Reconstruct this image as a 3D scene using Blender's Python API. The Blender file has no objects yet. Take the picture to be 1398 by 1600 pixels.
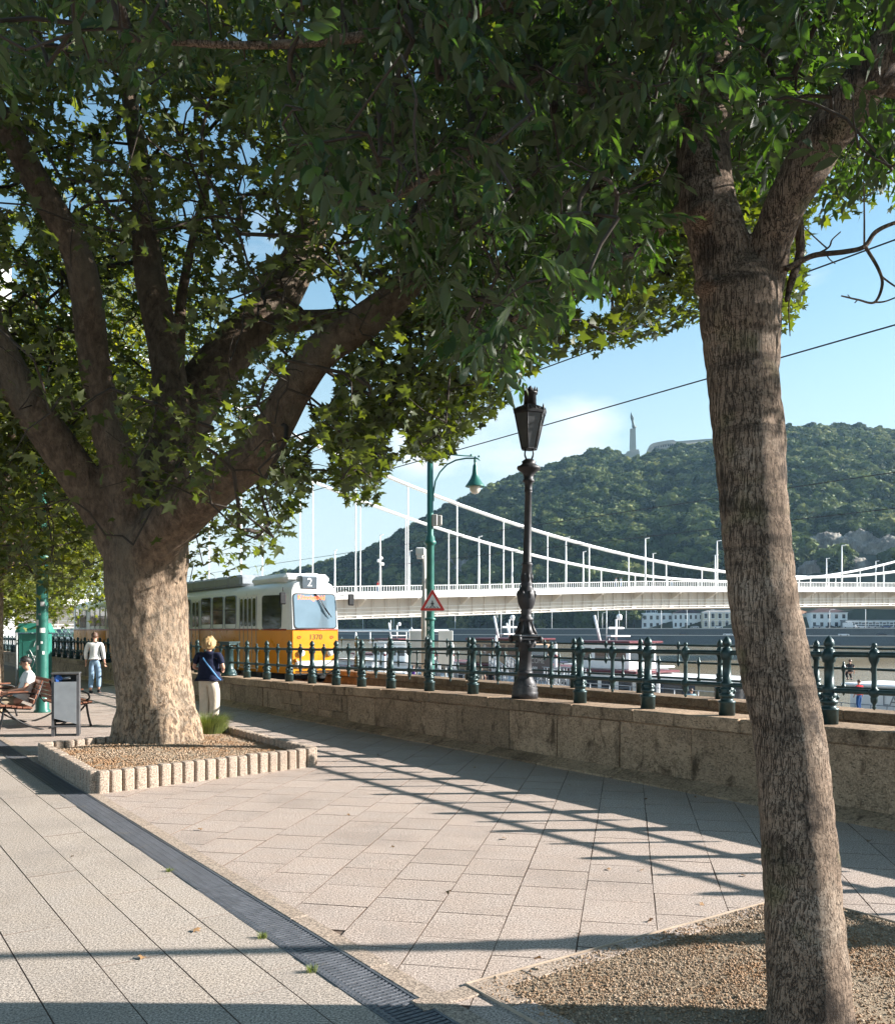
import bpy, math, random
import numpy as np
from mathutils import Vector, Matrix
random.seed(7)
rng = np.random.default_rng(7)
sc = bpy.context.scene
col = sc.collection
R = math.radians

# ------------------------------------------------------------------ camera, sky, sun, exposure
F, HX, HY, EYE = 1400.0, 699.0, 985.0, 1.75          # focal length and principal point in photo pixels, eye height
cam = bpy.data.cameras.new("camera")
cam_ob = bpy.data.objects.new("camera", cam)
col.objects.link(cam_ob)
cam_ob.location = (0, 0, EYE)
cam_ob.rotation_euler = (R(90), 0, 0)
cam.sensor_fit = 'HORIZONTAL'
cam.sensor_width = 36
cam.lens = 36 * F / 1398
cam.shift_y = (HY - 800) / 1398
cam.clip_start = 0.05
cam.clip_end = 6000
sc.camera = cam_ob

SUN_EL, SUN_AZ = R(23.5), R(3.5)                      # azimuth measured from +X towards +Y
to_sun = Vector((math.cos(SUN_EL) * math.cos(SUN_AZ), math.cos(SUN_EL) * math.sin(SUN_AZ), math.sin(SUN_EL)))
world = bpy.data.worlds.new("World")
sc.world = world
world.use_nodes = True
wt = world.node_tree
for n in list(wt.nodes):
    wt.nodes.remove(n)
def wn(t, **k):
    n = wt.nodes.new(t)
    for a, b in k.items():
        setattr(n, a, b)
    return n
w_out = wn('ShaderNodeOutputWorld'); w_bg = wn('ShaderNodeBackground')
w_sky = wn('ShaderNodeTexSky', sky_type='NISHITA')
w_sky.sun_disc = False
w_sky.sun_elevation = SUN_EL
w_sky.sun_rotation = R(90) - SUN_AZ
w_sky.altitude = 100
w_sky.air_density = 1.0
w_sky.dust_density = 0.4
w_sky.ozone_density = 3.0
SKY_STRENGTH = 0.076
w_bg.inputs['Strength'].default_value = SKY_STRENGTH
# clouds: thin patches over the sky
w_tc = wn('ShaderNodeTexCoord')
w_map = wn('ShaderNodeMapping'); w_map.inputs['Scale'].default_value = (1.0, 1.0, 2.2)
w_no = wn('ShaderNodeTexNoise'); w_no.inputs['Scale'].default_value = 3.1; w_no.inputs['Detail'].default_value = 6; w_no.inputs['Roughness'].default_value = 0.55
w_rp = wn('ShaderNodeMapRange'); w_rp.inputs['From Min'].default_value = 0.56; w_rp.inputs['From Max'].default_value = 0.86; w_rp.clamp = True
wt.links.new(w_tc.outputs['Generated'], w_map.inputs['Vector'])
wt.links.new(w_map.outputs['Vector'], w_no.inputs['Vector'])
def cloud_bank(d, rad):
    v = Vector(d).normalized()
    dt = wn('ShaderNodeVectorMath', operation='DISTANCE'); dt.inputs[1].default_value = v
    sc_ = wn('ShaderNodeMapRange'); sc_.inputs['From Min'].default_value = 0; sc_.inputs['From Max'].default_value = rad
    sc_.inputs['To Min'].default_value = 0.24; sc_.inputs['To Max'].default_value = 0.0; sc_.clamp = True
    st = wn('ShaderNodeVectorMath', operation='MULTIPLY'); st.inputs[1].default_value = (1, 1, 1)
    wt.links.new(w_tc.outputs['Generated'], st.inputs[0])
    wt.links.new(st.outputs[0], dt.inputs[0])
    wt.links.new(dt.outputs['Value'], sc_.inputs['Value'])
    return sc_.outputs['Result']
w_add = wn('ShaderNodeMath', operation='ADD')
wt.links.new(w_no.outputs['Fac'], w_add.inputs[0])
w_sum = wn('ShaderNodeMath', operation='MAXIMUM')
wt.links.new(cloud_bank((0.155, 1, 0.232), 0.072), w_sum.inputs[0])
wt.links.new(cloud_bank((-0.03, 1, 0.205), 0.05), w_sum.inputs[1])
wt.links.new(w_sum.outputs[0], w_add.inputs[1])
wt.links.new(w_add.outputs[0], w_rp.inputs['Value'])
w_mx = wn('ShaderNodeMixRGB')
w_mx.inputs['Color2'].default_value = (6.5, 6.4, 6.3, 1)
w_fac = wn('ShaderNodeMath', operation='MULTIPLY'); w_fac.inputs[1].default_value = 0.85
wt.links.new(w_rp.outputs['Result'], w_fac.inputs[0])
wt.links.new(w_fac.outputs[0], w_mx.inputs['Fac'])
w_tint = wn('ShaderNodeMixRGB', blend_type='MULTIPLY'); w_tint.inputs['Fac'].default_value = 1; w_tint.inputs['Color2'].default_value = (1.13, 1.22, 1.0, 1)
wt.links.new(w_sky.outputs['Color'], w_tint.inputs['Color1'])
# pale band of summer air towards the horizon
w_sep = wn('ShaderNodeSeparateXYZ'); wt.links.new(w_tc.outputs['Generated'], w_sep.inputs[0])
w_hr = wn('ShaderNodeMapRange', interpolation_type='SMOOTHSTEP'); w_hr.inputs['From Min'].default_value = 0.0; w_hr.inputs['From Max'].default_value = 0.42; w_hr.inputs['To Min'].default_value = 0.85; w_hr.inputs['To Max'].default_value = 0.0
wt.links.new(w_sep.outputs['Z'], w_hr.inputs['Value'])
w_hm = wn('ShaderNodeMixRGB'); w_hm.inputs['Color2'].default_value = (3.35, 3.72, 3.75, 1)
wt.links.new(w_hr.outputs['Result'], w_hm.inputs['Fac'])
wt.links.new(w_tint.outputs['Color'], w_hm.inputs['Color1'])
wt.links.new(w_hm.outputs['Color'], w_mx.inputs['Color1'])
wt.links.new(w_mx.outputs['Color'], w_bg.inputs['Color'])
wt.links.new(w_bg.outputs['Background'], w_out.inputs['Surface'])

sun = bpy.data.lights.new("sun", 'SUN')
sun.energy = 4.9
sun.angle = R(0.53)
sun.color = (1.0, 0.945, 0.885)
sun_ob = bpy.data.objects.new("sun", sun)
col.objects.link(sun_ob)
sun_ob.rotation_euler = to_sun.to_track_quat('Z', 'Y').to_euler()
sun_ob.location = (30, 5, 40)

sc.view_settings.view_transform = 'Standard'
sc.view_settings.look = 'None'
sc.view_settings.gamma = 1
sc.view_settings.use_curve_mapping = False
sc.view_settings.exposure = 1.62
sc.render.engine = 'CYCLES'
sc.cycles.use_denoising = True
try:
    sc.cycles.denoiser = 'OPENIMAGEDENOISE'
    sc.cycles.denoising_prefilter = 'ACCURATE'
except Exception:
    pass
sc.cycles.max_bounces = 7
sc.cycles.diffuse_bounces = 3
sc.cycles.glossy_bounces = 3
sc.cycles.transmission_bounces = 5
sc.cycles.transparent_max_bounces = 8
sc.cycles.volume_bounces = 0
sc.cycles.sample_clamp_indirect = 6

# ------------------------------------------------------------------ frames of reference
P0 = Vector((3.89, 7.78, 0)); TD = Vector((-.572, .82, 0)).normalized(); SD = Vector((.82, .572, 0)).normalized()
WALL_ROT = math.atan2(-TD.y, -TD.x)
def W(t, s, z=0.0):                      # t metres along the quay wall (away), s metres towards the river
    return P0 + TD * t + SD * s + Vector((0, 0, z))
def to_ts(p):
    d = Vector((p[0], p[1], 0)) - P0
    return d.dot(TD), d.dot(SD)
def G(px, py, z=0.0):
    Y = (EYE - z) * F / (py - HY)
    return Vector(((px - HX) / F * Y, Y, z))
def at(px, py, Y):
    return Vector(((px - HX) / F * Y, Y, EYE + (HY - py) / F * Y))
def proj(x, y, z):
    return HX + F * x / y, HY - F * (z - EYE) / y

# ------------------------------------------------------------------ materials
MATS = {}
class NT:
    def __init__(s, name):
        s.m = bpy.data.materials.new(name); s.m.use_nodes = True
        s.t = s.m.node_tree
        for n in list(s.t.nodes): s.t.nodes.remove(n)
        s.out = s.t.nodes.new('ShaderNodeOutputMaterial')
    def n(s, t, ins=None, **k):
        nd = s.t.nodes.new(t)
        for a, b in k.items(): setattr(nd, a, b)
        if ins:
            for a, b in ins.items():
                if isinstance(b, bpy.types.NodeSocket): s.t.links.new(b, nd.inputs[a])
                else: nd.inputs[a].default_value = b
        return nd
    def coord(s, scale=(1, 1, 1), rnd=True, kind='Object'):
        tc = s.n('ShaderNodeTexCoord')
        v = tc.outputs[kind]
        if rnd:
            oi = s.n('ShaderNodeObjectInfo')
            ml = s.n('ShaderNodeMath', {0: oi.outputs['Random'], 1: 37.0}, operation='MULTIPLY')
            v = s.n('ShaderNodeVectorMath', {0: v, 1: ml.outputs[0]}, operation='ADD').outputs[0]
        return s.n('ShaderNodeMapping', {'Vector': v, 'Scale': scale}).outputs[0]
    def noise(s, v, scale, detail=4, rough=.55, dist=0):
        return s.n('ShaderNodeTexNoise', {'Vector': v, 'Scale': scale, 'Detail': detail, 'Roughness': rough, 'Distortion': dist}).outputs['Fac']
    def ramp(s, f, stops):
        nd = s.n('ShaderNodeValToRGB', {'Fac': f})
        e = nd.color_ramp.elements
        while len(e) > 1: e.remove(e[-1])
        e[0].position = stops[0][0]; e[0].color = (*stops[0][1], 1)
        for p, c in stops[1:]:
            x = e.new(p); x.color = (*c, 1)
        return nd.outputs['Color']
    def mix(s, f, a, b, mode='MIX'):
        return s.n('ShaderNodeMixRGB', {'Fac': f, 'Color1': a if isinstance(a, bpy.types.NodeSocket) else (*a, 1), 'Color2': b if isinstance(b, bpy.types.NodeSocket) else (*b, 1)}, blend_type=mode).outputs['Color']
    def mr(s, v, a, b, c=0., d=1.):
        return s.n('ShaderNodeMapRange', {'Value': v, 'From Min': a, 'From Max': b, 'To Min': c, 'To Max': d}).outputs['Result']
    def math(s, op, a, b=0.):
        return s.n('ShaderNodeMath', {0: a, 1: b}, operation=op).outputs[0]
    def bump(s, h, strength, dist):
        return s.n('ShaderNodeBump', {'Height': h, 'Strength': strength, 'Distance': dist}).outputs['Normal']
    def surf(s, colr, rough=.7, normal=None, metal=0., spec=.5, **extra):
        p = s.n('ShaderNodeBsdfPrincipled')
        for k, v in {'Base Color': colr, 'Roughness': rough, 'Metallic': metal, 'Specular IOR Level': spec, **extra}.items():
            if isinstance(v, bpy.types.NodeSocket): s.t.links.new(v, p.inputs[k])
            elif isinstance(v, tuple): p.inputs[k].default_value = (*v, 1)
            else: p.inputs[k].default_value = v
        if normal is not None: s.t.links.new(normal, p.inputs['Normal'])
        s.t.links.new(p.outputs[0], s.out.inputs['Surface'])
        return p

def pm(name, c, rough=.6, metal=0., var=.18, nscale=6., bump=0., bscale=40., bdist=.004, spec=.5, objvar=0.0, dirt=None, **ex):
    """simple painted / plain surface with grain, wear and a little relief"""
    if name in MATS: return MATS[name]
    k = NT(name)
    v = k.coord()
    f = k.noise(v, nscale, 5, .6)
    lo = tuple(max(0, x * (1 - var)) for x in c); hi = tuple(min(1, x * (1 + var)) for x in c)
    cc = k.ramp(f, [(.3, lo), (.7, hi)])
    if objvar:
        oi = k.n('ShaderNodeObjectInfo')
        g = k.mr(oi.outputs['Random'], 0, 1, 1 - objvar, 1 + objvar)
        cc = k.mix(1., cc, k.n('ShaderNodeCombineXYZ', {0: g, 1: g, 2: g}).outputs[0], 'MULTIPLY')
    if dirt:
        d = k.noise(v, dirt[1], 6, .7)
        cc = k.mix(k.mr(d, dirt[2], dirt[2] + .15), cc, dirt[0])
    nm = None
    if bump:
        nm = k.bump(k.noise(v, bscale, 4, .65), bump, bdist)
    rr = k.mr(f, .3, .7, max(.02, rough - .08), min(1, rough + .08))
    k.surf(cc, rr, nm, metal, spec, **ex)
    MATS[name] = k.m
    return k.m

def m_paving(name, c, warm, scale=1.0):
    k = NT(name)
    v = k.coord(rnd=False, kind='Object')
    geo = k.n('ShaderNodeNewGeometry')
    wv = geo.outputs['Position']
    oi = k.n('ShaderNodeObjectInfo')
    isl = geo.outputs['Random Per Island']
    n1 = k.noise(wv, 88, 3, .85); n2 = k.noise(wv, 3.0, 5, .6); n3 = k.noise(wv, 38, 3, .6)
    base = k.ramp(n1, [(.38, tuple(x * .32 for x in c)), (.5, c), (.61, tuple(min(1, x * 1.75) for x in c))])
    base = k.mix(k.mr(n2, .35, .7, 0, .55), base, warm, 'MULTIPLY')
    stain = k.noise(wv, .9, 6, .62)
    base = k.mix(k.mr(stain, .5, .68, 0, .35), base, tuple(x * .55 for x in c))
    spots = k.n('ShaderNodeTexVoronoi', {'Vector': wv, 'Scale': 5.0}, feature='F1').outputs['Distance']
    base = k.mix(k.mr(spots, .045, .06, .5, 0), base, tuple(x * .35 for x in c))
    g = k.mr(oi.outputs['Random'], 0, 1, .95, 1.05)
    base = k.mix(1., base, k.n('ShaderNodeCombineXYZ', {0: g, 1: g, 2: g}).outputs[0], 'MULTIPLY')
    g2 = k.mr(isl, 0, 1, .96, 1.04)
    base = k.mix(1., base, k.n('ShaderNodeCombineXYZ', {0: g2, 1: g2, 2: g2}).outputs[0], 'MULTIPLY')
    h = k.math('ADD', k.math('MULTIPLY', n1, .6), k.math('MULTIPLY', n3, .5))
    k.surf(base, .85, k.bump(h, .8, .006), spec=.3)
    MATS[name] = k.m
    return k.m

def m_stone(name, c, dark, pit=True, warm=(1, .93, .82)):
    k = NT(name)
    v = k.coord()
    a = k.noise(v, 2.2, 6, .65, .4); b = k.noise(v, 26, 5, .7); d = k.noise(k.coord((2.4, 2.4, 1.3)), 1.7, 8, .72, .8); e_ = k.noise(k.coord((1, 1, 1.6)), 3.1, 7, .7, .3)
    cc = k.ramp(a, [(.28, tuple(x * .6 for x in c)), (.5, c), (.72, tuple(min(1, x * 1.3) for x in c))])
    sp = k.noise(v, 55, 3, .8); cc = k.mix(k.mr(sp, .52, .62, 0, .55), cc, tuple(min(1, x * 1.7) for x in c)); cc = k.mix(k.mr(sp, .46, .38, 0, .6), cc, tuple(x * .3 for x in c))
    cc = k.mix(k.mr(b, .48, .62, 0, .6), cc, tuple(x * .42 for x in c))
    cc = k.mix(k.mr(e_, .52, .66, 0, .6), cc, tuple(min(1, x * 1.5) for x in c))
    cc = k.mix(k.mr(d, .54, .66, 0, .8), cc, dark)
    oi = k.n('ShaderNodeObjectInfo')
    g = k.mr(oi.outputs['Random'], 0, 1, .78, 1.2)
    cc = k.mix(1., cc, k.n('ShaderNodeCombineXYZ', {0: g, 1: g, 2: k.math('MULTIPLY', g, .97)}).outputs[0], 'MULTIPLY')
    cc = k.mix(.6, cc, warm, 'MULTIPLY')
    vo = k.n('ShaderNodeTexVoronoi', {'Vector': k.coord((9, 9, 26)), 'Scale': 1.6}, feature='F1').outputs['Distance']
    pits = k.mr(vo, .1, .26)
    cc = k.mix(k.mr(pits, 0, 1, .75, 0), cc, tuple(x * .3 for x in c))
    h = k.math('ADD', k.math('MULTIPLY', pits, .7), k.math('MULTIPLY', b, .8))
    k.surf(cc, .9, k.bump(h, .8, .012), spec=.25)
    MATS[name] = k.m
    return k.m

def m_bark_plane():
    k = NT('plane_bark')
    v = k.coord((1, 1, .55), rnd=False)
    vf = k.coord((1, 1, .8), rnd=False)
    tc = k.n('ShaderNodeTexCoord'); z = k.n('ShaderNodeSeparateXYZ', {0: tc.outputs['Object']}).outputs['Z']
    low = k.mr(z, 1.4, 3.2, 1, 0)                       # flaking trunk low, smoother limbs above, darkened partly with painted crown shade
    a = k.noise(v, 10, 7, .72, .3); b = k.noise(vf, 34, 5, .68, .3); c = k.noise(v, 1.3, 3, .5)
    cream = (.43, .315, .215); tan = (.30, .205, .135); br = (.125, .088, .06); gr = (.26, .215, .165)
    lowc = k.ramp(a, [(.38, cream), (.46, (.38, .27, .18)), (.485, tan), (.555, gr), (.585, br), (.66, (.09, .065, .045))])
    wob = k.n('ShaderNodeTexNoise', {'Vector': v, 'Scale': 16.0, 'Detail': 5, 'Roughness': .7}).outputs['Color']
    vd = k.n('ShaderNodeMixRGB', {'Fac': .16, 'Color1': v, 'Color2': wob}).outputs['Color']
    vo = k.n('ShaderNodeTexVoronoi', {'Vector': vd, 'Scale': 11.0}, feature='F1')
    cell = k.n('ShaderNodeSeparateXYZ', {0: vo.outputs['Color']}).outputs['X']
    plate = k.ramp(cell, [(0, cream), (.38, (.40, .29, .195)), (.55, tan), (.78, (.24, .19, .135))])
    lowc = k.mix(k.mr(k.noise(v, 4, 4, .6), .42, .6, 0, .45), lowc, plate)
    edge = vo.outputs['Distance']
    fl = k.noise(k.coord((1, 1, .42), rnd=False), 22, 6, .66, .3)
    lowc = k.mix(k.mr(fl, .525, .57, 0, .9), lowc, (.105, .07, .045))
    lowc = k.mix(k.mr(b, .57, .66, 0, .75), lowc, br)
    lowc = k.mix(k.mr(c, .45, .65, 0, .35), lowc, (.30, .24, .18))
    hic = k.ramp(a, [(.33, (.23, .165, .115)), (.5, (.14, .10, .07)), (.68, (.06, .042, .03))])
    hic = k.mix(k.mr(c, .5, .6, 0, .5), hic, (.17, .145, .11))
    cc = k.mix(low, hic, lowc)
    h = k.math('ADD', k.math('ADD', k.math('MULTIPLY', k.mr(a, .4, .62, 0, 1), .5), k.math('MULTIPLY', b, .8)), k.math('MULTIPLY', k.mr(fl, .5, .6, 1, 0), .5))
    k.surf(cc, .88, k.bump(h, .85, .02), spec=.25)
    MATS['plane_bark'] = k.m
    return k.m

def m_bark_ash(name='ash_bark', sc_=1.0, c0=(.275, .20, .145), c1=(.03, .022, .017)):
    k = NT(name)
    v = k.coord((1, 1, .10), rnd=False)
    vv = k.coord((1, 1, 1), rnd=False)
    r1 = k.math('ABSOLUTE', k.math('SUBTRACT', k.noise(v, 64 * sc_, 4, .62, .4), .5))
    r2 = k.math('ABSOLUTE', k.math('SUBTRACT', k.noise(k.coord((.6, .6, 1.5), rnd=False), 26 * sc_, 4, .65, .6), .5))
    crack = k.math('MINIMUM', k.mr(r1, .0, .036), k.mr(r2, .0, .009, .45, 1))
    fine = k.noise(vv, 70, 5, .7); big = k.noise(vv, 2.4, 5, .65); mos = k.noise(k.coord((1, 1, .8), rnd=False), 4.2, 4, .6)
    cc = k.ramp(big, [(.3, tuple(x * .62 for x in c0)), (.55, c0), (.75, (.40, .33, .26))])
    cc = k.mix(k.mr(fine, .4, .7, 0, .5), cc, tuple(x * .5 for x in c0))
    cc = k.mix(k.mr(crack, 0, 1, .8, 0), cc, c1)
    cc = k.mix(k.mr(mos, .55, .66, 0, .85), cc, (.04, .03, .024))
    cc = k.mix(k.mr(k.noise(vv, 3.1, 3, .5), .6, .72, 0, .5), cc, (.12, .125, .05))
    band = k.noise(k.coord((.5, .5, 5.5), rnd=False), 1.5, 4, .65, .3)
    cc = k.mix(k.mr(band, .56, .66, 0, .6), cc, (.045, .034, .026))
    h = k.math('ADD', crack, k.math('MULTIPLY', fine, .5))
    k.surf(cc, .92, k.bump(h, 1.0, .016), spec=.2)
    MATS[name] = k.m
    return k.m

def m_leaf(name, c, c2, tr, gloss=.45):
    k = NT(name)
    geo = k.n('ShaderNodeNewGeometry'); oi = k.n('ShaderNodeObjectInfo')
    r = k.math('FRACT', k.math('ADD', geo.outputs['Random Per Island'], oi.outputs['Random']))
    cc = k.ramp(r, [(0, tuple(x * .7 for x in c)), (.45, c), (.85, c2), (1, tuple(x * 1.15 for x in c2))])
    n = k.noise(geo.outputs['Position'], .7, 3, .5)
    cc = k.mix(k.mr(n, .4, .65, 0, .4), cc, tuple(x * .75 for x in c))
    back = k.mix(.35, cc, (.16, .19, .12))
    cc2 = k.mix(geo.outputs['Backfacing'], cc, back)
    p = k.n('ShaderNodeBsdfPrincipled', {'Base Color': cc2, 'Roughness': gloss, 'Specular IOR Level': .5})
    tcol = k.mix(1., cc, tr, 'MULTIPLY')
    t = k.n('ShaderNodeBsdfTranslucent', {'Color': tcol})
    ms = k.n('ShaderNodeMixShader', {0: .42, 1: p.outputs[0], 2: t.outputs[0]})
    k.t.links.new(ms.outputs[0], k.out.inputs['Surface'])
    MATS[name] = k.m
    return k.m

# ------------------------------------------------------------------ mesh helpers
def tag(o, label=None, cat=None, group=None, kind=None):
    if label: o['label'] = label
    if cat: o['category'] = cat
    if group: o['group'] = group
    if kind: o['kind'] = kind
    return o
def empty(name, loc=(0, 0, 0), rotz=0.0, parent=None):
    o = bpy.data.objects.new(name, None)
    o.empty_display_size = .2
    o.location = loc; o.rotation_euler = (0, 0, rotz)
    col.objects.link(o)
    if parent is not None: o.parent = parent
    return o
def thing(name, label, cat, loc=(0, 0, 0), rotz=0.0, group=None, kind=None):
    return tag(empty(name, loc, rotz), label, cat, group, kind)
def link(name, me, parent=None, loc=(0, 0, 0), rot=(0, 0, 0), scale=(1, 1, 1)):
    o = bpy.data.objects.new(name, me)
    col.objects.link(o)
    if parent is not None: o.parent = parent
    o.location = loc; o.rotation_euler = rot; o.scale = scale
    return o
def copy_tree(o, parent=None):
    c = o.copy(); col.objects.link(c); c.parent = parent
    for ch in list(o.children): copy_tree(ch, c)
    return c

class MB:
    def __init__(s): s.v = []; s.f = []; s.mi = []; s.sm = []
    def add(s, vs, fs, mi=0, smooth=False, M=None):
        b = len(s.v)
        if M is not None: vs = [M @ Vector(p) for p in vs]
        s.v += [tuple(p) for p in vs]
        for f in fs:
            s.f.append(tuple(i + b for i in f)); s.mi.append(mi); s.sm.append(smooth)
        return s
    def box(s, c, d, rz=0., mi=0, M=None, bev=0., taper=1.0):
        x, y, z = d[0] / 2, d[1] / 2, d[2] / 2
        if bev <= 0:
            vs = [(sx * x * (taper if sz > 0 else 1), sy * y * (taper if sz > 0 else 1), sz * z) for sz in (-1, 1) for sx, sy in ((-1, -1), (1, -1), (1, 1), (-1, 1))]
            fs = [(3, 2, 1, 0), (4, 5, 6, 7), (0, 1, 5, 4), (1, 2, 6, 5), (2, 3, 7, 6), (3, 0, 4, 7)]
        else:
            b = min(bev, x * .9, y * .9, z * .9)
            vs = []
            for sz in (-1, 1):
                for sx, sy in ((-1, -1), (1, -1), (1, 1), (-1, 1)):
                    vs += [(sx * (x - b), sy * (y - b), sz * z), (sx * x, sy * (y - b), sz * (z - b)), (sx * (x - b), sy * y, sz * (z - b))]
            def i(q, k_, w): return (q * 4 + k_) * 3 + w
            fs = [(i(0, 3, 0), i(0, 2, 0), i(0, 1, 0), i(0, 0, 0)), (i(1, 0, 0), i(1, 1, 0), i(1, 2, 0), i(1, 3, 0))]
            for k_ in range(4):
                n = (k_ + 1) % 4
                w = 2 if k_ % 2 == 0 else 1; u = 1 if k_ % 2 == 0 else 2
                fs.append((i(0, k_, w), i(0, n, w), i(1, n, w), i(1, k_, w)))
                fs.append((i(0, k_, 0), i(0, n, 0), i(0, n, w), i(0, k_, w)))
                fs.append((i(1, n, 0), i(1, k_, 0), i(1, k_, w), i(1, n, w)))
                a, b2 = (i(0, k_, 2), i(0, k_, 1)) if k_ % 2 == 0 else (i(0, k_, 1), i(0, k_, 2))
                c2, d2 = (i(1, k_, 1), i(1, k_, 2)) if k_ % 2 == 0 else (i(1, k_, 2), i(1, k_, 1))
                fs.append((b2, a, d2, c2))
                fs.append((i(0, k_, 0), i(0, k_, 1), i(0, k_, 2)) if k_ % 2 else (i(0, k_, 0), i(0, k_, 2), i(0, k_, 1)))
                fs.append((i(1, k_, 0), i(1, k_, 1), i(1, k_, 2)))
        T = Matrix.Translation(Vector(c)) @ Matrix.Rotation(rz, 4, 'Z')
        if M is not None: T = M @ T
        return s.add(vs, fs, mi, False, T)
    def tube(s, pts, rad, n=8, mi=0, smooth=True, caps=True, M=None):
        pts = [Vector(p) for p in pts]
        if not hasattr(rad, '__len__'): rad = [rad] * len(pts)
        vs = []; fs = []
        up = None
        for i, p in enumerate(pts):
            d = (pts[min(i + 1, len(pts) - 1)] - pts[max(i - 1, 0)])
            if d.length < 1e-9: d = Vector((0, 0, 1))
            d.normalize()
            if up is None:
                up = Vector((1, 0, 0)) if abs(d.x) < .8 else Vector((0, 1, 0))
            a = (up - d * up.dot(d))
            if a.length < 1e-6: a = d.orthogonal()
            a.normalize(); b = d.cross(a); up = a
            for j in range(n):
                th = 2 * math.pi * j / n
                vs.append(p + (a * math.cos(th) + b * math.sin(th)) * rad[i])
        for i in range(len(pts) - 1):
            for j in range(n):
                k = (j + 1) % n
                fs.append((i * n + j, i * n + k, (i + 1) * n + k, (i + 1) * n + j))
        if caps:
            fs.append(tuple(range(n - 1, -1, -1))); fs.append(tuple((len(pts) - 1) * n + j for j in range(n)))
        return s.add(vs, fs, mi, smooth, M)
    def lathe(s, prof, n=16, mi=0, smooth=True, c=(0, 0, 0), M=None, flute=0, fd=0.0, fr=None):
        vs = []; fs = []
        for (z, r) in prof:
            for j in range(n):
                th = 2 * math.pi * j / n
                rr = r
                if flute and fr and fr[0] <= z <= fr[1]: rr = r * (1 - fd * (j % 2))
                vs.append((c[0] + rr * math.cos(th), c[1] + rr * math.sin(th), c[2] + z))
        for i in range(len(prof) - 1):
            for j in range(n):
                k = (j + 1) % n
                fs.append((i * n + j, i * n + k, (i + 1) * n + k, (i + 1) * n + j))
        if prof[0][1] > 1e-5: fs.append(tuple(range(n - 1, -1, -1)))
        if prof[-1][1] > 1e-5: fs.append(tuple((len(prof) - 1) * n + j for j in range(n)))
        return s.add(vs, fs, mi, smooth, M)
    def prism(s, poly, z0, z1, mi=0, M=None):
        n = len(poly)
        vs = [(p[0], p[1], z0) for p in poly] + [(p[0], p[1], z1) for p in poly]
        fs = [tuple(range(n - 1, -1, -1)), tuple(range(n, 2 * n))] + [(i, (i + 1) % n, n + (i + 1) % n, n + i) for i in range(n)]
        return s.add(vs, fs, mi, False, M)
    def mesh(s, name, mats):
        me = bpy.data.meshes.new(name)
        me.from_pydata(s.v, [], s.f)
        if not isinstance(mats, (list, tuple)): mats = [mats]
        for m in mats: me.materials.append(m)
        if len(mats) > 1: me.polygons.foreach_set('material_index', s.mi)
        me.polygons.foreach_set('use_smooth', s.sm)
        me.update()
        return me
    def build(s, name, mats, parent=None, loc=(0, 0, 0), rot=(0, 0, 0)):
        return link(name, s.mesh(name, mats), parent, loc, rot)

def np_mesh(name, V, Fc, mat, smooth=False):
    """V (n,3) array, Fc (m,k) array of equal-size faces"""
    me = bpy.data.meshes.new(name)
    V = np.asarray(V, np.float32); Fc = np.asarray(Fc, np.int32)
    m, k = Fc.shape
    me.vertices.add(len(V)); me.vertices.foreach_set('co', V.ravel())
    me.loops.add(m * k); me.loops.foreach_set('vertex_index', Fc.ravel())
    me.polygons.add(m)
    me.polygons.foreach_set('loop_start', np.arange(0, m * k, k, dtype=np.int32))
    if smooth: me.polygons.foreach_set('use_smooth', np.ones(m, bool))
    me.materials.append(mat)
    me.update(calc_edges=True)
    return me

def vnoise(P, seed=0):
    """smooth pseudo noise, P (n,3) -> (n,)"""
    r = np.random.default_rng(seed)
    o = np.zeros(len(P))
    for i in range(7):
        d = r.normal(size=3); d /= np.linalg.norm(d)
        o += np.sin(P @ d * (1.0 + .55 * i) + r.uniform(0, 6.28) + 1.3 * np.sin(P @ r.normal(size=3) * .8)) / (1 + .35 * i)
    return o / 3.0
def rot_mats(n, r, tilt):
    """random rotations: yaw free, tilt limited (radians sigma)"""
    yaw = r.uniform(0, 2 * np.pi, n); a = r.normal(0, tilt, n); b = r.normal(0, tilt, n)
    cy, sy = np.cos(yaw), np.sin(yaw)
    Z = np.zeros((n, 3, 3)); Z[:, 0, 0] = cy; Z[:, 0, 1] = -sy; Z[:, 1, 0] = sy; Z[:, 1, 1] = cy; Z[:, 2, 2] = 1
    X = np.zeros((n, 3, 3)); X[:, 0, 0] = 1; X[:, 1, 1] = np.cos(a); X[:, 1, 2] = -np.sin(a); X[:, 2, 1] = np.sin(a); X[:, 2, 2] = np.cos(a)
    Yr = np.zeros((n, 3, 3)); Yr[:, 1, 1] = 1; Yr[:, 0, 0] = np.cos(b); Yr[:, 0, 2] = np.sin(b); Yr[:, 2, 0] = -np.sin(b); Yr[:, 2, 2] = np.cos(b)
    return X @ Yr @ Z
def scatter(V0, F0, Pos, Rm, Sc):
    """instances of a small mesh joined to arrays"""
    n = len(Pos); nv = len(V0)
    V = np.einsum('nij,vj->nvi', Rm, V0) * Sc[:, None, None] + Pos[:, None, :]
    Fc = (F0[None] + (np.arange(n) * nv)[:, None, None]).reshape(-1, F0.shape[1])
    return V.reshape(-1, 3), Fc
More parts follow.
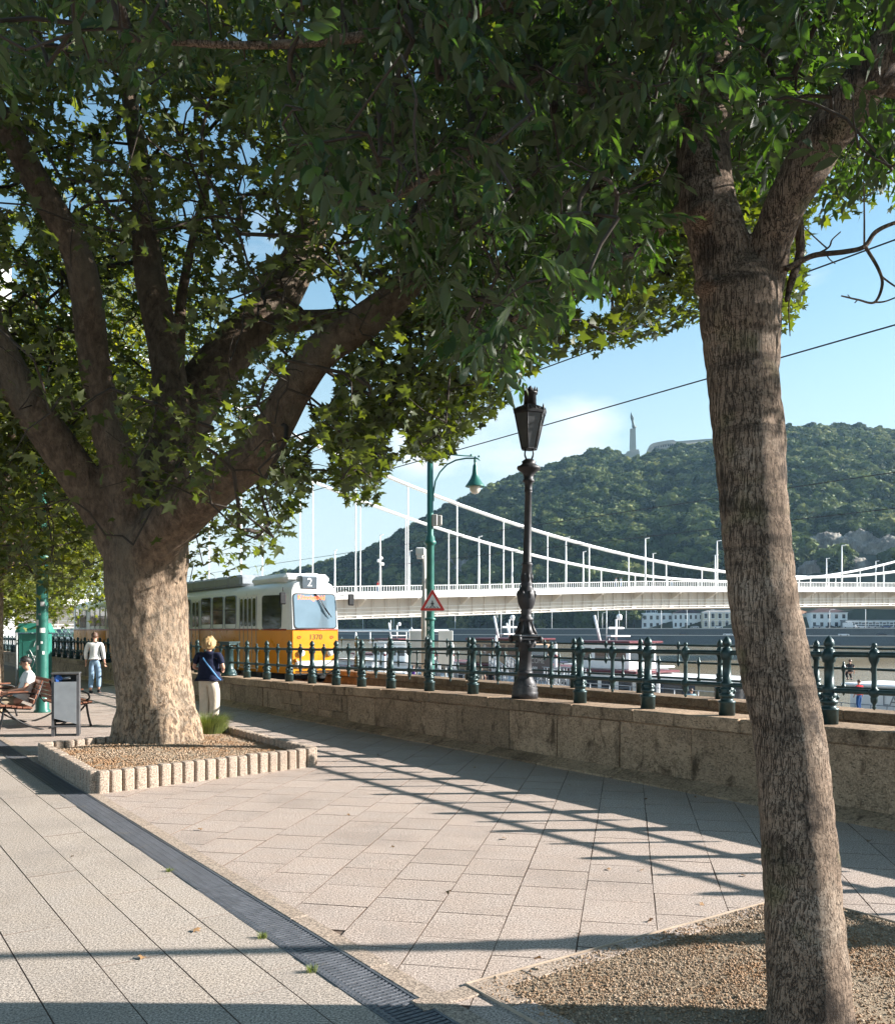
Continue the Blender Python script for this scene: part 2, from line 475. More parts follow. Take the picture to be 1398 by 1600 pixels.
# ------------------------------------------------------------------ ground and setting
def ztop(t): return float(np.interp(t, [-6, 0, 3.5, 7, 12, 16, 26, 60], [.85, .84, .812, .782, .68, .645, .63, .63]))
M_joint = pm('joint_sand', (.15, .105, .078), .95, bump=.4)
M_pave = m_paving('paving', (.345, .286, .247), (1.0, .93, .87))
M_slab = m_paving('slab', (.325, .28, .24), (1.0, .96, .9))
M_kerbst = m_paving('kerb_concrete', (.31, .25, .20), (1, .92, .85))
M_trav = m_stone('travertine', (.335, .245, .18), (.045, .03, .02))
M_ledge = m_stone('ledge_stone', (.27, .20, .145), (.12, .055, .03))
M_asph = pm('asphalt', (.055, .053, .052), .92, var=.3, nscale=9, bump=.5, bscale=180)
M_quay = pm('quay_concrete', (.26, .25, .235), .9, var=.25, nscale=1.2, bump=.3, bscale=30)

def wq(t0, t1, s0, s1, z): return [W(t0, s0, z), W(t1, s0, z), W(t1, s1, z), W(t0, s1, z)]
def sheet(name, quads, mat):
    b = MB()
    for q in quads: b.add(q, [(3, 2, 1, 0)])
    o = b.build(name, mat)
    # faces up
    for p in o.data.polygons:
        if p.normal.z < 0: p.flip()
    return tag(o, kind='structure')
g = MB(); g.add([(-3000, -2000, -7.2), (3000, -2000, -7.2), (3000, 3000, -7.2), (-3000, 3000, -7.2)], [(0, 1, 2, 3)])
tag(g.build('ground', M_quay), kind='structure')
sheet('pavement_bed', [wq(-40, 140, -5.33, 5.45, -.008), wq(-40, 140, -70, -5.56, -.008), wq(-40, 140, -5.6, -5.3, -.11)], M_joint)

# tram track between the two walls
sheet('tram_track_bed', [wq(-40, 140, .72, 5.44, .085)], M_asph)
tr = tag(empty('tram_track'), 'two steel rails set in asphalt between the two railings', 'tram track')
for s_ in (4.07 - .72, 4.07 + .72):
    b = MB()
    b.add([W(-30, s_ - .035, .09), W(130, s_ - .035, .09), W(130, s_ + .035, .09), W(-30, s_ + .035, .09), W(-30, s_ - .035, .14), W(130, s_ - .035, .14), W(130, s_ + .035, .14), W(-30, s_ + .035, .14)],
          [(4, 5, 6, 7), (0, 1, 5, 4), (2, 3, 7, 6)])
    b.build('rail', pm('rail_steel', (.3, .25, .21), .4, .8), tr)

# ---- clipped paving tiles
def clip(poly, n, c):
    out = []
    for i in range(len(poly)):
        a, b = poly[i], poly[(i + 1) % len(poly)]
        da, db = n[0] * a[0] + n[1] * a[1] - c, n[0] * b[0] + n[1] * b[1] - c
        if da >= 0: out.append(a)
        if (da >= 0) != (db >= 0):
            q = da / (da - db); out.append((a[0] + (b[0] - a[0]) * q, a[1] + (b[1] - a[1]) * q))
    return out
def tile_mesh(poly, h=.02, b=.0009):
    """tile with a bevelled rim, poly in local coordinates, top at z=0"""
    n = len(poly)
    ar = sum(poly[i][0] * poly[(i + 1) % n][1] - poly[(i + 1) % n][0] * poly[i][1] for i in range(n))
    if ar < 0: poly = poly[::-1]
    cx = sum(p[0] for p in poly) / n; cy = sum(p[1] for p in poly) / n
    def ins(p, d):
        v = Vector((cx - p[0], cy - p[1])); L = v.length
        return (p[0] + v.x / L * d * 1.4, p[1] + v.y / L * d * 1.4)
    inn = [ins(p, b) for p in poly]
    vs = [(p[0], p[1], 0) for p in inn] + [(p[0], p[1], -b) for p in poly] + [(p[0], p[1], -h) for p in poly]
    fs = [tuple(range(n))]
    for i in range(n):
        j = (i + 1) % n
        fs += [(n + i, n + j, j, i), (2 * n + i, 2 * n + j, n + j, n + i)]
    return vs, fs
U = Vector((.197, .980, 0)); V_ = Vector((.980, -.197, 0))
TILE = .445
BEDC = [Vector((.088, 4.41, 0)), Vector((2.28, 5.9, 0)), Vector((4.0, 3.44, 0)), Vector((1.8, 1.95, 0))]
PLC = [Vector((-3.77, 9.53, 0)), Vector((-1.68, 11.56, 0)), Vector((-3.41, 14.1, 0)), Vector((-5.5, 12.07, 0))]
def inside(q, p, m=0.0):
    for i in range(4):
        a, b = q[i], q[(i + 1) % 4]
        e = (b - a).normalized(); nn = Vector((-e.y, e.x, 0))
        if (p - a).dot(nn) < m: return False
    return True
pav = tag(empty('pavement'), kind='structure')
tiles = []
for ci in range(-36, 40):
    off = (.5 if ci % 2 else 0.) if ci < 2 else (.12 if ci % 2 else 0)
    for ri in range(-4, 95):
        o = V_ * (ci * TILE + .17) + U * ((ri + off) * TILE + 3.0)
        cpt = o + (U + V_) * TILE / 2
        t, s = to_ts(cpt)
        if not (-5.9 < s < .35 and -7 < t < 32): continue
        if inside(BEDC, cpt, .3) or inside(PLC, cpt, .35): continue
        if cpt.y < 1.5: continue
        g_ = .0022 + .0014 * random.random()
        jit = [random.uniform(-.0025, .0025) for _ in range(8)]
        poly = [o + V_ * (g_ + jit[0]) + U * (g_ + jit[1]), o + V_ * (TILE - g_ + jit[2]) + U * (g_ + jit[3]), o + V_ * (TILE - g_ + jit[4]) + U * (TILE - g_ + jit[5]), o + V_ * (g_ + jit[6]) + U * (TILE - g_ + jit[7])]
        poly = [(p.x, p.y) for p in poly]
        poly = clip(poly, (SD.x, SD.y), P0.dot(SD) - 5.203)
        poly = clip(poly, (-SD.x, -SD.y), -(P0.dot(SD) + .1))
        if len(poly) < 3: continue
        cx = sum(p[0] for p in poly) / len(poly); cy = sum(p[1] for p in poly) / len(poly)
        A = abs(sum(poly[i][0] * poly[(i + 1) % len(poly)][1] - poly[(i + 1) % len(poly)][0] * poly[i][1] for i in range(len(poly)))) / 2
        if A < .004: continue
        px, py = proj(cx, cy, 0)
        vis = -60 < px < 1460 and py < 1640
        tiles.append((0 if vis else 1, -A / cy ** 2, cx, cy, poly))
tiles.sort(key=lambda q: q[:2])
rest = MB()
for i, (vis, _, cx, cy, poly) in enumerate(tiles):
    vs, fs = tile_mesh([(p[0] - cx, p[1] - cy) for p in poly])
    z = random.uniform(-.0012, .0008); rx, ry = random.gauss(0, .0012), random.gauss(0, .0012)
    if i < 290 and not vis:
        me = bpy.data.meshes.new('paving_slab'); me.from_pydata(vs, [], fs); me.materials.append(M_pave); me.materials.append(M_joint); me.polygons.foreach_set('material_index', [0] + [1] * (len(fs) - 1))
        link('paving_slab', me, pav, (cx, cy, z), (rx, ry, 0))
    else:
        rest.add([(v[0] + cx, v[1] + cy, v[2] + z + rx * v[1] * .8 - ry * v[0] * .8) for v in vs], fs); rest.mi[-len(fs) + 1:] = [1] * (len(fs) - 1)
tag(rest.build('paving_slab', [M_pave, M_joint], pav), kind='stuff')

# ---- long slabs of the walkway left of the drain
walk = tag(empty('walkway', P0, WALL_ROT), kind='structure')
rest = MB(); strips = [(-5.565, -5.775)] + [(-5.78 - .34 * i, -5.78 - .34 * (i + 1) + .005) for i in range(34)]
cnt = 0
for si, (sa, sb) in enumerate(strips):
    t = -7 + (si * .77) % 2.0
    while t < 34:
        L = 1.02 if si == 0 else 2.05
        ta, tb = t + .0012, t + L - .0012
        t += L
        if ta < -3.3 and tb > -3.3: ta = -3.3 + .004
        a = to_ts((0, 0)); 
        p = W((ta + tb) / 2, (sa + sb) / 2)
        if p.y < 1.2: continue
        px, py = proj(p.x, p.y, 0)
        cx, cy = -(ta + tb) / 2, (sa + sb) / 2
        hx, hy = (tb - ta) / 2, abs(sb - sa) / 2 - .0005 - random.random() * .0012
        vs, fs = tile_mesh([(-hx, -hy), (hx, -hy), (hx, hy), (-hx, hy)], .02, .001)
        z = random.uniform(-.0015, .0008); rx, ry = random.gauss(0, .0025), random.gauss(0, .0006)
        if -80 < px < 1450 and py < 1660 and py > 1150 and cnt < 290:
            me = bpy.data.meshes.new('long_slab'); me.from_pydata(vs, [], fs); me.materials.append(M_slab); me.materials.append(M_joint); me.polygons.foreach_set('material_index', [0] + [1] * (len(fs) - 1))
            link('long_slab', me, walk, (cx, cy, z), (rx, ry, 0)); cnt += 1
        else:
            rest.add([(v[0] + cx, v[1] + cy, v[2] + z) for v in vs], fs); rest.mi[-len(fs) + 1:] = [1] * (len(fs) - 1)
tag(rest.build('long_slab', [M_slab, M_joint], walk), kind='stuff')

# ---- drain channel with slotted iron grates and its kerb strip
dr = thing('drain_channel', 'long dark slotted drain channel crossing the pavement past the planter', 'drain', P0, WALL_ROT)
M_iron = pm('grate_iron', (.105, .112, .128), .42, .3, var=.22, nscale=14, bump=.4, bscale=120, dirt=((.17, .15, .12), 6, .6))
gm = MB()
gm.box((0, -.105, -.006), (.496, .040, .02)); gm.box((0, .116, -.006), (.496, .014, .02))
for i in range(15):
    x = -.2335 + i * .0333
    gm.box((x, .012, -.007), (.0185, .194, .018), bev=.0015)
    for y in (-.07, -.02, .03, .08): gm.box((x, y, .0035), (.006, .010, .004))
    gm.box((x, -.105, .0055), (.006, .014, .004))
gme = gm.mesh('grate', M_iron)
for i in range(52):
    t = -4 + i * .5
    o = link('grate', gme, dr, (-t, -5.445, random.uniform(-.003, .001)), (random.gauss(0, .004), 0, random.gauss(0, .002)))
ks = MB()
ks_n = 0
t = -6.0
while t < 24:
    L = random.uniform(.9, 1.1)
    c = MB(); c.box((0, 0, -.015), (L - .006, .118, .036), bev=.006)
    o = c.build('kerb_stone', M_kerbst, dr, (-(t + L / 2), -5.263, .003), (0, 0, random.gauss(0, .002)))
    t += L
# ---- grass tufts in joints
M_grass = m_leaf('grass_blade', (.15, .19, .05), (.26, .28, .09), (1.2, 1.25, .5), .6)
def tuft(name, c, r, h, n, label, seed, cat='weed', lean=.5, group=None):
    q = np.random.default_rng(seed); b = MB()
    for i in range(n):
        a = q.uniform(0, 6.28); d = r * math.sqrt(q.uniform()) * .55; L = h * q.uniform(.5, 1.0)
        p = Vector((d * math.cos(a), d * math.sin(a), 0)); dr_ = Vector((math.cos(a), math.sin(a), 0)) * L * q.uniform(.15, lean)
        sd = Vector((-math.sin(a), math.cos(a), 0)) * max(.0018, h * .009)
        m = p + dr_ * .4 + Vector((0, 0, L * .6)); e = p + dr_ + Vector((0, 0, L * q.uniform(.75, 1.0)))
        b.add([p - sd, p + sd, m + sd * .8, m - sd * .8, e], [(0, 1, 2, 3), (3, 2, 4)])
    o = b.build(name, M_grass, None, c)
    return tag(o, label, cat, group)
tuft('weed_tuft', G(265, 1362), .05, .035, 60, 'small green weed at the edge of the drain grate, the far one', 1, group='weeds growing along the drain')
tuft('weed_tuft', G(410, 1466), .05, .04, 70, 'yellowing weed in the drain edge halfway down the grate', 2, group='weeds growing along the drain')
tuft('weed_tuft', G(487, 1519), .05, .05, 50, 'flat weed beside the open drain slots nearest the bottom', 3, group='weeds growing along the drain')
tuft('weed_tuft', G(337, 1217), .06, .04, 60, 'small weed at the foot of the planter front edge', 4, group='weeds growing along the drain')

# ------------------------------------------------------------------ quay wall with its stones
def rough_box(d, bev=.012, amp=.004):
    m = MB(); m.box((0, 0, 0), d, bev=bev)
    q = [(v[0] + random.gauss(0, amp), v[1] + random.gauss(0, amp), v[2] + random.gauss(0, amp * .6)) for v in m.v]
    m.v = q
    return m
wall = thing('quay_wall', 'low travertine wall of large stone blocks carrying the green railing', 'wall', P0, WALL_ROT)
core = MB()
for t in range(-30, 120, 2):
    z = min(ztop(t), ztop(t + 2)) - .06
    core.box((-(t + 1), .46, z / 2 - .05), (2.02, .44, z + .05))
core.build('wall_core', M_trav, wall)
t = -9.0
while t < 60:
    L = random.choice([1.05, 1.25, 1.5, .85, 1.75]) if t < 10 else random.choice([.9, 1.1, 1.3])
    tc = t + L / 2; zt = ztop(tc)
    sl = math.atan2(ztop(tc - .5) - ztop(tc + .5), 1.0)
    rough_box((L - .008, .545, .15), .014, .003).build('cap_stone', M_trav, wall, (-tc, .4425, zt - .075), (0, -sl, random.gauss(0, .003)))
    t += L
t = -9.4; k = 0
while t < 60:
    L = random.choice([1.0, 1.25, 1.45, 1.1]) if t < 10 else random.choice([.75, .95, 1.15])
    tc = t + L / 2; zt = ztop(tc) - .15
    pr = random.gauss(0, .006)
    if 9.5 < tc < 13.5 and k % 2:
        h1 = .16
        for q in (0, 1):
            rough_box((L / 2 - .01, .10, h1 - .008), .008, .003).build('wall_block', M_trav, wall, (-tc + (q - .5) * L / 2, .262 + pr, .08 + h1 / 2), (0, 0, 0))
        rough_box((L - .01, .10, zt - .08 - h1 - .01), .008, .003).build('wall_block', M_trav, wall, (-tc, .255 + pr, .08 + h1 + (zt - .08 - h1) / 2))
    else:
        rough_box((L - .010, .10, zt - .08 - .006), .01, .0035).build('wall_block', M_trav, wall, (-tc, .258 + pr, .08 + (zt - .08) / 2), (random.gauss(0, .004), 0, random.gauss(0, .004)))
    t += L; k += 1
t = -9.0
while t < 60:
    L = random.choice([1.1, 1.35, 1.6]); tc = t + L / 2
    c = MB(); x = L / 2 - .006
    vs = [(-x, -.02, -.03), (x, -.02, -.03), (x, .26, -.03), (-x, .26, -.03), (-x, -.01, .022), (x, -.01, .022), (x, .2, .10), (-x, .2, .10), (x, .26, .10), (-x, .26, .10)]
    vs = [(a + random.gauss(0, .002), b + random.gauss(0, .003), c_ + random.gauss(0, .003)) for a, b, c_ in vs]
    c.add(vs, [(0, 1, 5, 4), (4, 5, 6, 7), (7, 6, 8, 9), (1, 2, 8, 6, 5), (3, 0, 4, 7, 9), (2, 3, 9, 8)])
    c.build('plinth_stone', M_trav, wall, (-tc, 0, 0))
    t += L
# rear retaining wall beyond the track
rw = thing('retaining_wall', 'rust stained stone ledge beyond the tram track under the far railing', 'wall', P0, WALL_ROT)
t = -12.0
while t < 90:
    L = random.choice([1.8, 2.2, 2.6]); tc = t + L / 2
    rough_box((L - .01, .62, .16), .012, .003).build('ledge_stone', M_ledge, rw, (-tc, 5.76, .42))
    t += L
c = MB(); c.box((-39, 5.77, -1.15), (104, .56, 2.97)); c.build('wall_core', M_ledge, rw)

# ------------------------------------------------------------------ railings
M_rail = pm('railing_paint', (.024, .052, .054), .38, .25, var=.35, nscale=20, bump=.25, bscale=60, dirt=((.075, .115, .11), 7, .57))
POST = [(0, .086), (.135, .086), (.14, .093), (.16, .093), (.165, .07), (.2, .066), (.205, .082), (.235, .082), (.24, .06), (.275, .075), (.3, .075), (.305, .055), (.325, .068), (.365, .068), (.37, .047), (.6, .044), (.61, .06), (.64, .066), (.665, .072), (.70, .07), (.715, .055), (.735, .05), (.742, .034), (.755, .034), (.768, .047), (.79, .052), (.82, .045), (.845, .028), (.862, .012), (.868, .002)]
BAL = [(.165, .001), (.175, .012), (.19, .019), (.205, .012), (.22, .015), (.24, .03), (.275, .034), (.29, .03), (.305, .045), (.33, .055), (.355, .047), (.37, .028), (.39, .024), (.57, .022), (.60, .03), (.63, .045), (.66, .052), (.685, .056), (.71, .048), (.735, .032), (.745, .018), (.757, .018), (.775, .027), (.792, .02), (.802, .001)]
p_m = MB(); p_m.lathe(POST, 20, flute=1, fd=.16, fr=(.38, .59))
for a in range(4):                       # small leaf bosses on the drum
    p_m.lathe([(0, .012), (.02, .02), (.05, .008)], 6, c=(.08 * math.cos(a * 1.571), .08 * math.sin(a * 1.571), .24))
post_me = p_m.mesh('post', M_rail)
bal_me = MB().lathe(BAL, 12).mesh('baluster', M_rail)
T_LAMP = 5.55; T_PED = 16.7
rl = thing('iron_railing', 'dark green cast iron railing with finial posts standing on the travertine wall', 'railing', P0, WALL_ROT)
posts = [-9.05 + 1.13 * i for i in range(9)] + [.91, 2.12, 3.26, 4.43, 5.55, 6.77, 7.96, 9.16, 10.19, 11.18, 12.21, 13.28, 14.45, 15.58, 16.7] + [16.7 + 1.12 * i for i in range(1, 44)]
posts = sorted(p for p in posts if p > -9)
posts2 = [p for i, p in enumerate(posts) if i == 0 or p - posts[i - 1] > .5]
for i, t in enumerate(posts2):
    if abs(t - T_LAMP) > .1 and abs(t - T_PED) > .1 and abs(t + 3.3) > .35:
        link('post', post_me, rl, (-t, .45, ztop(t) - .002), (0, 0, random.uniform(0, 1.5)))
    if i + 1 < len(posts2):
        tm = (t + posts2[i + 1]) / 2
        link('baluster', bal_me, rl, (-tm, .45, ztop(tm) - .002), (0, 0, random.uniform(0, 1.5)))
for h, r in ((.33, .026), (.683, .027)):
    b = MB(); b.tube([(-t, .45, ztop(t) + h) for t in posts2], r, 10); b.build('rail', M_rail, rl)
# pedestal post
b = MB(); b.lathe([(0, .19), (.06, .19), (.065, .175), (.12, .17), (.16, .13), (.2, .115), (.62, .10), (.64, .125), (.68, .125), (.7, .10), (.74, .11)], 16)
b.box((0, 0, .78), (.32, .32, .06), bev=.012); b.box((0, 0, .82), (.38, .38, .03), bev=.006)
for sx in (-1, 1):
    for sy in (-1, 1): b.lathe([(.7, .012), (.74, .03), (.78, .035)], 6, c=(sx * .13, sy * .13, 0))
b.build('pedestal', M_rail, rl, (-T_PED, .45, ztop(T_PED) - .002), (0, 0, .4))

rr = thing('rear_railing', 'second green iron railing with three rails beyond the tram track', 'railing', P0, WALL_ROT)
rb_up = MB().lathe([(.55, .001), (.57, .016), (.59, .022), (.61, .035), (.64, .04), (.67, .03), (.69, .02), (.9, .02), (.93, .035), (.965, .045), (.99, .034), (1.0, .02), (1.02, .024), (1.05, .001)], 8).mesh('baluster', M_rail)
rb_lo = MB().lathe([(.2, .001), (.23, .02), (.27, .03), (.31, .035), (.34, .045), (.37, .03), (.4, .02), (.58, .02), (.62, .036), (.65, .042), (.68, .03), (.70, .018), (.73, .02), (.76, .001)], 8).mesh('baluster', M_rail)
RPOST = [(z * 1.27, r * 1.0) for z, r in POST]
rp_me = MB().lathe(RPOST, 12).mesh('post', M_rail)
t = 6.39 - 1.93 * 8
while t < 75:
    link('post', rp_me, rr, (-t, 5.76, .499))
    link('baluster', rb_up, rr, (-(t + .965), 5.76, .499))
    link('baluster', rb_lo, rr, (-(t + .48), 5.76, .499)); link('baluster', rb_lo, rr, (-(t + 1.45), 5.76, .499))
    t += 1.93
for h in (.34, .64, .965):
    b = MB(); b.tube([(9, 5.76, .499 + h), (-75, 5.76, .499 + h)], .02, 8); b.build('rail', M_rail, rr)

# ------------------------------------------------------------------ planter round the plane tree
M_gravel_base = pm('gravel_soil', (.26, .20, .135), .95, var=.35, nscale=60, bump=.8, bscale=160, bdist=.01)
pl = thing('tree_planter', 'square concrete block planter filled with gravel round the plane tree', 'planter')
rails_ = []
bm_ = []
def edge_blocks(a, b, n):
    d = (b - a) / n; ang = math.atan2(d.y, d.x)
    w = d.length
    for i in range(n):
        c = a + d * (i + .5)
        m = MB()
        # block with rounded upright edges
        x = w / 2 - .009; y = .06; rr_ = .026
        poly = []
        for (sx, sy, a0) in ((1, -1, -90), (1, 1, 0), (-1, 1, 90), (-1, -1, 180)):
            for q in (0, 30, 60, 90):
                th = R(a0 + q); poly.append((sx * (x - rr_) + rr_ * math.cos(th), sy * (y - rr_) + rr_ * math.sin(th)))
        h = .24 + random.gauss(0, .004)
        n_ = len(poly)
        vs = [(p[0], p[1], -.02) for p in poly] + [(p[0], p[1], h - .012) for p in poly] + [(p[0] * .86, p[1] * .82, h) for p in poly]
        fs = [(i_, (i_ + 1) % n_, n_ + (i_ + 1) % n_, n_ + i_) for i_ in range(n_)] + [(n_ + i_, n_ + (i_ + 1) % n_, 2 * n_ + (i_ + 1) % n_, 2 * n_ + i_) for i_ in range(n_)] + [tuple(range(2 * n_, 3 * n_))]
        m.add(vs, fs)
        m.build('edge_block', M_kerbst, pl, c, (random.gauss(0, .012), random.gauss(0, .012), ang + random.gauss(0, .02)))
inn = [PLC[0] + (PLC[2] - PLC[0]) * .012, PLC[1] + (PLC[3] - PLC[1]) * .012, PLC[2] + (PLC[0] - PLC[2]) * .012, PLC[3] + (PLC[1] - PLC[3]) * .012]
edge_blocks(inn[0], inn[1], 20); edge_blocks(inn[1], inn[2], 21); edge_blocks(inn[2], inn[3], 20); edge_blocks(inn[3], inn[0], 21)
b = MB(); N_ = 24
vs = []
for i in range(N_ + 1):
    for j in range(N_ + 1):
        p = PLC[0].lerp(PLC[1], i / N_).lerp(PLC[3].lerp(PLC[2], i / N_), j / N_)
        vs.append((p.x, p.y, .13 + .05 * math.exp(-((p.x + 4.2) ** 2 + (p.y - 13.0) ** 2) / 1.2) + random.gauss(0, .006)))
b.add(vs, [(i * (N_ + 1) + j, (i + 1) * (N_ + 1) + j, (i + 1) * (N_ + 1) + j + 1, i * (N_ + 1) + j + 1) for i in range(N_) for j in range(N_)], smooth=True)
tag(b.build('soil', M_gravel_base, pl), kind='stuff')
# pebbles
ico_v, ico_f = None, None
def ico():
    t = (1 + 5 ** .5) / 2
    v = np.array([(-1, t, 0), (1, t, 0), (-1, -t, 0), (1, -t, 0), (0, -1, t), (0, 1, t), (0, -1, -t), (0, 1, -t), (t, 0, -1), (t, 0, 1), (-t, 0, -1), (-t, 0, 1)], float)
    v /= np.linalg.norm(v[0])
    f = np.array([(0, 11, 5), (0, 5, 1), (0, 1, 7), (0, 7, 10), (0, 10, 11), (1, 5, 9), (5, 11, 4), (11, 10, 2), (10, 7, 6), (7, 1, 8), (3, 9, 4), (3, 4, 2), (3, 2, 6), (3, 6, 8), (3, 8, 9), (4, 9, 5), (2, 4, 11), (6, 2, 10), (8, 6, 7), (9, 8, 1)])
    return v, f
ico_v, ico_f = ico()
oct_v = np.array([(1, 0, 0), (0, 1, 0), (-1, 0, 0), (0, -1, 0), (0, 0, .8), (0, 0, -.8)], float)
oct_f = np.array([(0, 1, 4), (1, 2, 4), (2, 3, 4), (3, 0, 4), (1, 0, 5), (2, 1, 5), (3, 2, 5), (0, 3, 5)])
def m_pebble():
    k = NT('pebbles')
    geo = k.n('ShaderNodeNewGeometry')
    r = geo.outputs['Random Per Island']
    cc = k.ramp(r, [(0, (.17, .105, .06)), (.3, (.30, .205, .13)), (.6, (.38, .28, .19)), (.85, (.22, .165, .12)), (1, (.47, .38, .29))])
    n = k.noise(geo.outputs['Position'], 1.6, 4, .6)
    cc = k.mix(k.mr(n, .45, .62, 0, .6), cc, (.26, .13, .05))
    k.surf(cc, .8, spec=.3); MATS['pebbles'] = k.m
    return k.m
M_peb = m_pebble()
def pebbles(name, quad, n, size, zf, parent, seed, tv, tf):
    q = np.random.default_rng(seed)
    u, v = q.uniform(.01, .99, n), q.uniform(.01, .99, n)
    A, B, C_, D = [np.array(p) for p in quad]
    P = (A[None] * (1 - u)[:, None] + B[None] * u[:, None]) * (1 - v)[:, None] + (D[None] * (1 - u)[:, None] + C_[None] * u[:, None]) * v[:, None]
    P[:, 2] = zf(P) + q.uniform(-.2, .55, n) * size
    S = q.uniform(.55, 1.25, n) * size
    Rm = rot_mats(n, q, .5); st = np.ones((n, 1, 3)); st[:, 0, 0] = q.uniform(1.0, 1.5, n); st[:, 0, 2] = q.uniform(.55, .8, n)
    Vv = np.einsum('nij,nvj->nvi', Rm, tv[None] * st) * S[:, None, None] + P[:, None, :]
    Ff = (tf[None] + (np.arange(n) * len(tv))[:, None, None]).reshape(-1, 3)
    me = np_mesh(name, Vv.reshape(-1, 3), Ff, M_peb, True)
    return tag(link(name, me, parent), kind='stuff')
pebbles('gravel', PLC, 16000, .0135, lambda P: .13 + .05 * np.exp(-((P[:, 0] + 4.2) ** 2 + (P[:, 1] - 13.0) ** 2) / 1.2), pl, 5, oct_v, oct_f)
tuft('grass_tuft', at(325, 1150, 13.9) * 1.0, .46, .40, 2600, 'green tuft of long grass beside the plane trunk in the planter', 8, 'grass', .8).location.z = .12

# ------------------------------------------------------------------ gravel bed of the near tree
bed = thing('gravel_bed', 'bed of tan gravel edged by small setts at the foot of the leaning tree', 'gravel bed')
b = MB(); b.add([tuple(p + Vector((0, 0, .006))) for p in BEDC], [(0, 1, 2, 3)]); b.build('soil', M_gravel_base, bed)
for p in bed.children:
    for f in p.data.polygons:
        if f.normal.z < 0: f.flip()
pebbles('gravel', BEDC, 60000, .0060, lambda P: .008 + .008 * vnoise(P * 3, 3) * .5, bed, 6, oct_v, oct_f)
pebbles('gravel', BEDC, 1500, .009, lambda P: .012 + 0 * P[:, 0], bed, 16, ico_v, ico_f)
M_edge = pm('edging_strip', (.45, .36, .28), .5, .2, var=.15)
for i in range(4):
    a, c_ = BEDC[i], BEDC[(i + 1) % 4]
    d = c_ - a; m = MB(); m.box((0, 0, .004), (d.length, .006, .022))
    m.build('edging', M_edge, bed, (a + c_) / 2, (0, 0, math.atan2(d.y, d.x)))
    nrm = Vector((d.y, -d.x, 0)).normalized()
    L = d.length; n = int(L / .30); 
    for j in range(-1, n + 1):
        c = a + d * ((j + .5) / n) + nrm * .075
        if i in (1, 2) or (i == 3 and (j < 0 or j >= n)): continue
        m = MB(); m.box((0, 0, -.006), (L / n - .012, .125, .028), bev=.004)
        m.build('sett', M_kerbst if random.random() < .3 else M_pave, bed, c + Vector((0, 0, random.uniform(.0, .004))), (random.gauss(0, .01), 0, math.atan2(d.y, d.x) + random.gauss(0, .012)))

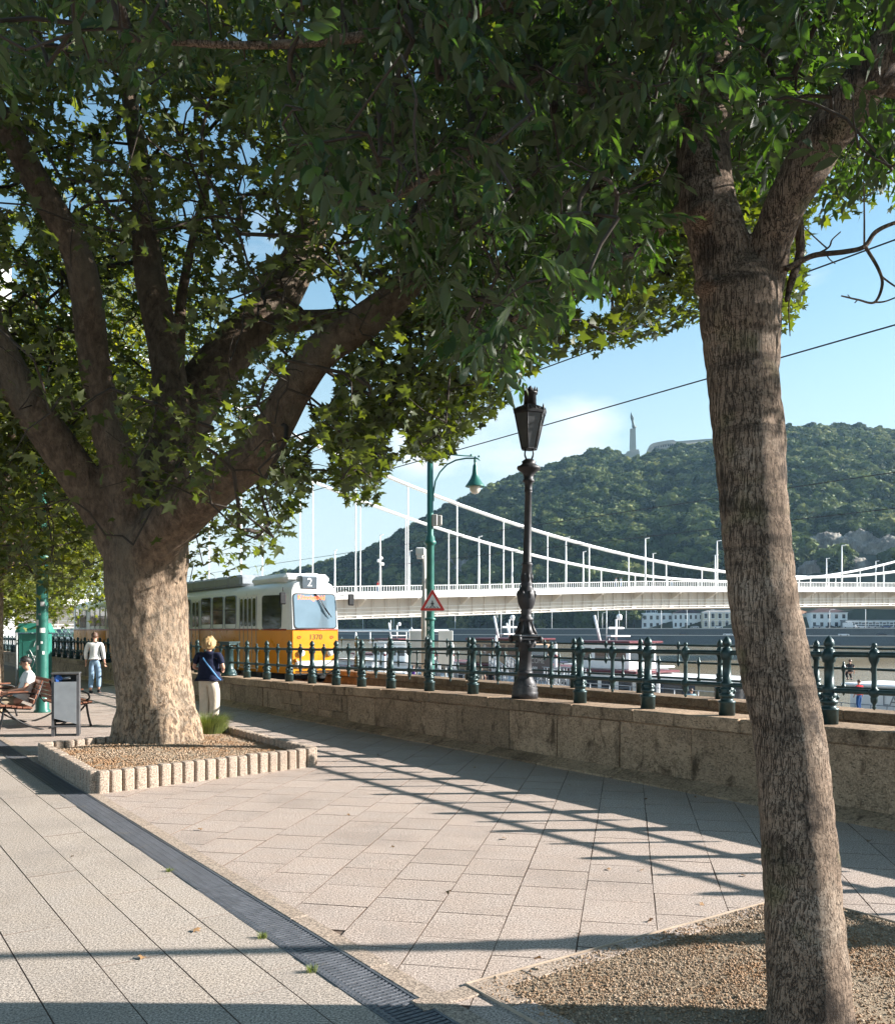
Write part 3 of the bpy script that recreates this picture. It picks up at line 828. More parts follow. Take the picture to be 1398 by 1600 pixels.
# ------------------------------------------------------------------ ornate lamp on the wall
M_lamp = pm('lamp_iron', (.035, .034, .037), .5, .3, var=.3, nscale=18, bump=.35, bscale=50, dirt=((.085, .075, .07), 6, .56))
M_lglass = pm('lamp_glass', (.10, .105, .11), .12, 0, var=.15, spec=.6)
ZL = .003036
def lz(y): return (1560 - y) * ZL
def ornate_lamp(loc, label, group):
    t = thing('street_lamp', label, 'street lamp', loc, .3, group)
    b = MB(); b.lathe([(lz(y), r * ZL) for y, r in ((1560, 61), (1530, 61), (1522, 57), (1512, 60), (1500, 52), (1492, 54), (1470, 40), (1452, 31), (1446, 36), (1436, 36), (1430, 30))], 28)
    for a in range(12): b.lathe([(0, .012), (.03, .02), (.06, .012)], 6, c=(.15 * math.cos(a * .5236), .15 * math.sin(a * .5236), lz(1512)))
    b.build('base', M_lamp, t)
    b = MB(); b.lathe([(lz(y), r * ZL) for y, r in ((1432, 30), (1428, 31), (1345, 28), (1340, 34), (1328, 34), (1322, 36), (1305, 42), (1290, 44))], 32, flute=1, fd=.13, fr=(lz(1429), lz(1344)))
    b.box((0, 0, lz(1283)), (.30, .30, .05), bev=.012); b.box((0, 0, lz(1272)), (.33, .33, .022), bev=.006)
    for sx in (-1, 1):
        for sy in (-1, 1):
            b.lathe([(-.06, .012), (-.02, .035), (.02, .035), (.045, .012)], 8, c=(sx * .16, sy * .16, lz(1285)))
        b.lathe([(-.05, .02), (0, .045), (.05, .02)], 8, c=(sx * .12, 0, lz(1305))); b.lathe([(-.05, .02), (0, .045), (.05, .02)], 8, c=(0, sx * .12, lz(1305)))
    b.build('pedestal', M_lamp, t)
    b = MB(); b.lathe([(lz(y), r * ZL) for y, r in ((1266, 56), (1255, 44), (1235, 34), (1205, 26), (1200, 34), (1188, 34), (1180, 26), (1165, 23), (1158, 27), (1150, 22), (1140, 30), (1120, 38), (1098, 43), (1078, 44), (1060, 38), (1048, 31), (1040, 26), (1032, 29), (1020, 24), (1000, 25), (945, 22), (938, 27), (930, 21))], 28)
    for a in range(8):
        th = a * .785
        b.lathe([(0, .01), (.05, .03), (.1, .012)], 6, c=(.125 * math.cos(th), .125 * math.sin(th), lz(1095)))
        b.lathe([(0, .008), (.06, .022), (.12, .01)], 6, c=(.075 * math.cos(th), .075 * math.sin(th), lz(1020)))
        b.tube([(.15 * math.cos(th), .15 * math.sin(th), lz(1262)), (.11 * math.cos(th), .11 * math.sin(th), lz(1235)), (.085 * math.cos(th), .085 * math.sin(th), lz(1205))], [.03, .024, .01], 6)
    b.build('vase', M_lamp, t)
    b = MB(); b.lathe([(lz(930), 21 * ZL), (lz(928), 20 * ZL), (lz(605), 15.5 * ZL), (lz(600), 20 * ZL)], 32, flute=1, fd=.17, fr=(lz(926), lz(608)))
    b.build('shaft', M_lamp, t)
    b = MB(); b.lathe([(lz(y), r * ZL) for y, r in ((600, 20), (590, 17), (560, 18), (556, 27), (548, 28), (543, 21), (525, 24), (512, 33), (500, 52), (494, 55), (486, 54), (480, 40), (470, 30), (462, 34), (456, 26), (450, 18))], 28)
    for a in range(16): b.lathe([(0, .008), (.012, .013), (.03, .004)], 5, c=(.155 * math.cos(a * .3927), .155 * math.sin(a * .3927), lz(494)))
    b.build('capital', M_lamp, t)
    # lantern
    ln = MB(); N = 6
    for a in range(4):
        th = a * 1.571 + .4
        ln.tube([(.05 * math.cos(th), .05 * math.sin(th), lz(452)), (.085 * math.cos(th), .085 * math.sin(th), lz(430)), (.075 * math.cos(th), .075 * math.sin(th), lz(405))], .011, 6)
    ln.lathe([(lz(408), .05), (lz(406), .12), (lz(400), .12), (lz(399), .10)], N, smooth=False)
    for a in range(N):
        th = 2 * math.pi * a / N
        ln.tube([(.113 * math.cos(th), .113 * math.sin(th), lz(402)), (.225 * math.cos(th), .225 * math.sin(th), lz(244))], .010, 5)
        ln.lathe([(0, .014), (.03, .02), (.06, .012), (.09, .002)], 6, c=(.236 * math.cos(th), .236 * math.sin(th), lz(232)))
        for q in (.25, .5, .75):
            th2 = 2 * math.pi * (a + 1) / N
            x = .232 * (math.cos(th) * (1 - q) + math.cos(th2) * q); y = .232 * (math.sin(th) * (1 - q) + math.sin(th2) * q)
            ln.lathe([(0, .014), (.02, .016), (.045, .002)], 5, c=(x, y, lz(230)))
    ln.lathe([(lz(246), .22), (lz(243), .242), (lz(232), .248), (lz(226), .24), (lz(215), .2), (lz(205), .13), (lz(200), .1)], N, smooth=False)
    ln.lathe([(lz(202), .092), (lz(150), .085), (lz(148), .105), (lz(140), .108), (lz(136), .09)], 12)
    for a in range(10):
        th = a * .628; ln.lathe([(0, .012), (.03, .017), (.07, .002)], 5, c=(.098 * math.cos(th), .098 * math.sin(th), lz(140)))
    ln.lathe([(lz(138), .09), (lz(128), .05), (lz(118), .03), (lz(108), .001)], 10)
    lo = ln.build('lantern', M_lamp, t)
    for a in range(N):
        th, th2 = 2 * math.pi * a / N, 2 * math.pi * (a + 1) / N
        p = [(.107 * math.cos(th), .107 * math.sin(th), lz(400)), (.107 * math.cos(th2), .107 * math.sin(th2), lz(400)), (.216 * math.cos(th2), .216 * math.sin(th2), lz(246)), (.216 * math.cos(th), .216 * math.sin(th), lz(246))]
        m = MB(); m.add(p + [tuple(Vector(q) * 1.0 - Vector((.006 * math.cos((th + th2) / 2), .006 * math.sin((th + th2) / 2), 0))) for q in p], [(0, 1, 2, 3), (7, 6, 5, 4), (0, 4, 5, 1), (2, 6, 7, 3), (1, 5, 6, 2), (3, 7, 4, 0)])
        m.build('glass_pane', M_lglass, lo)
    return t
lampA = ornate_lamp(W(T_LAMP, .45, ztop(T_LAMP) - .003), 'tall black ornate lamp with a hexagonal lantern standing on the wall', 'ornate lamps on the quay wall')
lampA.rotation_euler = (0, R(1.1), .3)
lampB = copy_tree(lampA)                              # the next lamp along the wall, just right of the frame: its shadow crosses the paving
lampB.location = W(-3.3, .45, ztop(-3.3) - .003); lampB.rotation_euler = (0, 0, .1)
lampB['label'] = 'black ornate wall lamp standing beyond the leaning tree, its shadow on the paving'

# ------------------------------------------------------------------ green poles
M_green = pm('pole_green', (.022, .125, .10), .38, .1, var=.15, nscale=5, bump=.1, bscale=30, dirt=((.10, .21, .18), 5, .63))
M_white = pm('white_paint', (.72, .72, .70), .45, var=.06)
M_grey = pm('grey_paint', (.32, .33, .33), .5, var=.12)
M_black = pm('black_metal', (.02, .02, .021), .45, .3, var=.2)
def green_pole(loc, zt, r0, r1, zc, label):
    t = thing('lamp_post', label, 'lamp post', loc)
    b = MB(); b.lathe([(0, r0 * 1.35), (.05, r0 * 1.35), (.08, r0 * 1.1), (.5, r0 * 1.05), (.55, r0), (zc - .1, r0 * .92), (zc - .06, r0 * 1.05), (zc - .04, r0 * 1.38), (zc + .03, r0 * 1.42), (zc + .06, r0 * 1.15), (zc + .16, r0 * 1.05), (zc + .2, r1 * 1.05), (zt, r1 * .92), (zt + .02, r1 * .5)], 24)
    b.build('pole', M_green, t)
    return t
PB = at(672, 1100, 24.5); PB.z = .09
gp = green_pole(PB, 8.4, .115, .085, 4.15 - .09, 'slim green lamp post with bell lamp and warning sign beyond the railing')
for zc in (1.95, 6.6):
    b = MB(); b.lathe([(zc - .03, .11), (zc - .01, .15 if zc < 3 else .10), (zc + .04, .15 if zc < 3 else .10), (zc + .06, .11)], 24); b.build('collar', M_green, gp)
def zpx(py, Y): return EYE + (HY - py) / F * Y
def loc_px(px, py, Y, o): return at(px, py, Y) - o
arm = MB()
arm.tube([loc_px(px, py, 24.5, PB) for px, py in ((677, 783), (677, 770), (680, 752), (687, 738), (698, 726), (712, 719), (728, 716), (745, 716), (750, 719))], .022, 8)
arm.tube([loc_px(px, py, 24.5, PB) for px, py in ((675, 707), (700, 710), (740, 713))], .018, 8)
for q in ((736, 711), (748, 713)): arm.lathe([(-.03, .001), (-.02, .03), (.02, .03), (.03, .001)], 8, c=tuple(loc_px(*q, 24.5, PB)))
arm.build('bracket', M_green, gp)
lc = loc_px(742, 745, 24.5, PB)
b = MB(); b.lathe([(.56, .02), (.5, .03), (.44, .04), (.36, .03), (.3, .06), (.12, .075), (.05, .09), (-.05, .13), (-.16, .20), (-.25, .265), (-.27, .27), (-.275, .25), (-.26, .12)], 24, c=tuple(lc))
ls = b.build('lamp_shade', M_green, gp)
b = MB(); b.lathe([(-.255, .15), (-.30, .155), (-.38, .14), (-.45, .09), (-.48, .001)], 20, c=tuple(lc)); b.build('lamp_bowl', pm('milk_glass', (.70, .62, .52), .15, var=.06), gp)
b = MB(); b.box(tuple(loc_px(679, 813, 24.4, PB)), (.15, .16, .32), bev=.02); b.box(tuple(loc_px(687, 813, 24.45, PB)), (.12, .2, .27), bev=.02); b.build('junction_box', pm('box_tan', (.42, .40, .36), .5), gp)
# numbers on the pole and the warning sign
def text(name, s, size, loc, rot, mat, parent=None, ext=.002, align='CENTER'):
    cu = bpy.data.curves.new(name, 'FONT'); cu.body = s; cu.size = size; cu.extrude = ext; cu.align_x = align; cu.align_y = 'CENTER'
    ob = bpy.data.objects.new(name, cu); col.objects.link(ob)
    bpy.context.view_layer.update()
    me = bpy.data.meshes.new_from_object(ob.evaluated_get(bpy.context.evaluated_depsgraph_get()))
    bpy.data.objects.remove(ob); bpy.data.curves.remove(cu)
    me.materials.clear(); me.materials.append(mat)
    return link(name, me, parent, loc, rot)
for i, ch in enumerate('196'):
    text('digit', ch, .17, loc_px(669.5, 972 + i * 11, 24.5 - .118, PB), (R(90), 0, 0), M_white, gp)
sg = thing('warning_sign', 'red bordered triangular pedestrian crossing warning sign fixed on the green post', 'road sign', at(675.5, 943, 24.5 - .17))
def tri(h, r):   # rounded triangle of circum-height h
    pts = []
    for a in (90, 210, 330):
        cx, cy = (h - r) * math.cos(R(a)), (h - r) * math.sin(R(a))
        for q in (-60, -30, 0, 30, 60): pts.append((cx + r * math.cos(R(a + q)), cy + r * math.sin(R(a + q))))
    return pts
def flat(pts, y0, y1, mat, name, parent):
    n = len(pts); m = MB()
    m.add([(p[0], y0, p[1]) for p in pts] + [(p[0], y1, p[1]) for p in pts], [tuple(range(n)), tuple(range(2 * n - 1, n - 1, -1))] + [(i, n + i, n + (i + 1) % n, (i + 1) % n) for i in range(n)])
    return m.build(name, mat, parent)
M_red = pm('sign_red', (.62, .045, .035), .4, var=.06)
flat(tri(.385, .03), 0, .012, M_white, 'sign_back', sg)
flat(tri(.365, .03), -.003, -.0005, M_red, 'red_border', sg)
flat(tri(.25, .01), -.006, -.0035, M_white, 'white_field', sg)
pic = MB()
def bar(a, b_, w):
    a, b_ = Vector(a), Vector(b_); d = (b_ - a).normalized(); n = Vector((-d.y, d.x)) * w / 2
    q = [a - n, b_ - n, b_ + n, a + n]
    pic.add([(p.x, -.0085, p.y) for p in q] + [(p.x, -.0065, p.y) for p in q], [(0, 1, 2, 3), (7, 6, 5, 4), (0, 4, 5, 1), (1, 5, 6, 2), (2, 6, 7, 3), (3, 7, 4, 0)])
bar((0, .03), (0, -.03), .045); bar((0, -.02), (-.05, -.12), .02); bar((0, -.02), (.05, -.12), .02); bar((-.01, .03), (-.055, -.025), .014); bar((.01, .03), (.055, -.025), .014)
for x in (-.13, -.07, .07, .13, 0): bar((x * .92, -.085), (x * 1.25, -.128), .018)
pic.lathe([(-.02, .001), (-.014, .014), (0, .02), (.014, .014), (.02, .001)], 8, c=(0, -.006, .06))
pic.build('pictogram', M_black, sg)
sg.scale = (1.0, 1, 1.0)
# thin camera mast next to it
PM = at(663, 1100, 25.5); PM.z = .09
cm = thing('camera_mast', 'thin pale mast with a white camera box left of the green lamp post', 'mast', PM)
b = MB(); b.lathe([(0, .09), (2.6, .09), (2.65, .065), (zpx(858, 25.5) - .09, .05)], 12); b.build('mast', pm('mast_grey', (.48, .46, .42), .5, .2), cm)
b = MB(); b.box(tuple(loc_px(657, 862, 25.4, PM)), (.26, .34, .22), bev=.03); b.box(tuple(loc_px(656, 870, 25.35, PM)), (.18, .2, .12), bev=.02); b.build('camera_box', M_white, cm)
b = MB(); b.box(tuple(loc_px(670, 912, 25.3, PM)), (.2, .1, .32), bev=.02); b.tube([loc_px(660, 908, 25.5, PM), loc_px(674, 908, 25.4, PM)], .02, 6); b.build('clamp_box', M_grey, cm)
pn = thing('info_panel', 'white notice board standing behind the foot of the green lamp post', 'notice board', (PB.x, PB.y + 1.6, .09))
for dx in (-.42, .42):
    b = MB(); b.box((dx, 0, 1.15), (.42, .06, 1.0), bev=.01); b.build('panel', M_white, pn)
    b = MB(); b.tube([(dx, .0, 0), (dx, 0, .66)], .03, 8); b.build('leg', M_grey, pn)
# left pole
PL = G(66, 1113); PL.z = -.015
lp = green_pole(PL, 9.5, .125, .088, 3.32, 'stout teal green lamp post rising beside the seated man into the leaves')
for i, (px, py, w, h) in enumerate(((70, 944, .08, .1), (62, 973, .07, .12), (70, 985, .1, .1), (60, 928, .03, .07), (69, 1004, .04, .05), (63, 1012, .05, .09), (66, 960, .05, .04), (71, 1020, .04, .07))):
    c_ = loc_px(px, py, PL.y, PL); a = math.asin(max(-.9, min(.9, c_.x / .122)))
    m = MB(); 
    for q in range(4):
        a0, a1 = a + (q / 4 - .5) * w / .12, a + ((q + 1) / 4 - .5) * w / .12; r_ = .1265
        m.add([(r_ * math.sin(a0), -r_ * math.cos(a0), c_.z - h / 2), (r_ * math.sin(a1), -r_ * math.cos(a1), c_.z - h / 2), (r_ * math.sin(a1), -r_ * math.cos(a1), c_.z + h / 2), (r_ * math.sin(a0), -r_ * math.cos(a0), c_.z + h / 2)], [(0, 1, 2, 3)])
    m.build('sticker', M_white if i % 3 else M_grey, lp)
# ------------------------------------------------------------------ trees
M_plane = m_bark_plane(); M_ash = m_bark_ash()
M_twig = pm('twig_bark', (.045, .034, .025), .9, var=.3, nscale=30, bump=.3)
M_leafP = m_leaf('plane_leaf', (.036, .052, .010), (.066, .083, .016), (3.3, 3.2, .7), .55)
M_leafA = m_leaf('ash_leaf', (.017, .034, .011), (.033, .056, .016), (3.0, 3.6, .8), .5)

def remesh_tree(name, tubes, voxel, mat, parent, relief, seed, sm=4):
    m = MB()
    for pts, rad in tubes: m.tube(pts, rad, 28)
    ob = m.build(name, mat)
    md = ob.modifiers.new('r', 'REMESH'); md.mode = 'VOXEL'; md.voxel_size = voxel; md.use_smooth_shade = True
    ms = ob.modifiers.new('s', 'SMOOTH'); ms.iterations = sm; ms.factor = .5
    dg = bpy.context.evaluated_depsgraph_get()
    me = bpy.data.meshes.new_from_object(ob.evaluated_get(dg))
    old = ob.data; ob.modifiers.clear(); ob.data = me; bpy.data.meshes.remove(old)
    n = len(me.vertices); co = np.empty(n * 3, np.float32); me.vertices.foreach_get('co', co); co = co.reshape(-1, 3)
    no = np.empty(n * 3, np.float32); me.vertex_normals.foreach_get('vector', no); no = no.reshape(-1, 3)
    co = co + no * relief(co)[:, None]
    me.vertices.foreach_set('co', co.astype(np.float32).ravel())
    me.polygons.foreach_set('use_smooth', np.ones(len(me.polygons), bool))
    me.name = name; me.materials.clear(); me.materials.append(mat); me.update()
    ob.parent = parent
    return ob
def path(pts, n=10):
    """Catmull-Rom through (Vector, r) list"""
    P = [Vector(p[0]) for p in pts]; Rr = [p[1] for p in pts]
    out = []; ro = []
    for i in range(len(P) - 1):
        p0, p1, p2, p3 = P[max(i - 1, 0)], P[i], P[i + 1], P[min(i + 2, len(P) - 1)]
        for j in range(n):
            u = j / n
            out.append(.5 * ((2 * p1) + (p2 - p0) * u + (2 * p0 - 5 * p1 + 4 * p2 - p3) * u * u + (3 * p1 - p0 - 3 * p2 + p3) * u ** 3))
            ro.append(Rr[i] * (1 - u) + Rr[i + 1] * u)
    out.append(P[-1]); ro.append(Rr[-1])
    return out, ro
DY = [0.0]
def lim(pts):       # (px, py, Y, half width px)
    return path([(at(px, py, Y + DY[0]), w / F * (Y + DY[0])) for px, py, Y, w in pts], 8)

# silhouettes of the foliage against the sky (photo columns), used to trim the real crowns
LOWX = [-400, 0, 160, 200, 290, 330, 400, 440, 455, 465, 480, 486, 510, 540, 590, 612, 690, 720, 750, 790, 800, 850, 900, 930, 1000, 1060, 1100, 1225, 1258, 1262, 1300, 1398, 1800]
LOWY = [1000, 988, 980, 900, 900, 902, 893, 850, 835, 800, 793, 752, 747, 782, 785, 712, 722, 690, 660, 635, 592, 565, 545, 552, 532, 510, 500, 520, 470, 345, 345, 328, 300]
HOLES = [(150, 497, 20, 28), (492, 462, 34, 30), (500, 600, 24, 40), (462, 655, 26, 34), (500, 715, 18, 20), (108, 175, 12, 10), (330, 190, 14, 10), (480, 40, 30, 22), (372, 560, 10, 18), (30, 365, 16, 18), (560, 470, 16, 20), (265, 165, 10, 8), (1060, 470, 10, 8), (800, 240, 12, 9), (110, 330, 14, 10), (395, 235, 16, 12), (385, 390, 12, 14), (480, 215, 16, 10), (620, 690, 16, 20)]
_hr = np.random.default_rng(404)
HOLES += [(x, y, a, b) for x, y, a, b in zip(_hr.uniform(-20, 1010, 85), _hr.uniform(-10, 520, 85), _hr.uniform(9, 19, 85), _hr.uniform(8, 17, 85))]
def keep(P, lowshift=0.0, margin=0.0):
    px = HX + F * P[:, 0] / np.maximum(P[:, 1], .3); py = HY - F * (P[:, 2] - EYE) / np.maximum(P[:, 1], .3)
    ok = (py < np.interp(px, LOWX, LOWY) + lowshift) | (P[:, 1] < .8)
    for x, y, a, b in HOLES:
        ok &= (((px - x) / a) ** 2 + ((py - y) / b) ** 2) > 1.0
    return ok, px, py

def prune(P, limbs, r, keep_p=.08):
    """mask that clears most leaves hanging in front of the bare boughs"""
    px = HX + F * P[:, 0] / np.maximum(P[:, 1], .3); py = HY - F * (P[:, 2] - EYE) / np.maximum(P[:, 1], .3)
    m = np.ones(len(P), bool)
    for L, i0, i1, extra in limbs:
        for q, rad in list(zip(*L))[i0:i1:2]:
            lx, ly = proj(q.x, q.y, q.z); w = rad / q.y * F + extra
            m &= ~(((px - lx) ** 2 + (py - ly) ** 2 < w * w) & (P[:, 1] < q.y))
    return m | (r.uniform(size=len(P)) < keep_p)
def plane_leaf():
    pol = [(-90, .10), (-45, .42), (-18, .64), (0, .42), (28, .94), (48, .52), (90, 1.08)]
    L = [(r * math.cos(R(a)), r * math.sin(R(a))) for a, r in pol]
    pts = L + [(-x, y) for x, y in L[::-1][1:-1]] if False else L + [(-x, y) for x, y in L[-2:0:-1]]
    v = [(0, .1, 0)] + [(x, y, -.22 * abs(x) ** 1.3 - .10 * max(0, y) ** 2 + .05 * math.sin(7 * x)) for x, y in pts]
    n = len(pts)
    f = [(0, 1 + i, 1 + (i + 1) % n) for i in range(n)]
    v = np.array(v) * .5; v[:, 1] += .05
    return v, np.array(f)
def ash_leaflet(L=1.0, w=.3):
    v = [(0, 0, 0), (w * .85, .3, .06), (w * .85, .66, .05), (0, 1, -.1), (-w * .85, .66, .05), (-w * .85, .3, .06), (0, .5, 0)]
    f = [(0, 1, 6), (1, 2, 6), (2, 3, 6), (3, 4, 6), (4, 5, 6), (5, 0, 6)]
    return np.array(v) * L, np.array(f)
def ash_leaf(seed):
    """compound leaf: a drooping stalk with paired leaflets, about one unit long"""
    q = np.random.default_rng(seed)
    V, Fc = [], []; base = 0
    def addm(v, f):
        nonlocal base
        V.append(v); Fc.append(f + base); base += len(v)
    st = [np.array((0, .25 * i, -.06 * i * i * .6)) for i in range(5)]
    sv = []; 
    for p in st: sv += [p + (-.008, 0, 0), p + (.008, 0, 0)]
    sf = []
    for i in range(4): sf += [(2 * i, 2 * i + 1, 2 * i + 3), (2 * i, 2 * i + 3, 2 * i + 2)]
    addm(np.array(sv), np.array(sf))
    def place(p, yaw, pitch, L):
        v, f = ash_leaflet(L, .165 + .045 * q.random())
        cp, sp = math.cos(pitch), math.sin(pitch); cy, sy = math.cos(yaw), math.sin(yaw)
        Rx = np.array(((1, 0, 0), (0, cp, -sp), (0, sp, cp))); Rz = np.array(((cy, -sy, 0), (sy, cy, 0), (0, 0, 1)))
        ro = q.normal(0, .35); Ry = np.array(((math.cos(ro), 0, math.sin(ro)), (0, 1, 0), (-math.sin(ro), 0, math.cos(ro))))
        addm((Rz @ Rx @ Ry @ v.T).T + p, f)
    for i, u in enumerate((.35, .58, .8)):
        p = np.array((0, u, -.6 * .06 * (u * 4) ** 2))
        for sgn in (-1, 1): place(p, sgn * -(.95 + q.normal(0, .12)), -.65 + q.normal(0, .2), .50 + .06 * q.random())
    place(st[-1], q.normal(0, .15), -.75, .55)
    return np.concatenate(V), np.concatenate(Fc)

def twigs(name, nodes, cl, parent, r0, seed, mat=None, grow=.0045):
    """connect every cluster centre to the nearest limb or earlier cluster; returns attachment"""
    q = np.random.default_rng(seed)
    N = np.array([tuple(n) for n in nodes])
    d0 = np.min(((cl[:, None, ::1] - N[None]) ** 2).sum(-1), 1) if len(cl) * len(N) < 4e7 else None
    order = np.argsort(d0)
    pts = np.concatenate([N, np.zeros_like(cl)]); cnt = len(N)
    par = np.full(len(N) + len(cl), -1)
    for i in order:
        d = ((pts[:cnt] - cl[i]) ** 2).sum(1)
        d[len(N):cnt] *= 1.25
        j = int(np.argmin(d)); pts[cnt] = cl[i]; par[cnt] = j; cnt += 1
    load = np.ones(len(par))
    for i in range(len(par) - 1, len(N) - 1, -1): load[par[i]] += load[i]
    V, Fc = [], []; base = 0
    ang = np.arange(4) * np.pi / 2
    for i in range(len(N), len(par)):
        a, b = pts[par[i]], pts[i]
        r = r0 + grow * math.sqrt(load[i]); rb = r0 * .7 + grow * math.sqrt(max(load[i] - 1, 0)) * .9
        m = (a + b) / 2 + q.normal(0, .06, 3) * np.linalg.norm(b - a) + (0, 0, .05 * np.linalg.norm(b - a))
        d = b - a; L = np.linalg.norm(d)
        if L < 1e-4: continue
        d /= L; u = np.cross(d, (0, 0, 1.0)); nu = np.linalg.norm(u); u = u / nu if nu > .05 else np.array((1., 0, 0)); w = np.cross(d, u)
        ring = np.outer(np.cos(ang), u) + np.outer(np.sin(ang), w)
        for k, (p, rr_) in enumerate(((a, r), (m, (r + rb) / 2), (b, rb))): V.append(p + ring * rr_)
        for k in range(2):
            for e in range(4):
                f = (e + 1) % 4; Fc.append((base + k * 4 + e, base + k * 4 + f, base + k * 4 + 4 + f, base + k * 4 + 4 + e))
        base += 12
    me = np_mesh(name, np.concatenate(V), np.array(Fc), mat or M_twig, True)
    return tag(link(name, me, parent), kind='stuff')

def leaves_out(tree, Pos, Rm, Sc, variants, mat, nobj, name='leaf'):
    """the leaves that show largest become objects, the rest one crown mesh"""
    px = HX + F * Pos[:, 0] / np.maximum(Pos[:, 1], .3); py = HY - F * (Pos[:, 2] - EYE) / np.maximum(Pos[:, 1], .3)
    inf = (px > -10) & (px < 1408) & (py > -10) & (py < 1610) & (Pos[:, 1] > .8)
    size = np.where(inf, Sc / np.maximum(Pos[:, 1], .3), -1)
    order = np.argsort(-size)[:nobj]
    order = order[size[order] > 0]
    mes = [np_mesh(name, v, f, mat) for v, f in variants]
    for i in order:
        M = Matrix([[*Rm[i][r] * Sc[i], Pos[i][r]] for r in range(3)] + [[0, 0, 0, 1]])
        o = link(name, mes[i % len(mes)], tree); o.matrix_local = M
    mask = np.ones(len(Pos), bool); mask[order] = False
    V, Fc = [], []; base = 0
    idx = np.arange(len(Pos))
    for k, (v, f) in enumerate(variants):
        s = mask & (idx % len(variants) == k)
        a, b = scatter(v, f, Pos[s], Rm[s], Sc[s])
        V.append(a); Fc.append(b + base); base += len(a)
    me = np_mesh('crown', np.concatenate(V), np.concatenate(Fc), mat)
    return tag(link('crown', me, tree), kind='stuff')

# ---- the big plane tree in the planter
plane = thing('plane_tree', 'massive plane tree with mottled trunk and spreading limbs in the block planter', 'tree')
Y1 = 13.1
trunk_rows = [(246, 1185, 78), (247, 1172, 68), (246, 1150, 63), (243, 1100, 60), (238, 1050, 60), (233, 1000, 60.5), (230, 950, 61), (228, 905, 62), (230, 870, 64), (232, 840, 60), (232, 815, 46)]
tub = [path([(at(x, y, Y1), w / F * Y1) for x, y, w in trunk_rows], 4)]
L1 = lim([(205, 880, 13.0, 34), (160, 800, 12.9, 33), (110, 725, 12.7, 31), (62, 655, 12.5, 30), (22, 590, 12.3, 27), (-8, 530, 12.1, 25), (-45, 420, 11.8, 20), (-110, 260, 11.4, 14), (-170, 60, 11.2, 7)])
L2 = lim([(215, 860, 12.9, 36), (196, 760, 12.8, 30), (166, 660, 12.7, 25), (146, 560, 12.6, 24), (136, 470, 12.4, 24), (118, 390, 12.2, 23), (66, 300, 12.0, 22), (20, 215, 11.8, 20), (-15, 150, 11.6, 17), (-60, 20, 11.4, 10)])
L3 = lim([(240, 850, 13.3, 40), (262, 720, 13.8, 32), (266, 610, 14.2, 27), (252, 520, 14.4, 25), (236, 440, 14.5, 24), (228, 370, 14.5, 21), (222, 280, 14.6, 16), (205, 170, 14.7, 13), (190, 60, 14.8, 11), (180, -80, 15, 6)])
L4 = lim([(235, 850, 13.5, 44), (250, 740, 14.1, 42), (300, 630, 14.9, 40), (355, 555, 15.4, 36), (415, 490, 15.8, 36), (455, 430, 16, 30), (500, 330, 16.4, 22), (520, 220, 16.8, 17), (560, 90, 17.2, 12), (590, -60, 17.5, 6)])
L5 = lim([(225, 870, 12.9, 44), (270, 815, 12.6, 40), (335, 760, 12.2, 36), (400, 712, 11.9, 30), (432, 660, 11.7, 29), (458, 610, 11.6, 28), (500, 550, 11.4, 28), (560, 508, 11.2, 27), (610, 470, 11.0, 25), (652, 428, 10.9, 21), (700, 370, 10.9, 18), (770, 320, 11.2, 15), (850, 290, 11.6, 13), (890, 230, 12, 11), (905, 160, 12.3, 7)])
L6 = lim([(430, 505, 15.6, 20), (500, 498, 15.2, 15), (570, 497, 14.9, 14), (650, 502, 14.6, 12), (720, 505, 14.3, 9), (800, 490, 14, 6)])
L7 = lim([(250, 610, 14.2, 12), (278, 570, 14.6, 10), (282, 480, 14.8, 9), (300, 380, 15, 7), (330, 260, 15.2, 5)])
L8 = lim([(20, 590, 12.3, 16), (-60, 620, 12, 16), (-160, 560, 11.6, 12), (-280, 480, 11.2, 7)])
L9 = lim([(340, 300, 15.5, 7), (400, 210, 16, 8), (470, 160, 16.4, 6), (520, 140, 16.6, 4)])
knob = [(Vector(at(418, 708, 11.72)), 0.0)]
tub += [L1, L2, L3, L4, L5, L6, L7, L8]
kp = at(419, 706, 11.78); tub.append(([kp, kp + Vector((.05, -.14, .03))], [.17, .10]))
kp = at(466, 604, 11.5); tub.append(([kp, kp + Vector((-.03, -.1, .0))], [.13, .07]))
for (px, d) in ((188, -.25), (300, -.2), (262, -.5), (222, -.45)):     # root flare
    p = at(px, 1150, Y1 + d); q0 = at(246, 1150, Y1); p = q0.lerp(p, .72); tub.append(([q0.lerp(p, .5) + Vector((0, 0, .7)), p + Vector((0, 0, .2)), q0.lerp(p, 1.12) + Vector((0, 0, -.25))], [.22, .26, .30]))
def relP(co):
    low = np.clip((4.0 - co[:, 2]) / 2.0, .25, 1)
    st = co * np.array((1, 1, .35))
    n = vnoise(st * 3.2, 1) * .035 + vnoise(st * 9, 2) * .014 + vnoise(co * 22, 4) * .006
    return n * low
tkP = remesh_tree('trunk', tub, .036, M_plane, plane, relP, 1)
nodesP = []
for L in (L1, L2, L3, L4, L5, L6, L7, L8): nodesP += L[0][10 if L in (L1, L2, L3, L4, L5) else 0::2]

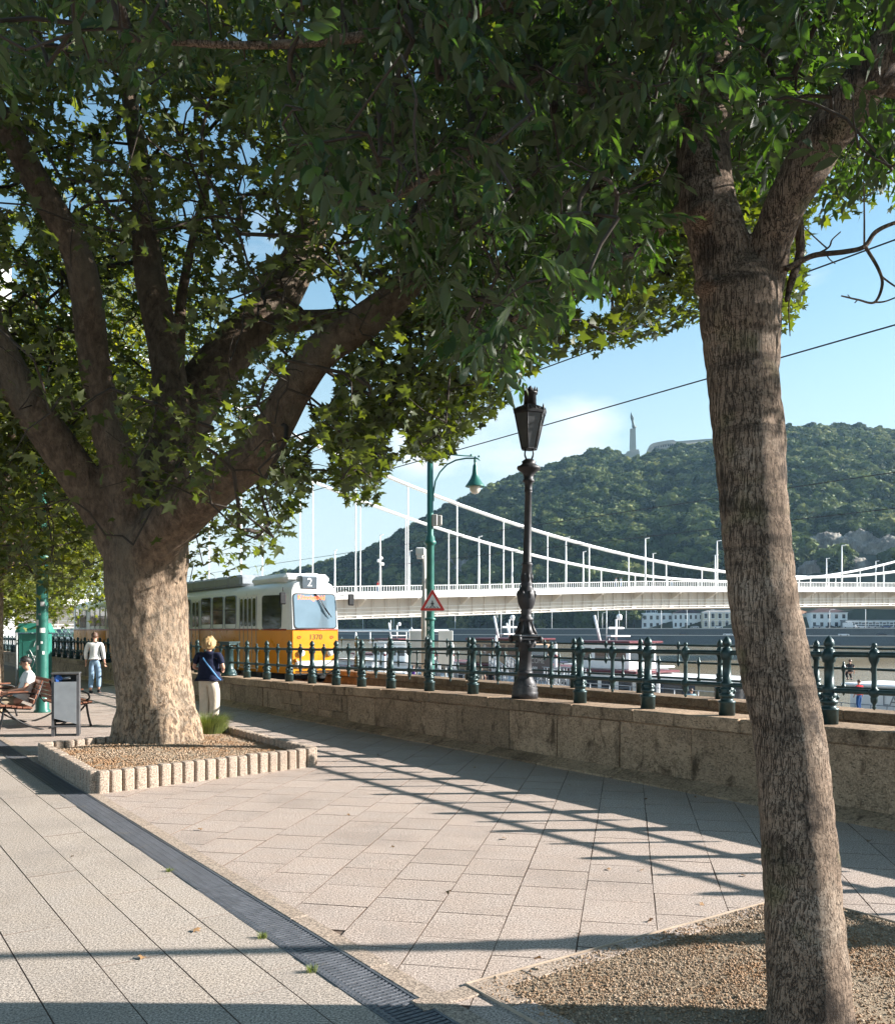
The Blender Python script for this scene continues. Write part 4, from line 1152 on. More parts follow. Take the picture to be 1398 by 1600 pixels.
def fill(n, lo, hi, inside_f, r):
    P = []
    c = 0
    while c < n:
        q = r.uniform(lo, hi, (n * 2, 3)); q = q[inside_f(q)]
        P.append(q); c += len(q)
    return np.concatenate(P)[:n]
rP = np.random.default_rng(11)
def crownP(q):
    x, y, z = q[:, 0] + 3.4, q[:, 1] - 13.6, q[:, 2]
    e = (x / 9.2) ** 2 + (np.where(y > 0, y / 3.6, y / 6.0)) ** 2 + ((z - 6.4) / 7.2) ** 2
    hollow = ((x + 1.1) / 2.9) ** 2 + (y / 2.8) ** 2 + ((z - 4.6) / 3.0) ** 2         # open middle under the boughs
    return (e < 1) & (z > 2.6) & ((hollow > 1) | (rng.uniform(size=len(q)) < .10)) & ((e > .22) | (rng.uniform(size=len(q)) < .4))
clP = fill(6200, (-13, 7, 2.4), (6.5, 20.5, 13.8), crownP, rP)
ok, px, py = keep(clP, -16)
ext = fill(1100, (-1, 8, 4.6), (8.5, 17, 13.5), lambda q: (((q[:, 0] - 2.5) / 5.8) ** 2 + ((q[:, 1] - 12.5) / 3.6) ** 2 + ((q[:, 2] - 8.6) / 4.6) ** 2) < 1, rP)  # extra boughs towards the sun, added to shade the limbs
low_ = fill(420, (-2.9, 11.2, 2.7), (2.2, 15.2, 5.6), lambda q: (((q[:, 0] + .4) / 2.6) ** 2 + ((q[:, 1] - 13.2) / 2.0) ** 2 + ((q[:, 2] - 4.2) / 1.5) ** 2) < 1, rP)
ext = np.concatenate([ext, low_])
clP = np.concatenate([clP, ext]); ok = np.concatenate([ok, keep(ext, -16)[0]])
# fewer clusters where the photograph shows the open sky between limbs or where the limbs stand in front
clP = clP[ok]
front = (clP[:, 1] < 12.3) & (HX + F * clP[:, 0] / clP[:, 1] < 330) & (HY - F * (clP[:, 2] - EYE) / clP[:, 1] > 150) & (rP.uniform(size=len(clP)) < .8)
clP = clP[~front]
dfl = np.min(((clP[:, None] - np.array([tuple(p) for p in L5[0][12:100:2]])[None]) ** 2).sum(-1), 1)
clP = clP[(dfl > .5) | (clP[:, 1] > 12.4)]
# the sprays that hang in front of the fork
ex = np.array([tuple(at(px, py, Y)) for px, py, Y in ((240, 735, 11.9), (275, 742, 11.8), (310, 748, 12), (225, 722, 12), (290, 712, 11.9), (245, 660, 12), (290, 640, 12.1), (215, 640, 12), (330, 620, 12), (250, 705, 12), (50, 610, 11.6), (30, 640, 11.8), (75, 640, 11.7), (110, 600, 11.9))])
clP = np.concatenate([clP, ex])
twigs('twig', nodesP, clP, plane, .005, 3)
def plane_leaves(cl, r, n, spread=.30, smin=.12, smax=.245):
    Pos = np.repeat(cl, n, 0) + r.normal(0, 1, (len(cl) * n, 3)) * np.array((spread, spread, spread * .62))
    ok, _, _ = keep(Pos, 4)
    Pos = Pos[ok]
    m = len(Pos)
    return Pos, rot_mats(m, r, .62), r.uniform(smin, smax, m)
lv = plane_leaf()
PosP, RmP, ScP = plane_leaves(clP, rP, 19)
kp_ = prune(PosP, [(L5, 0, 76, 2), (L1, 0, 36, -2), (L2, 0, 56, -2), (L3, 6, 42, -4), (L4, 8, 40, -6)], rP)
pxP_ = HX + F * PosP[:, 0] / PosP[:, 1]; pyP_ = HY - F * (PosP[:, 2] - EYE) / PosP[:, 1]
kp_ |= (pxP_ > 190) & (pxP_ < 345) & (pyP_ > 600) & (pyP_ < 790) & (PosP[:, 1] < 12.4)
out_ = (pxP_ < -140) | (pxP_ > 1500) | (pyP_ < -140)
kp_ &= ~out_ | (rP.uniform(size=len(PosP)) < .4)
ScP = np.where(out_, ScP * 1.5, ScP)
PosP, RmP, ScP = PosP[kp_], RmP[kp_], ScP[kp_]
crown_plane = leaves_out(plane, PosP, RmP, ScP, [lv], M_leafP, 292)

# ---- the leaning tree in the gravel bed
ash = thing('ash_tree', 'leaning ash tree with fissured grey brown bark rising from the gravel bed', 'tree')
Y2 = 3.95
arow = [(1272, 1690, 78, 3.84), (1266, 1600, 67, 3.92), (1262, 1520, 64, 3.98), (1257, 1440, 62, 4.04), (1246, 1300, 56, 4.13), (1233, 1150, 55.5, 4.22), (1213, 1050, 53.5, 4.28), (1196, 960, 51.5, 4.33), (1183, 850, 51.5, 4.38), (1176, 760, 52.5, 4.42), (1171, 680, 53.5, 4.45), (1162, 600, 54, 4.48), (1160, 550, 58, 4.5), (1158, 500, 63, 4.5), (1158, 465, 64, 4.52), (1156, 438, 54, 4.54), (1154, 422, 30, 4.56)]
A0 = lim([(x, y, Y, w) for x, y, w, Y in arow])
DY[0] = .40
A1 = lim([(1150, 480, 4.12, 50), (1132, 415, 4.14, 46), (1116, 355, 4.17, 44), (1103, 300, 4.22, 43), (1098, 240, 4.3, 42), (1106, 160, 4.4, 40), (1122, 80, 4.5, 36), (1135, -20, 4.7, 30), (1140, -160, 4.9, 22)])
A2 = lim([(1178, 480, 4.1, 42), (1196, 425, 4.08, 35), (1206, 381, 4.06, 32), (1222, 335, 4.02, 34), (1245, 288, 3.98, 36), (1278, 232, 3.92, 37), (1310, 188, 3.86, 36), (1352, 128, 3.78, 36), (1400, 60, 3.7, 34), (1470, -40, 3.6, 30), (1560, -180, 3.5, 22)])
A3 = lim([(1110, 200, 4.35, 14), (1040, 150, 4.3, 12), (950, 120, 4.25, 11), (860, 170, 4.3, 9), (780, 215, 4.4, 8), (690, 265, 4.6, 7), (600, 320, 4.8, 5)])
A4 = lim([(1128, 80, 4.5, 18), (1020, 20, 4.2, 15), (880, -20, 3.9, 13), (700, 30, 3.8, 10), (540, 60, 3.8, 8), (380, 70, 3.8, 6), (200, 60, 3.8, 5)])
A5 = lim([(1112, 280, 4.22, 12), (1060, 330, 4.5, 10), (980, 400, 4.8, 8), (890, 450, 5.1, 6), (800, 500, 5.3, 4)])
A6 = lim([(1350, 125, 3.78, 16), (1440, 150, 3.9, 14), (1520, 200, 4.1, 11), (1600, 260, 4.3, 7)])
tubA = [A0, A1, A2]
for (x, y, dx, rr_) in ((1105, 440, -8, .06), (1196, 515, 24, .07), (1100, 330, 0, .07)):
    p = at(x, y, 4.4); tubA.append(([p + Vector((0, .08, 0)), p + Vector((dx / 900, -.06, 0))], [rr_, rr_ * .55]))
def relA(co):
    st = co * np.array((1, 1, .3))
    ring = np.sin(co[:, 2] * 21 + 2.5 * vnoise(co * 1.5, 9)) ** 8 * -.004
    return vnoise(st * 9, 5) * .007 + vnoise(st * 26, 6) * .0035 + vnoise(co * 4, 7) * .008 + ring
tkA = remesh_tree('trunk', tubA, .0125, M_ash, ash, relA, 2, 3)
b = MB()
for L in (A3, A4, A5, A6): b.tube(*L, 8)
br_ = lim([(1228, 420, 4.0, 5), (1250, 408, 4.0, 4.3), (1275, 398, 4.0, 4.5), (1320, 393, 4.0, 4.2), (1350, 385, 4.0, 3.6), (1368, 362, 4.0, 3.5), (1400, 347, 4.0, 3), (1460, 330, 4.0, 2)])
b.tube(*br_, 8)
for q in ([(1352, 386, 4, 3.2), (1372, 420, 4, 2.8), (1378, 445, 4, 2.6), (1366, 472, 4, 2), (1340, 468, 4, 1.6), (1314, 462, 4, 1.2)], [(1366, 472, 4, 1.6), (1385, 470, 4, 1.3), (1420, 455, 4, 1)], [(1375, 430, 4, 1.8), (1398, 447, 4, 1.5), (1440, 470, 4, 1)], [(1350, 385, 4, 1.8), (1350, 330, 4, 1.4), (1349, 280, 4, 1)], [(1255, 406, 4, 2), (1292, 388, 4, 1.6), (1300, 374, 4, 1.2), (1313, 362, 4, 1)], [(1292, 388, 4, 1.4), (1272, 370, 4, 1.1), (1254, 352, 4, 1)], [(1290, 396, 4, 1.2), (1296, 405, 4, 1), (1305, 412, 4, .8)], [(1340, 468, 4, 1), (1335, 473, 4, .8)], [(1328, 465, 4, .9), (1324, 460, 4, .8)], [(1245, 335, 4.2, 9), (1250, 390, 4.2, 7), (1236, 440, 4.15, 6), (1228, 470, 4.1, 3)], [(1236, 440, 4.15, 1.5), (1232, 480, 4.15, 1.2), (1234, 525, 4.15, .8)]):
    b.tube(*lim(q), 6)
b.build('bough', M_ash, ash)
DY[0] = 0.0
nodesA = []
for L in (A1, A2, A3, A4, A5, A6): nodesA += L[0][6::2]
rA = np.random.default_rng(21)
ASHX = [-400, 0, 250, 330, 420, 470, 540, 600, 640, 700, 760, 800, 830, 900, 960, 1040, 1090, 1235, 1245, 1400, 1900]
ASHY = [150, 160, 195, 150, 240, 330, 400, 410, 460, 560, 645, 640, 560, 540, 470, 440, 330, 335, 345, 330, 330]
def crownA(q):
    x, y, z = q[:, 0] - .6, q[:, 1] - 4.8, q[:, 2]
    e = (x / 4.9) ** 2 + (y / 3.0) ** 2 + ((z - 5.6) / 3.6) ** 2
    return (e < 1) & (z > 2.6) & (q[:, 1] > 3.1)
clA = fill(10500, (-4.6, 2.2, 2.5), (5.8, 8.0, 9.4), crownA, rA)
pxA = HX + F * clA[:, 0] / clA[:, 1]; pyA = HY - F * (clA[:, 2] - EYE) / clA[:, 1]
okA = pyA < np.interp(pxA, ASHX, ASHY) - 62
# thin it towards the left so that the plane tree shows behind
dens = np.interp(pxA, [-300, 350, 480, 640, 1150, 1250, 1500], [.42, .42, .7, .95, .9, .8, .7])
okA &= rA.uniform(size=len(clA)) < dens
inf_ = (pxA > -60) & (pxA < 1460) & (pyA > -120)
okA &= inf_ | (rA.uniform(size=len(clA)) < .5)
# keep the fork and the right-hand bough clear
fk = np.array([tuple(p) for p in A2[0][14:60:2] + A1[0][4:26:2]])
dd = np.min(((clA[:, None] - fk[None]) ** 2).sum(-1), 1)
okA &= ~((dd < .22) & (clA[:, 1] < 4.5)) 
seen_fork = (pxA > 1040) & (pxA < 1330) & (pyA > 175) & (clA[:, 1] < 4.65)
okA &= ~(seen_fork & (rA.uniform(size=len(clA)) < .9))
clA = clA[okA]
twigs('twig', nodesA, clA, ash, .0028, 5, grow=.0022)
nA = 3
PosA = np.repeat(clA, nA, 0) + rA.normal(0, .10, (len(clA) * nA, 3))
pxa = HX + F * PosA[:, 0] / np.maximum(PosA[:, 1], .5); pya = HY - F * (PosA[:, 2] - EYE) / np.maximum(PosA[:, 1], .5)
okL = (pya < np.interp(pxa, ASHX, ASHY) - 58) & (PosA[:, 1] > 1.9)
for x_, y_, a_, b_ in HOLES: okL &= (((pxa - x_) / (a_ + 6)) ** 2 + ((pya + 22 - y_) / (b_ + 14)) ** 2) > 1
okL &= ~((pxa > 1045) & (pxa < 1330) & (pya > 215 + np.maximum(0, pxa - 1180) * -.55) & (PosA[:, 1] < 4.9) & (rA.uniform(size=len(PosA)) < .9))
PosA = PosA[okL]
PosA = PosA[prune(PosA, [(A2, 8, 50, 0)], rA, .3)]
RmA = rot_mats(len(PosA), rA, .42); ScA = rA.uniform(.135, .205, len(PosA))
leaves_out(ash, PosA, RmA, ScA, [ash_leaf(s) for s in range(6)], M_leafA, 292)
print('leaves', len(PosP), len(PosA))

# ---- the plane trees further along the promenade
def far_plane(loc, h, rad, seed, label, nc, zmin, smin=.2, smax=.34, tr=.42, lean=0.0):
    r = np.random.default_rng(seed)
    t = thing('plane_tree', label, 'tree', group='plane trees along the promenade')
    base = Vector(loc)
    tk = path([(base + Vector((0, 0, -.05)), tr * 1.25), (base + Vector((lean * .2, 0, .6)), tr), (base + Vector((lean * .6, .1, 2.0)), tr * .88), (base + Vector((lean, .1, 3.2)), tr * .9), (base + Vector((lean, .1, 3.9)), tr * .6)], 5)
    tubes = [tk]; nodes = []
    for k in range(5):
        a = k * 1.257 + r.uniform(0, .6); o = Vector((math.cos(a), math.sin(a), 0))
        l = path([(base + Vector((lean, .1, 2.8)), tr * .55), (base + Vector((lean, .1, 3.9)) + o * .8, tr * .42), (base + Vector((lean, 0, 5.4)) + o * rad * .35, tr * .3), (base + Vector((lean, 0, h * .66)) + o * rad * .6, tr * .16)], 6)
        tubes.append(l); nodes += l[0][8::2]
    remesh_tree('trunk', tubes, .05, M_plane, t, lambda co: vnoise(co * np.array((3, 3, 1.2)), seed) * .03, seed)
    def ins(q):
        x, y, z = q[:, 0] - base.x, q[:, 1] - base.y, q[:, 2]
        e = (x / rad) ** 2 + (y / rad) ** 2 + np.abs((z - (h + zmin) / 2) / ((h - zmin) / 2)) ** 5
        return (e < 1) & ((e > .3) | (r.uniform(size=len(q)) < .3))
    cl = fill(nc, (base.x - rad, base.y - rad, zmin), (base.x + rad, base.y + rad, h), ins, r)
    ok, px, py = keep(cl, -8)
    cl = cl[ok & (vnoise(cl * .9, seed + 3) > -.75)]
    twigs('twig', nodes, cl, t, .008, seed)
    Pos = np.repeat(cl, 16, 0) + r.normal(0, 1, (len(cl) * 16, 3)) * np.array((.4, .4, .26))
    ok, px, py = keep(Pos, 2)
    Pos = Pos[ok]
    fl_v = np.array([(0, .1, 0), (.31, -.1, -.05), (.12, .12, 0), (.38, .27, -.06), (.13, .3, 0), (0, .6, -.05), (-.13, .3, 0), (-.38, .27, -.06), (-.12, .12, 0), (-.31, -.1, -.05)]); fl_f = np.array([(0, 1, 2), (2, 3, 4), (0, 2, 8), (2, 4, 6), (2, 6, 8), (4, 5, 6), (6, 7, 8), (0, 8, 9)])
    V, Fc = scatter(fl_v, fl_f, Pos, rot_mats(len(Pos), r, .6), r.uniform(smin, smax, len(Pos)))
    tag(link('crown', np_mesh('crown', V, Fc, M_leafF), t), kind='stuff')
    return t
M_leafF = m_leaf('plane_leaf_sunlit', (.085, .11, .018), (.17, .18, .032), (3.0, 2.9, .7), .55)  # brighter copy of the plane leaf, sunlight put into the colour
far_plane((-9.75, 19.0, 0), 11, 4.6, 31, 'pale trunked plane tree cut by the frame edge behind the seated man', 1700, 2.7, tr=.3)
far_plane((-15.2, 28.5, 0), 12, 5.4, 32, 'sunlit plane tree behind the teal cabinet by the quay wall', 2400, 1.95)
far_plane((-21, 38.5, 0), 13, 6.0, 33, 'plane tree farther up the promenade past the walking woman', 1700, 1.9, .3, .5)
# ------------------------------------------------------------------ tram
M_yel = pm('tram_yellow', (.76, .285, .010), .32, 0, var=.05, nscale=3, dirt=((.62, .27, .02), 2.5, .6))
M_cream = pm('tram_white', (.80, .79, .76), .35, 0, var=.05, nscale=3)
M_tgrey = pm('tram_roof_grey', (.30, .33, .36), .5, .1, var=.12)
M_glass = pm('dark_glass', (.012, .016, .017), .04, 0, var=.3, spec=.8)
M_glass2 = pm('windscreen_glass', (.22, .30, .36), .05, .35, var=.12, nscale=1.2, spec=.8)  # pale blue base stands in for the sky reflected in the glass
M_tred = pm('tram_red_line', (.34, .05, .025), .4, var=.1)
M_seat = pm('tram_interior', (.10, .12, .14), .7)
def emis(name, c, st):
    k = NT(name); e = k.n('ShaderNodeEmission', {'Color': (*c, 1), 'Strength': st}); k.t.links.new(e.outputs[0], k.out.inputs['Surface']); return k.m
M_led = emis('led_orange', (1, .16, .05), 2.2)
tram = thing('tram', 'yellow and white city tram numbered 1370 passing behind the railing', 'tram', W(19.3, 4.07, .15), WALL_ROT)
# local frame: +x to the front (towards the camera), y across (-y is the side facing us), z up from the rail
ZB, ZT = 1.62, 2.78            # belt line, eave
def outline(x, tp=0.0):
    """half width at distance x behind the nose"""
    return .72 + (1.14 - .72) * min(1, max(0, x / 1.45)) ** .75
def car(x0, x1, nose, parent, roof_box):
    n = 9 if nose else 2
    xs = [x0 + (x1 - x0) * i for i in (0, 1)] if not nose else [x0 + 1.5 * (i / 7) ** 1.3 for i in range(8)] + [x1]
    secs = []
    lev = [(.36, .94), (.42, .99), (ZB - .02, 1.0), (ZB, 1.0), (ZT - .2, .985), (ZT, .95), (ZT + .16, .80), (ZT + .27, .5), (ZT + .30, .0)]
    b = MB()
    rows = []
    for x in xs:
        w = outline(x - x0) if nose else 1.14
        rk = []
        for z, k in lev: 
            rake = (.0 if not nose else (max(0, z - ZB) * -.10) * max(0, 1 - (x - x0) / 1.4))
            rk.append((-(x) + rake, -w * k, z))
        rows.append(rk)
    for ri, rk in enumerate(rows):
        full = rk + [(p[0], -p[1], p[2]) for p in rk[-2::-1]]
        rows[ri] = full
    nl = len(rows[0]); vs = [p for r in rows for p in r]
    fs = []; mi = []
    for i in range(len(rows) - 1):
        for j in range(nl - 1):
            fs.append((i * nl + j, (i + 1) * nl + j, (i + 1) * nl + j + 1, i * nl + j + 1))
            zz = (rows[0][j][2] + rows[0][j + 1][2]) / 2
            mi.append(0 if zz < ZB else 1)
    base = len(b.v); b.v += vs
    for f, m in zip(fs, mi): b.f.append(f); b.mi.append(m); b.sm.append(True)
    # end walls split at the belt
    for e in (0, len(rows) - 1):
        low = [j for j in range(nl) if rows[e][j][2] <= ZB + 1e-6]; up = [j for j in range(nl) if rows[e][j][2] >= ZB - 1e-6]
        for L, m in ((low, 0), (up, 1)):
            f = tuple(e * nl + j for j in L)
            b.f.append(f if e == 0 else f[::-1]); b.mi.append(m); b.sm.append(False)
    o = b.build('body', [M_yel, M_cream], parent)
    return o
def side_panel(name, xa, xb, za, zb, y, mat, parent, proud=.006, rnd=.07, sgn=-1, yb=None):
    """rounded panel lying on the car side from xa to xb (distance behind the nose)"""
    pts = []
    for cx, cz, a0 in ((xb - rnd, za + rnd, -90), (xb - rnd, zb - rnd, 0), (xa + rnd, zb - rnd, 90), (xa + rnd, za + rnd, 180)):
        for q in (0, 30, 60, 90): pts.append((cx + rnd * math.cos(R(a0 + q)), cz + rnd * math.sin(R(a0 + q))))
    yb = y if yb is None else yb
    def Y(px): return y + (yb - y) * (px - xa) / (xb - xa)
    n = len(pts); m = MB()
    m.add([(-p[0], sgn * (Y(p[0]) + proud), p[1]) for p in pts] + [(-p[0], sgn * (Y(p[0]) - .03), p[1]) for p in pts], [tuple(range(n)) if sgn < 0 else tuple(range(n - 1, -1, -1))] + [(i, n + i, n + (i + 1) % n, (i + 1) % n) if sgn > 0 else ((i + 1) % n, n + (i + 1) % n, n + i, i) for i in range(n)])
    return m.build(name, mat, parent)
def frame_of(xa, xb, za, zb, y, parent, w=.035, sgn=-1):
    m = MB(); yy = sgn * (y + .012)
    for a in (xa, xb): m.tube([(-a, yy, za), (-a, yy, zb)], w / 2, 6)
    for z in (za, zb): m.tube([(-xa, yy, z), (-xb, yy, z)], w / 2, 6)
    return m.build('frame', M_tgrey, parent)
front = car(0, 9.2, True, tram, True)
mid = car(9.75, 15.8, False, tram, False); mid.name = 'middle_body'
rear = car(16.35, 25.2, False, tram, True); rear.name = 'rear_body'
for xa in (9.2, 15.8):
    m = MB()
    for i in range(6):
        x = xa + .05 + i * .09; m.box((-x, 0, 1.62), (.05, 2.05 if i % 2 else 2.2, 2.3))
    m.build('bellows', M_black, tram)
HW = 1.14
# cab side window, door, passenger windows on the side that faces us
side_panel('cab_window', .42, 1.28, ZB + .02, ZT - .16, outline(.42) * .985, M_glass, tram, .02, .1, -1, outline(1.28) * .99)
doors = [(1.62, 2.92), (6.55, 7.25), (11.9, 13.1), (17.6, 18.8), (22.6, 23.8)]
for xa, xb in doors:
    d = side_panel('door', xa, xb, .46, ZT - .12, HW * .99, M_cream, tram, .008, .05)
    lo = side_panel('door_panel', xa + .02, xb - .02, .48, ZB - .02, HW * .99, M_yel, d, .013, .03)
    n = max(2, round((xb - xa) / .325)); w = (xb - xa) / n
    for i in range(n):
        side_panel('pane', xa + i * w + .07, xa + (i + 1) * w - .05, ZB + .10, ZT - .22, HW * .985, M_glass, d, .022, .06)
    m = MB()
    for i in range(n + 1): m.box((-(xa + i * w), -(HW * .99 + .012), 1.55), (.02, .02, 2.1))
    m.build('door_edge', M_tgrey, d)
wins = [(3.22 + i * 1.1, 3.22 + i * 1.1 + .93) for i in range(3)] + [(7.45, 8.1), (8.2, 8.95), (10.0, 10.8), (10.95, 11.75), (13.3, 14.1), (14.25, 15.05), (15.1, 15.6)] + [(16.6, 17.4), (19.0, 19.85), (19.95, 20.8), (20.9, 21.75), (24.0, 24.8)]
for xa, xb in wins:
    w_ = side_panel('window', xa, xb, ZB + .03, ZT - .10, HW * .985, M_glass, tram, .014, .09)
    m = MB(); m.box((-(xa + xb) / 2, -(HW * .985 + .016), ZB + .62), (xb - xa - .04, .012, .03)); m.build('window_bar', M_black, w_)
    m = MB(); pts = []
    for cx, cz, a0 in ((xb - .1, ZB + .13, -90), (xb - .1, ZT - .2, 0), (xa + .1, ZT - .2, 90), (xa + .1, ZB + .13, 180)):
        for q in (0, 45, 90): pts.append((-(cx + .1 * math.cos(R(a0 + q))), -(HW * .985 + .012), cz + .1 * math.sin(R(a0 + q))))
    m.tube(pts + [pts[0]], .016, 6); m.build('window_frame', M_tgrey, w_)
    w2 = side_panel('window', xa, xb, ZB + .03, ZT - .10, HW * .985, M_glass, tram, .014, .09, 1)
m = MB(); m.box((-5.3, -(HW + .004), ZB), (7.7, .012, .05)); m.box((-12.8, -(HW + .004), ZB), (6, .012, .05)); m.box((-20.8, -(HW + .004), ZB), (8.8, .012, .05))
m.build('belt_line', M_tred, tram)
m = MB()
for i in range(2, 7): 
    xa, xb = 1.5 * (i - 1) / 7, 1.5 * i / 7
    m.tube([(-xa, -(outline(xa) + .004), ZB), (-xb, -(outline(xb) + .004), ZB)], .025, 5)
m.tube([(.008, -.72, ZB), (.008, .72, ZB)], .018, 5); m.build('belt_line', M_tred, tram)
# front
fr = MB(); 
def fpanel(name, ya, yb, za, zb, mat, parent, d=.01, rnd=.06):
    pts = []
    for cy, cz, a0 in ((yb - rnd, za + rnd, -90), (yb - rnd, zb - rnd, 0), (ya + rnd, zb - rnd, 90), (ya + rnd, za + rnd, 180)):
        for q in (0, 30, 60, 90): pts.append((cy + rnd * math.cos(R(a0 + q)), cz + rnd * math.sin(R(a0 + q))))
    n = len(pts); m = MB()
    def X(z): return -max(0, z - ZB) * .10
    m.add([(X(p[1]) + d, p[0], p[1]) for p in pts] + [(X(p[1]) - .03, p[0], p[1]) for p in pts], [tuple(range(n))] + [((i + 1) % n, i, n + i, n + (i + 1) % n) for i in range(n)])
    return m.build(name, mat, parent)
rub = fpanel('windscreen_seal', -.685, .685, ZB + .02, ZT - .11, M_black, tram, .012, .1)
ws = fpanel('windscreen', -.655, .655, ZB + .05, ZT - .14, M_glass2, tram, .02, .09)
for y0, z0, y1, z1 in ((-.3, 1.9, -.05, 2.45), (.1, 1.8, .35, 2.4)):
    pass
m = MB(); m.tube([(-.07, .02, ZT - .12), (-.02, .18, ZT - .3), (.03, .42, ZB + .42)], .012, 6); m.tube([(-.065, .0, ZT - .12), (.03, .36, ZB + .5)], .009, 6); m.tube([(.035, .30, ZB + .62), (.035, .50, ZB + .36)], .012, 6)
m.build('wiper', M_black, tram)
bx = MB(); bx.box((-.26, -.15, ZT + .20), (.34, .56, .42), bev=.05); bxo = bx.build('route_box', M_tgrey, tram)
m = MB(); m.box((-.085, -.15, ZT + .20), (.012, .46, .33), bev=.004); m.build('route_glass', pm('route_glass', (.09, .11, .13), .2), bxo)
text('route_number', '2', .34, (-.076, -.15, ZT + .2), (R(90), 0, R(90)), pm('route_white', (.85, .85, .83), .5), bxo)
text('destination', 'Közvágóhíd', .185, (-.065, -.1, ZT - .235), (R(90), 0, R(90)), M_led, tram)
M_dk = pm('lettering_dark', (.05, .045, .02), .5)
text('fleet_number', '1370', .215, (.006, .0, ZB - .22), (R(90), 0, R(90)), M_dk, tram)
for sy in (-1, 1):
    m = MB()
    for a in range(9):
        m.lathe([(-.004, .001), (-.003, .012), (.003, .012), (.004, .001)], 6, M=Matrix.Translation((.012, sy * .52 + .045 * math.cos(a * .7), ZB - .22 + .035 * math.sin(a * .7))) @ Matrix.Rotation(R(90), 4, 'Y'))
    m.build('crest', M_tred, tram)
    m = MB(); m.lathe([(0, .105), (.05, .10), (.07, .09)], 16, M=Matrix.Translation((.0, sy * .46, .95)) @ Matrix.Rotation(R(90), 4, 'Y'))
    m.build('headlight', pm('lamp_lens', (.75, .75, .72), .1), tram)
    m = MB(); m.lathe([(0, .06), (.03, .06)], 12, M=Matrix.Translation((.0, sy * .62, .74)) @ Matrix.Rotation(R(90), 4, 'Y')); m.build('indicator', pm('indicator_orange', (.7, .2, .02), .2), tram)
for sy in (-1, 1):
    m = MB(); m.tube([(-.35, sy * .86, ZT - .06), (-.05, sy * 1.0, ZT + .04), (.12, sy * 1.08, ZT - .05)], .014, 6); m.tube([(-.35, sy * .86, ZT - .16), (.12, sy * 1.08, ZT - .12)], .012, 6)
    m.box((.13, sy * 1.09, ZT - .28), (.07, .2, .34), bev=.03); m.build('mirror', M_black, tram)
m = MB(); m.box((.02, 0, .62), (.14, 1.3, .2), bev=.05); m.build('bumper', M_cream, tram)
m = MB(); m.box((-.35, 0, .38), (.7, 1.3, .12)); m.build('coupler_apron', M_black, tram)
# roof equipment
m = MB(); m.box((-6.2, -.25, ZT + .40), (5.6, 1.35, .36), bev=.08); 
for i in range(1, 5): m.box((-3.4 - i * 1.1, -.25, ZT + .41), (.03, 1.37, .35))
m.build('roof_unit', M_tgrey, tram)
m = MB(); m.box((-1.75, 0, ZT + .34), (2.5, 1.5, .30), bev=.12); m.box((-.95, .25, ZT + .42), (.5, .5, .2), bev=.06); m.build('roof_dome', M_cream, tram)
for i in range(2):
    m = MB(); m.box((-(20 + i * 2.4), 0, ZT + .42), (1.8, 1.3, .3), bev=.08); m.build('roof_unit', M_tgrey, tram)
m = MB()
for s_ in (-.5, .5): m.tube([(-12.6, s_, ZT + .3), (-11.3, s_ * .6, ZT + 1.4), (-12.7, s_ * .5, ZT + 2.55)], .02, 6)
m.tube([(-12.7, -.7, ZT + 2.56), (-12.7, .7, ZT + 2.56)], .02, 6); m.build('pantograph', M_black, tram)
wm_ = MB(); wm_.lathe([(-.05, .30), (.05, .30)], 16, M=Matrix.Rotation(R(90), 4, 'X')); wme_ = wm_.mesh('wheel', M_black)
for x in (2.2, 7.6, 12.6, 18.2, 23.2):
    m = MB(); m.box((-x, 0, .26), (1.9, 1.9, .26)); bo = m.build('bogie', M_black, tram)
    for d_ in (-.6, .6):
        for s_ in (-.97, .97): link('wheel', wme_, bo, (-x - d_, s_, .30))
for h in (5.5, 6.55):
    w_ = thing('overhead_wire', 'dark tram contact wire crossing the sky behind the lantern' if h < 6 else 'upper dark feeder wire crossing the sky above the contact wire', 'cable', group='overhead tram wires')
    b = MB(); b.tube([W(-14 + 8 * i, 3.2 if h > 6 or i < 3 else 3.2, h + .02 * abs(math.sin(i))) for i in range(12)], .011, 5); b.build('wire', M_black, w_)
for h in (4.95, 5.5):
    w_ = thing('overhead_wire', 'thin lower wire crossing the wooded hillside' if h < 5 else 'thin upper wire crossing the wooded hillside', 'cable', group='overhead tram wires')
    b = MB(); b.tube([W(-20 + 12 * i, 13.2 + (5.5 - h) * 4, h) for i in range(13)], .012, 5); b.build('wire', M_black, w_)

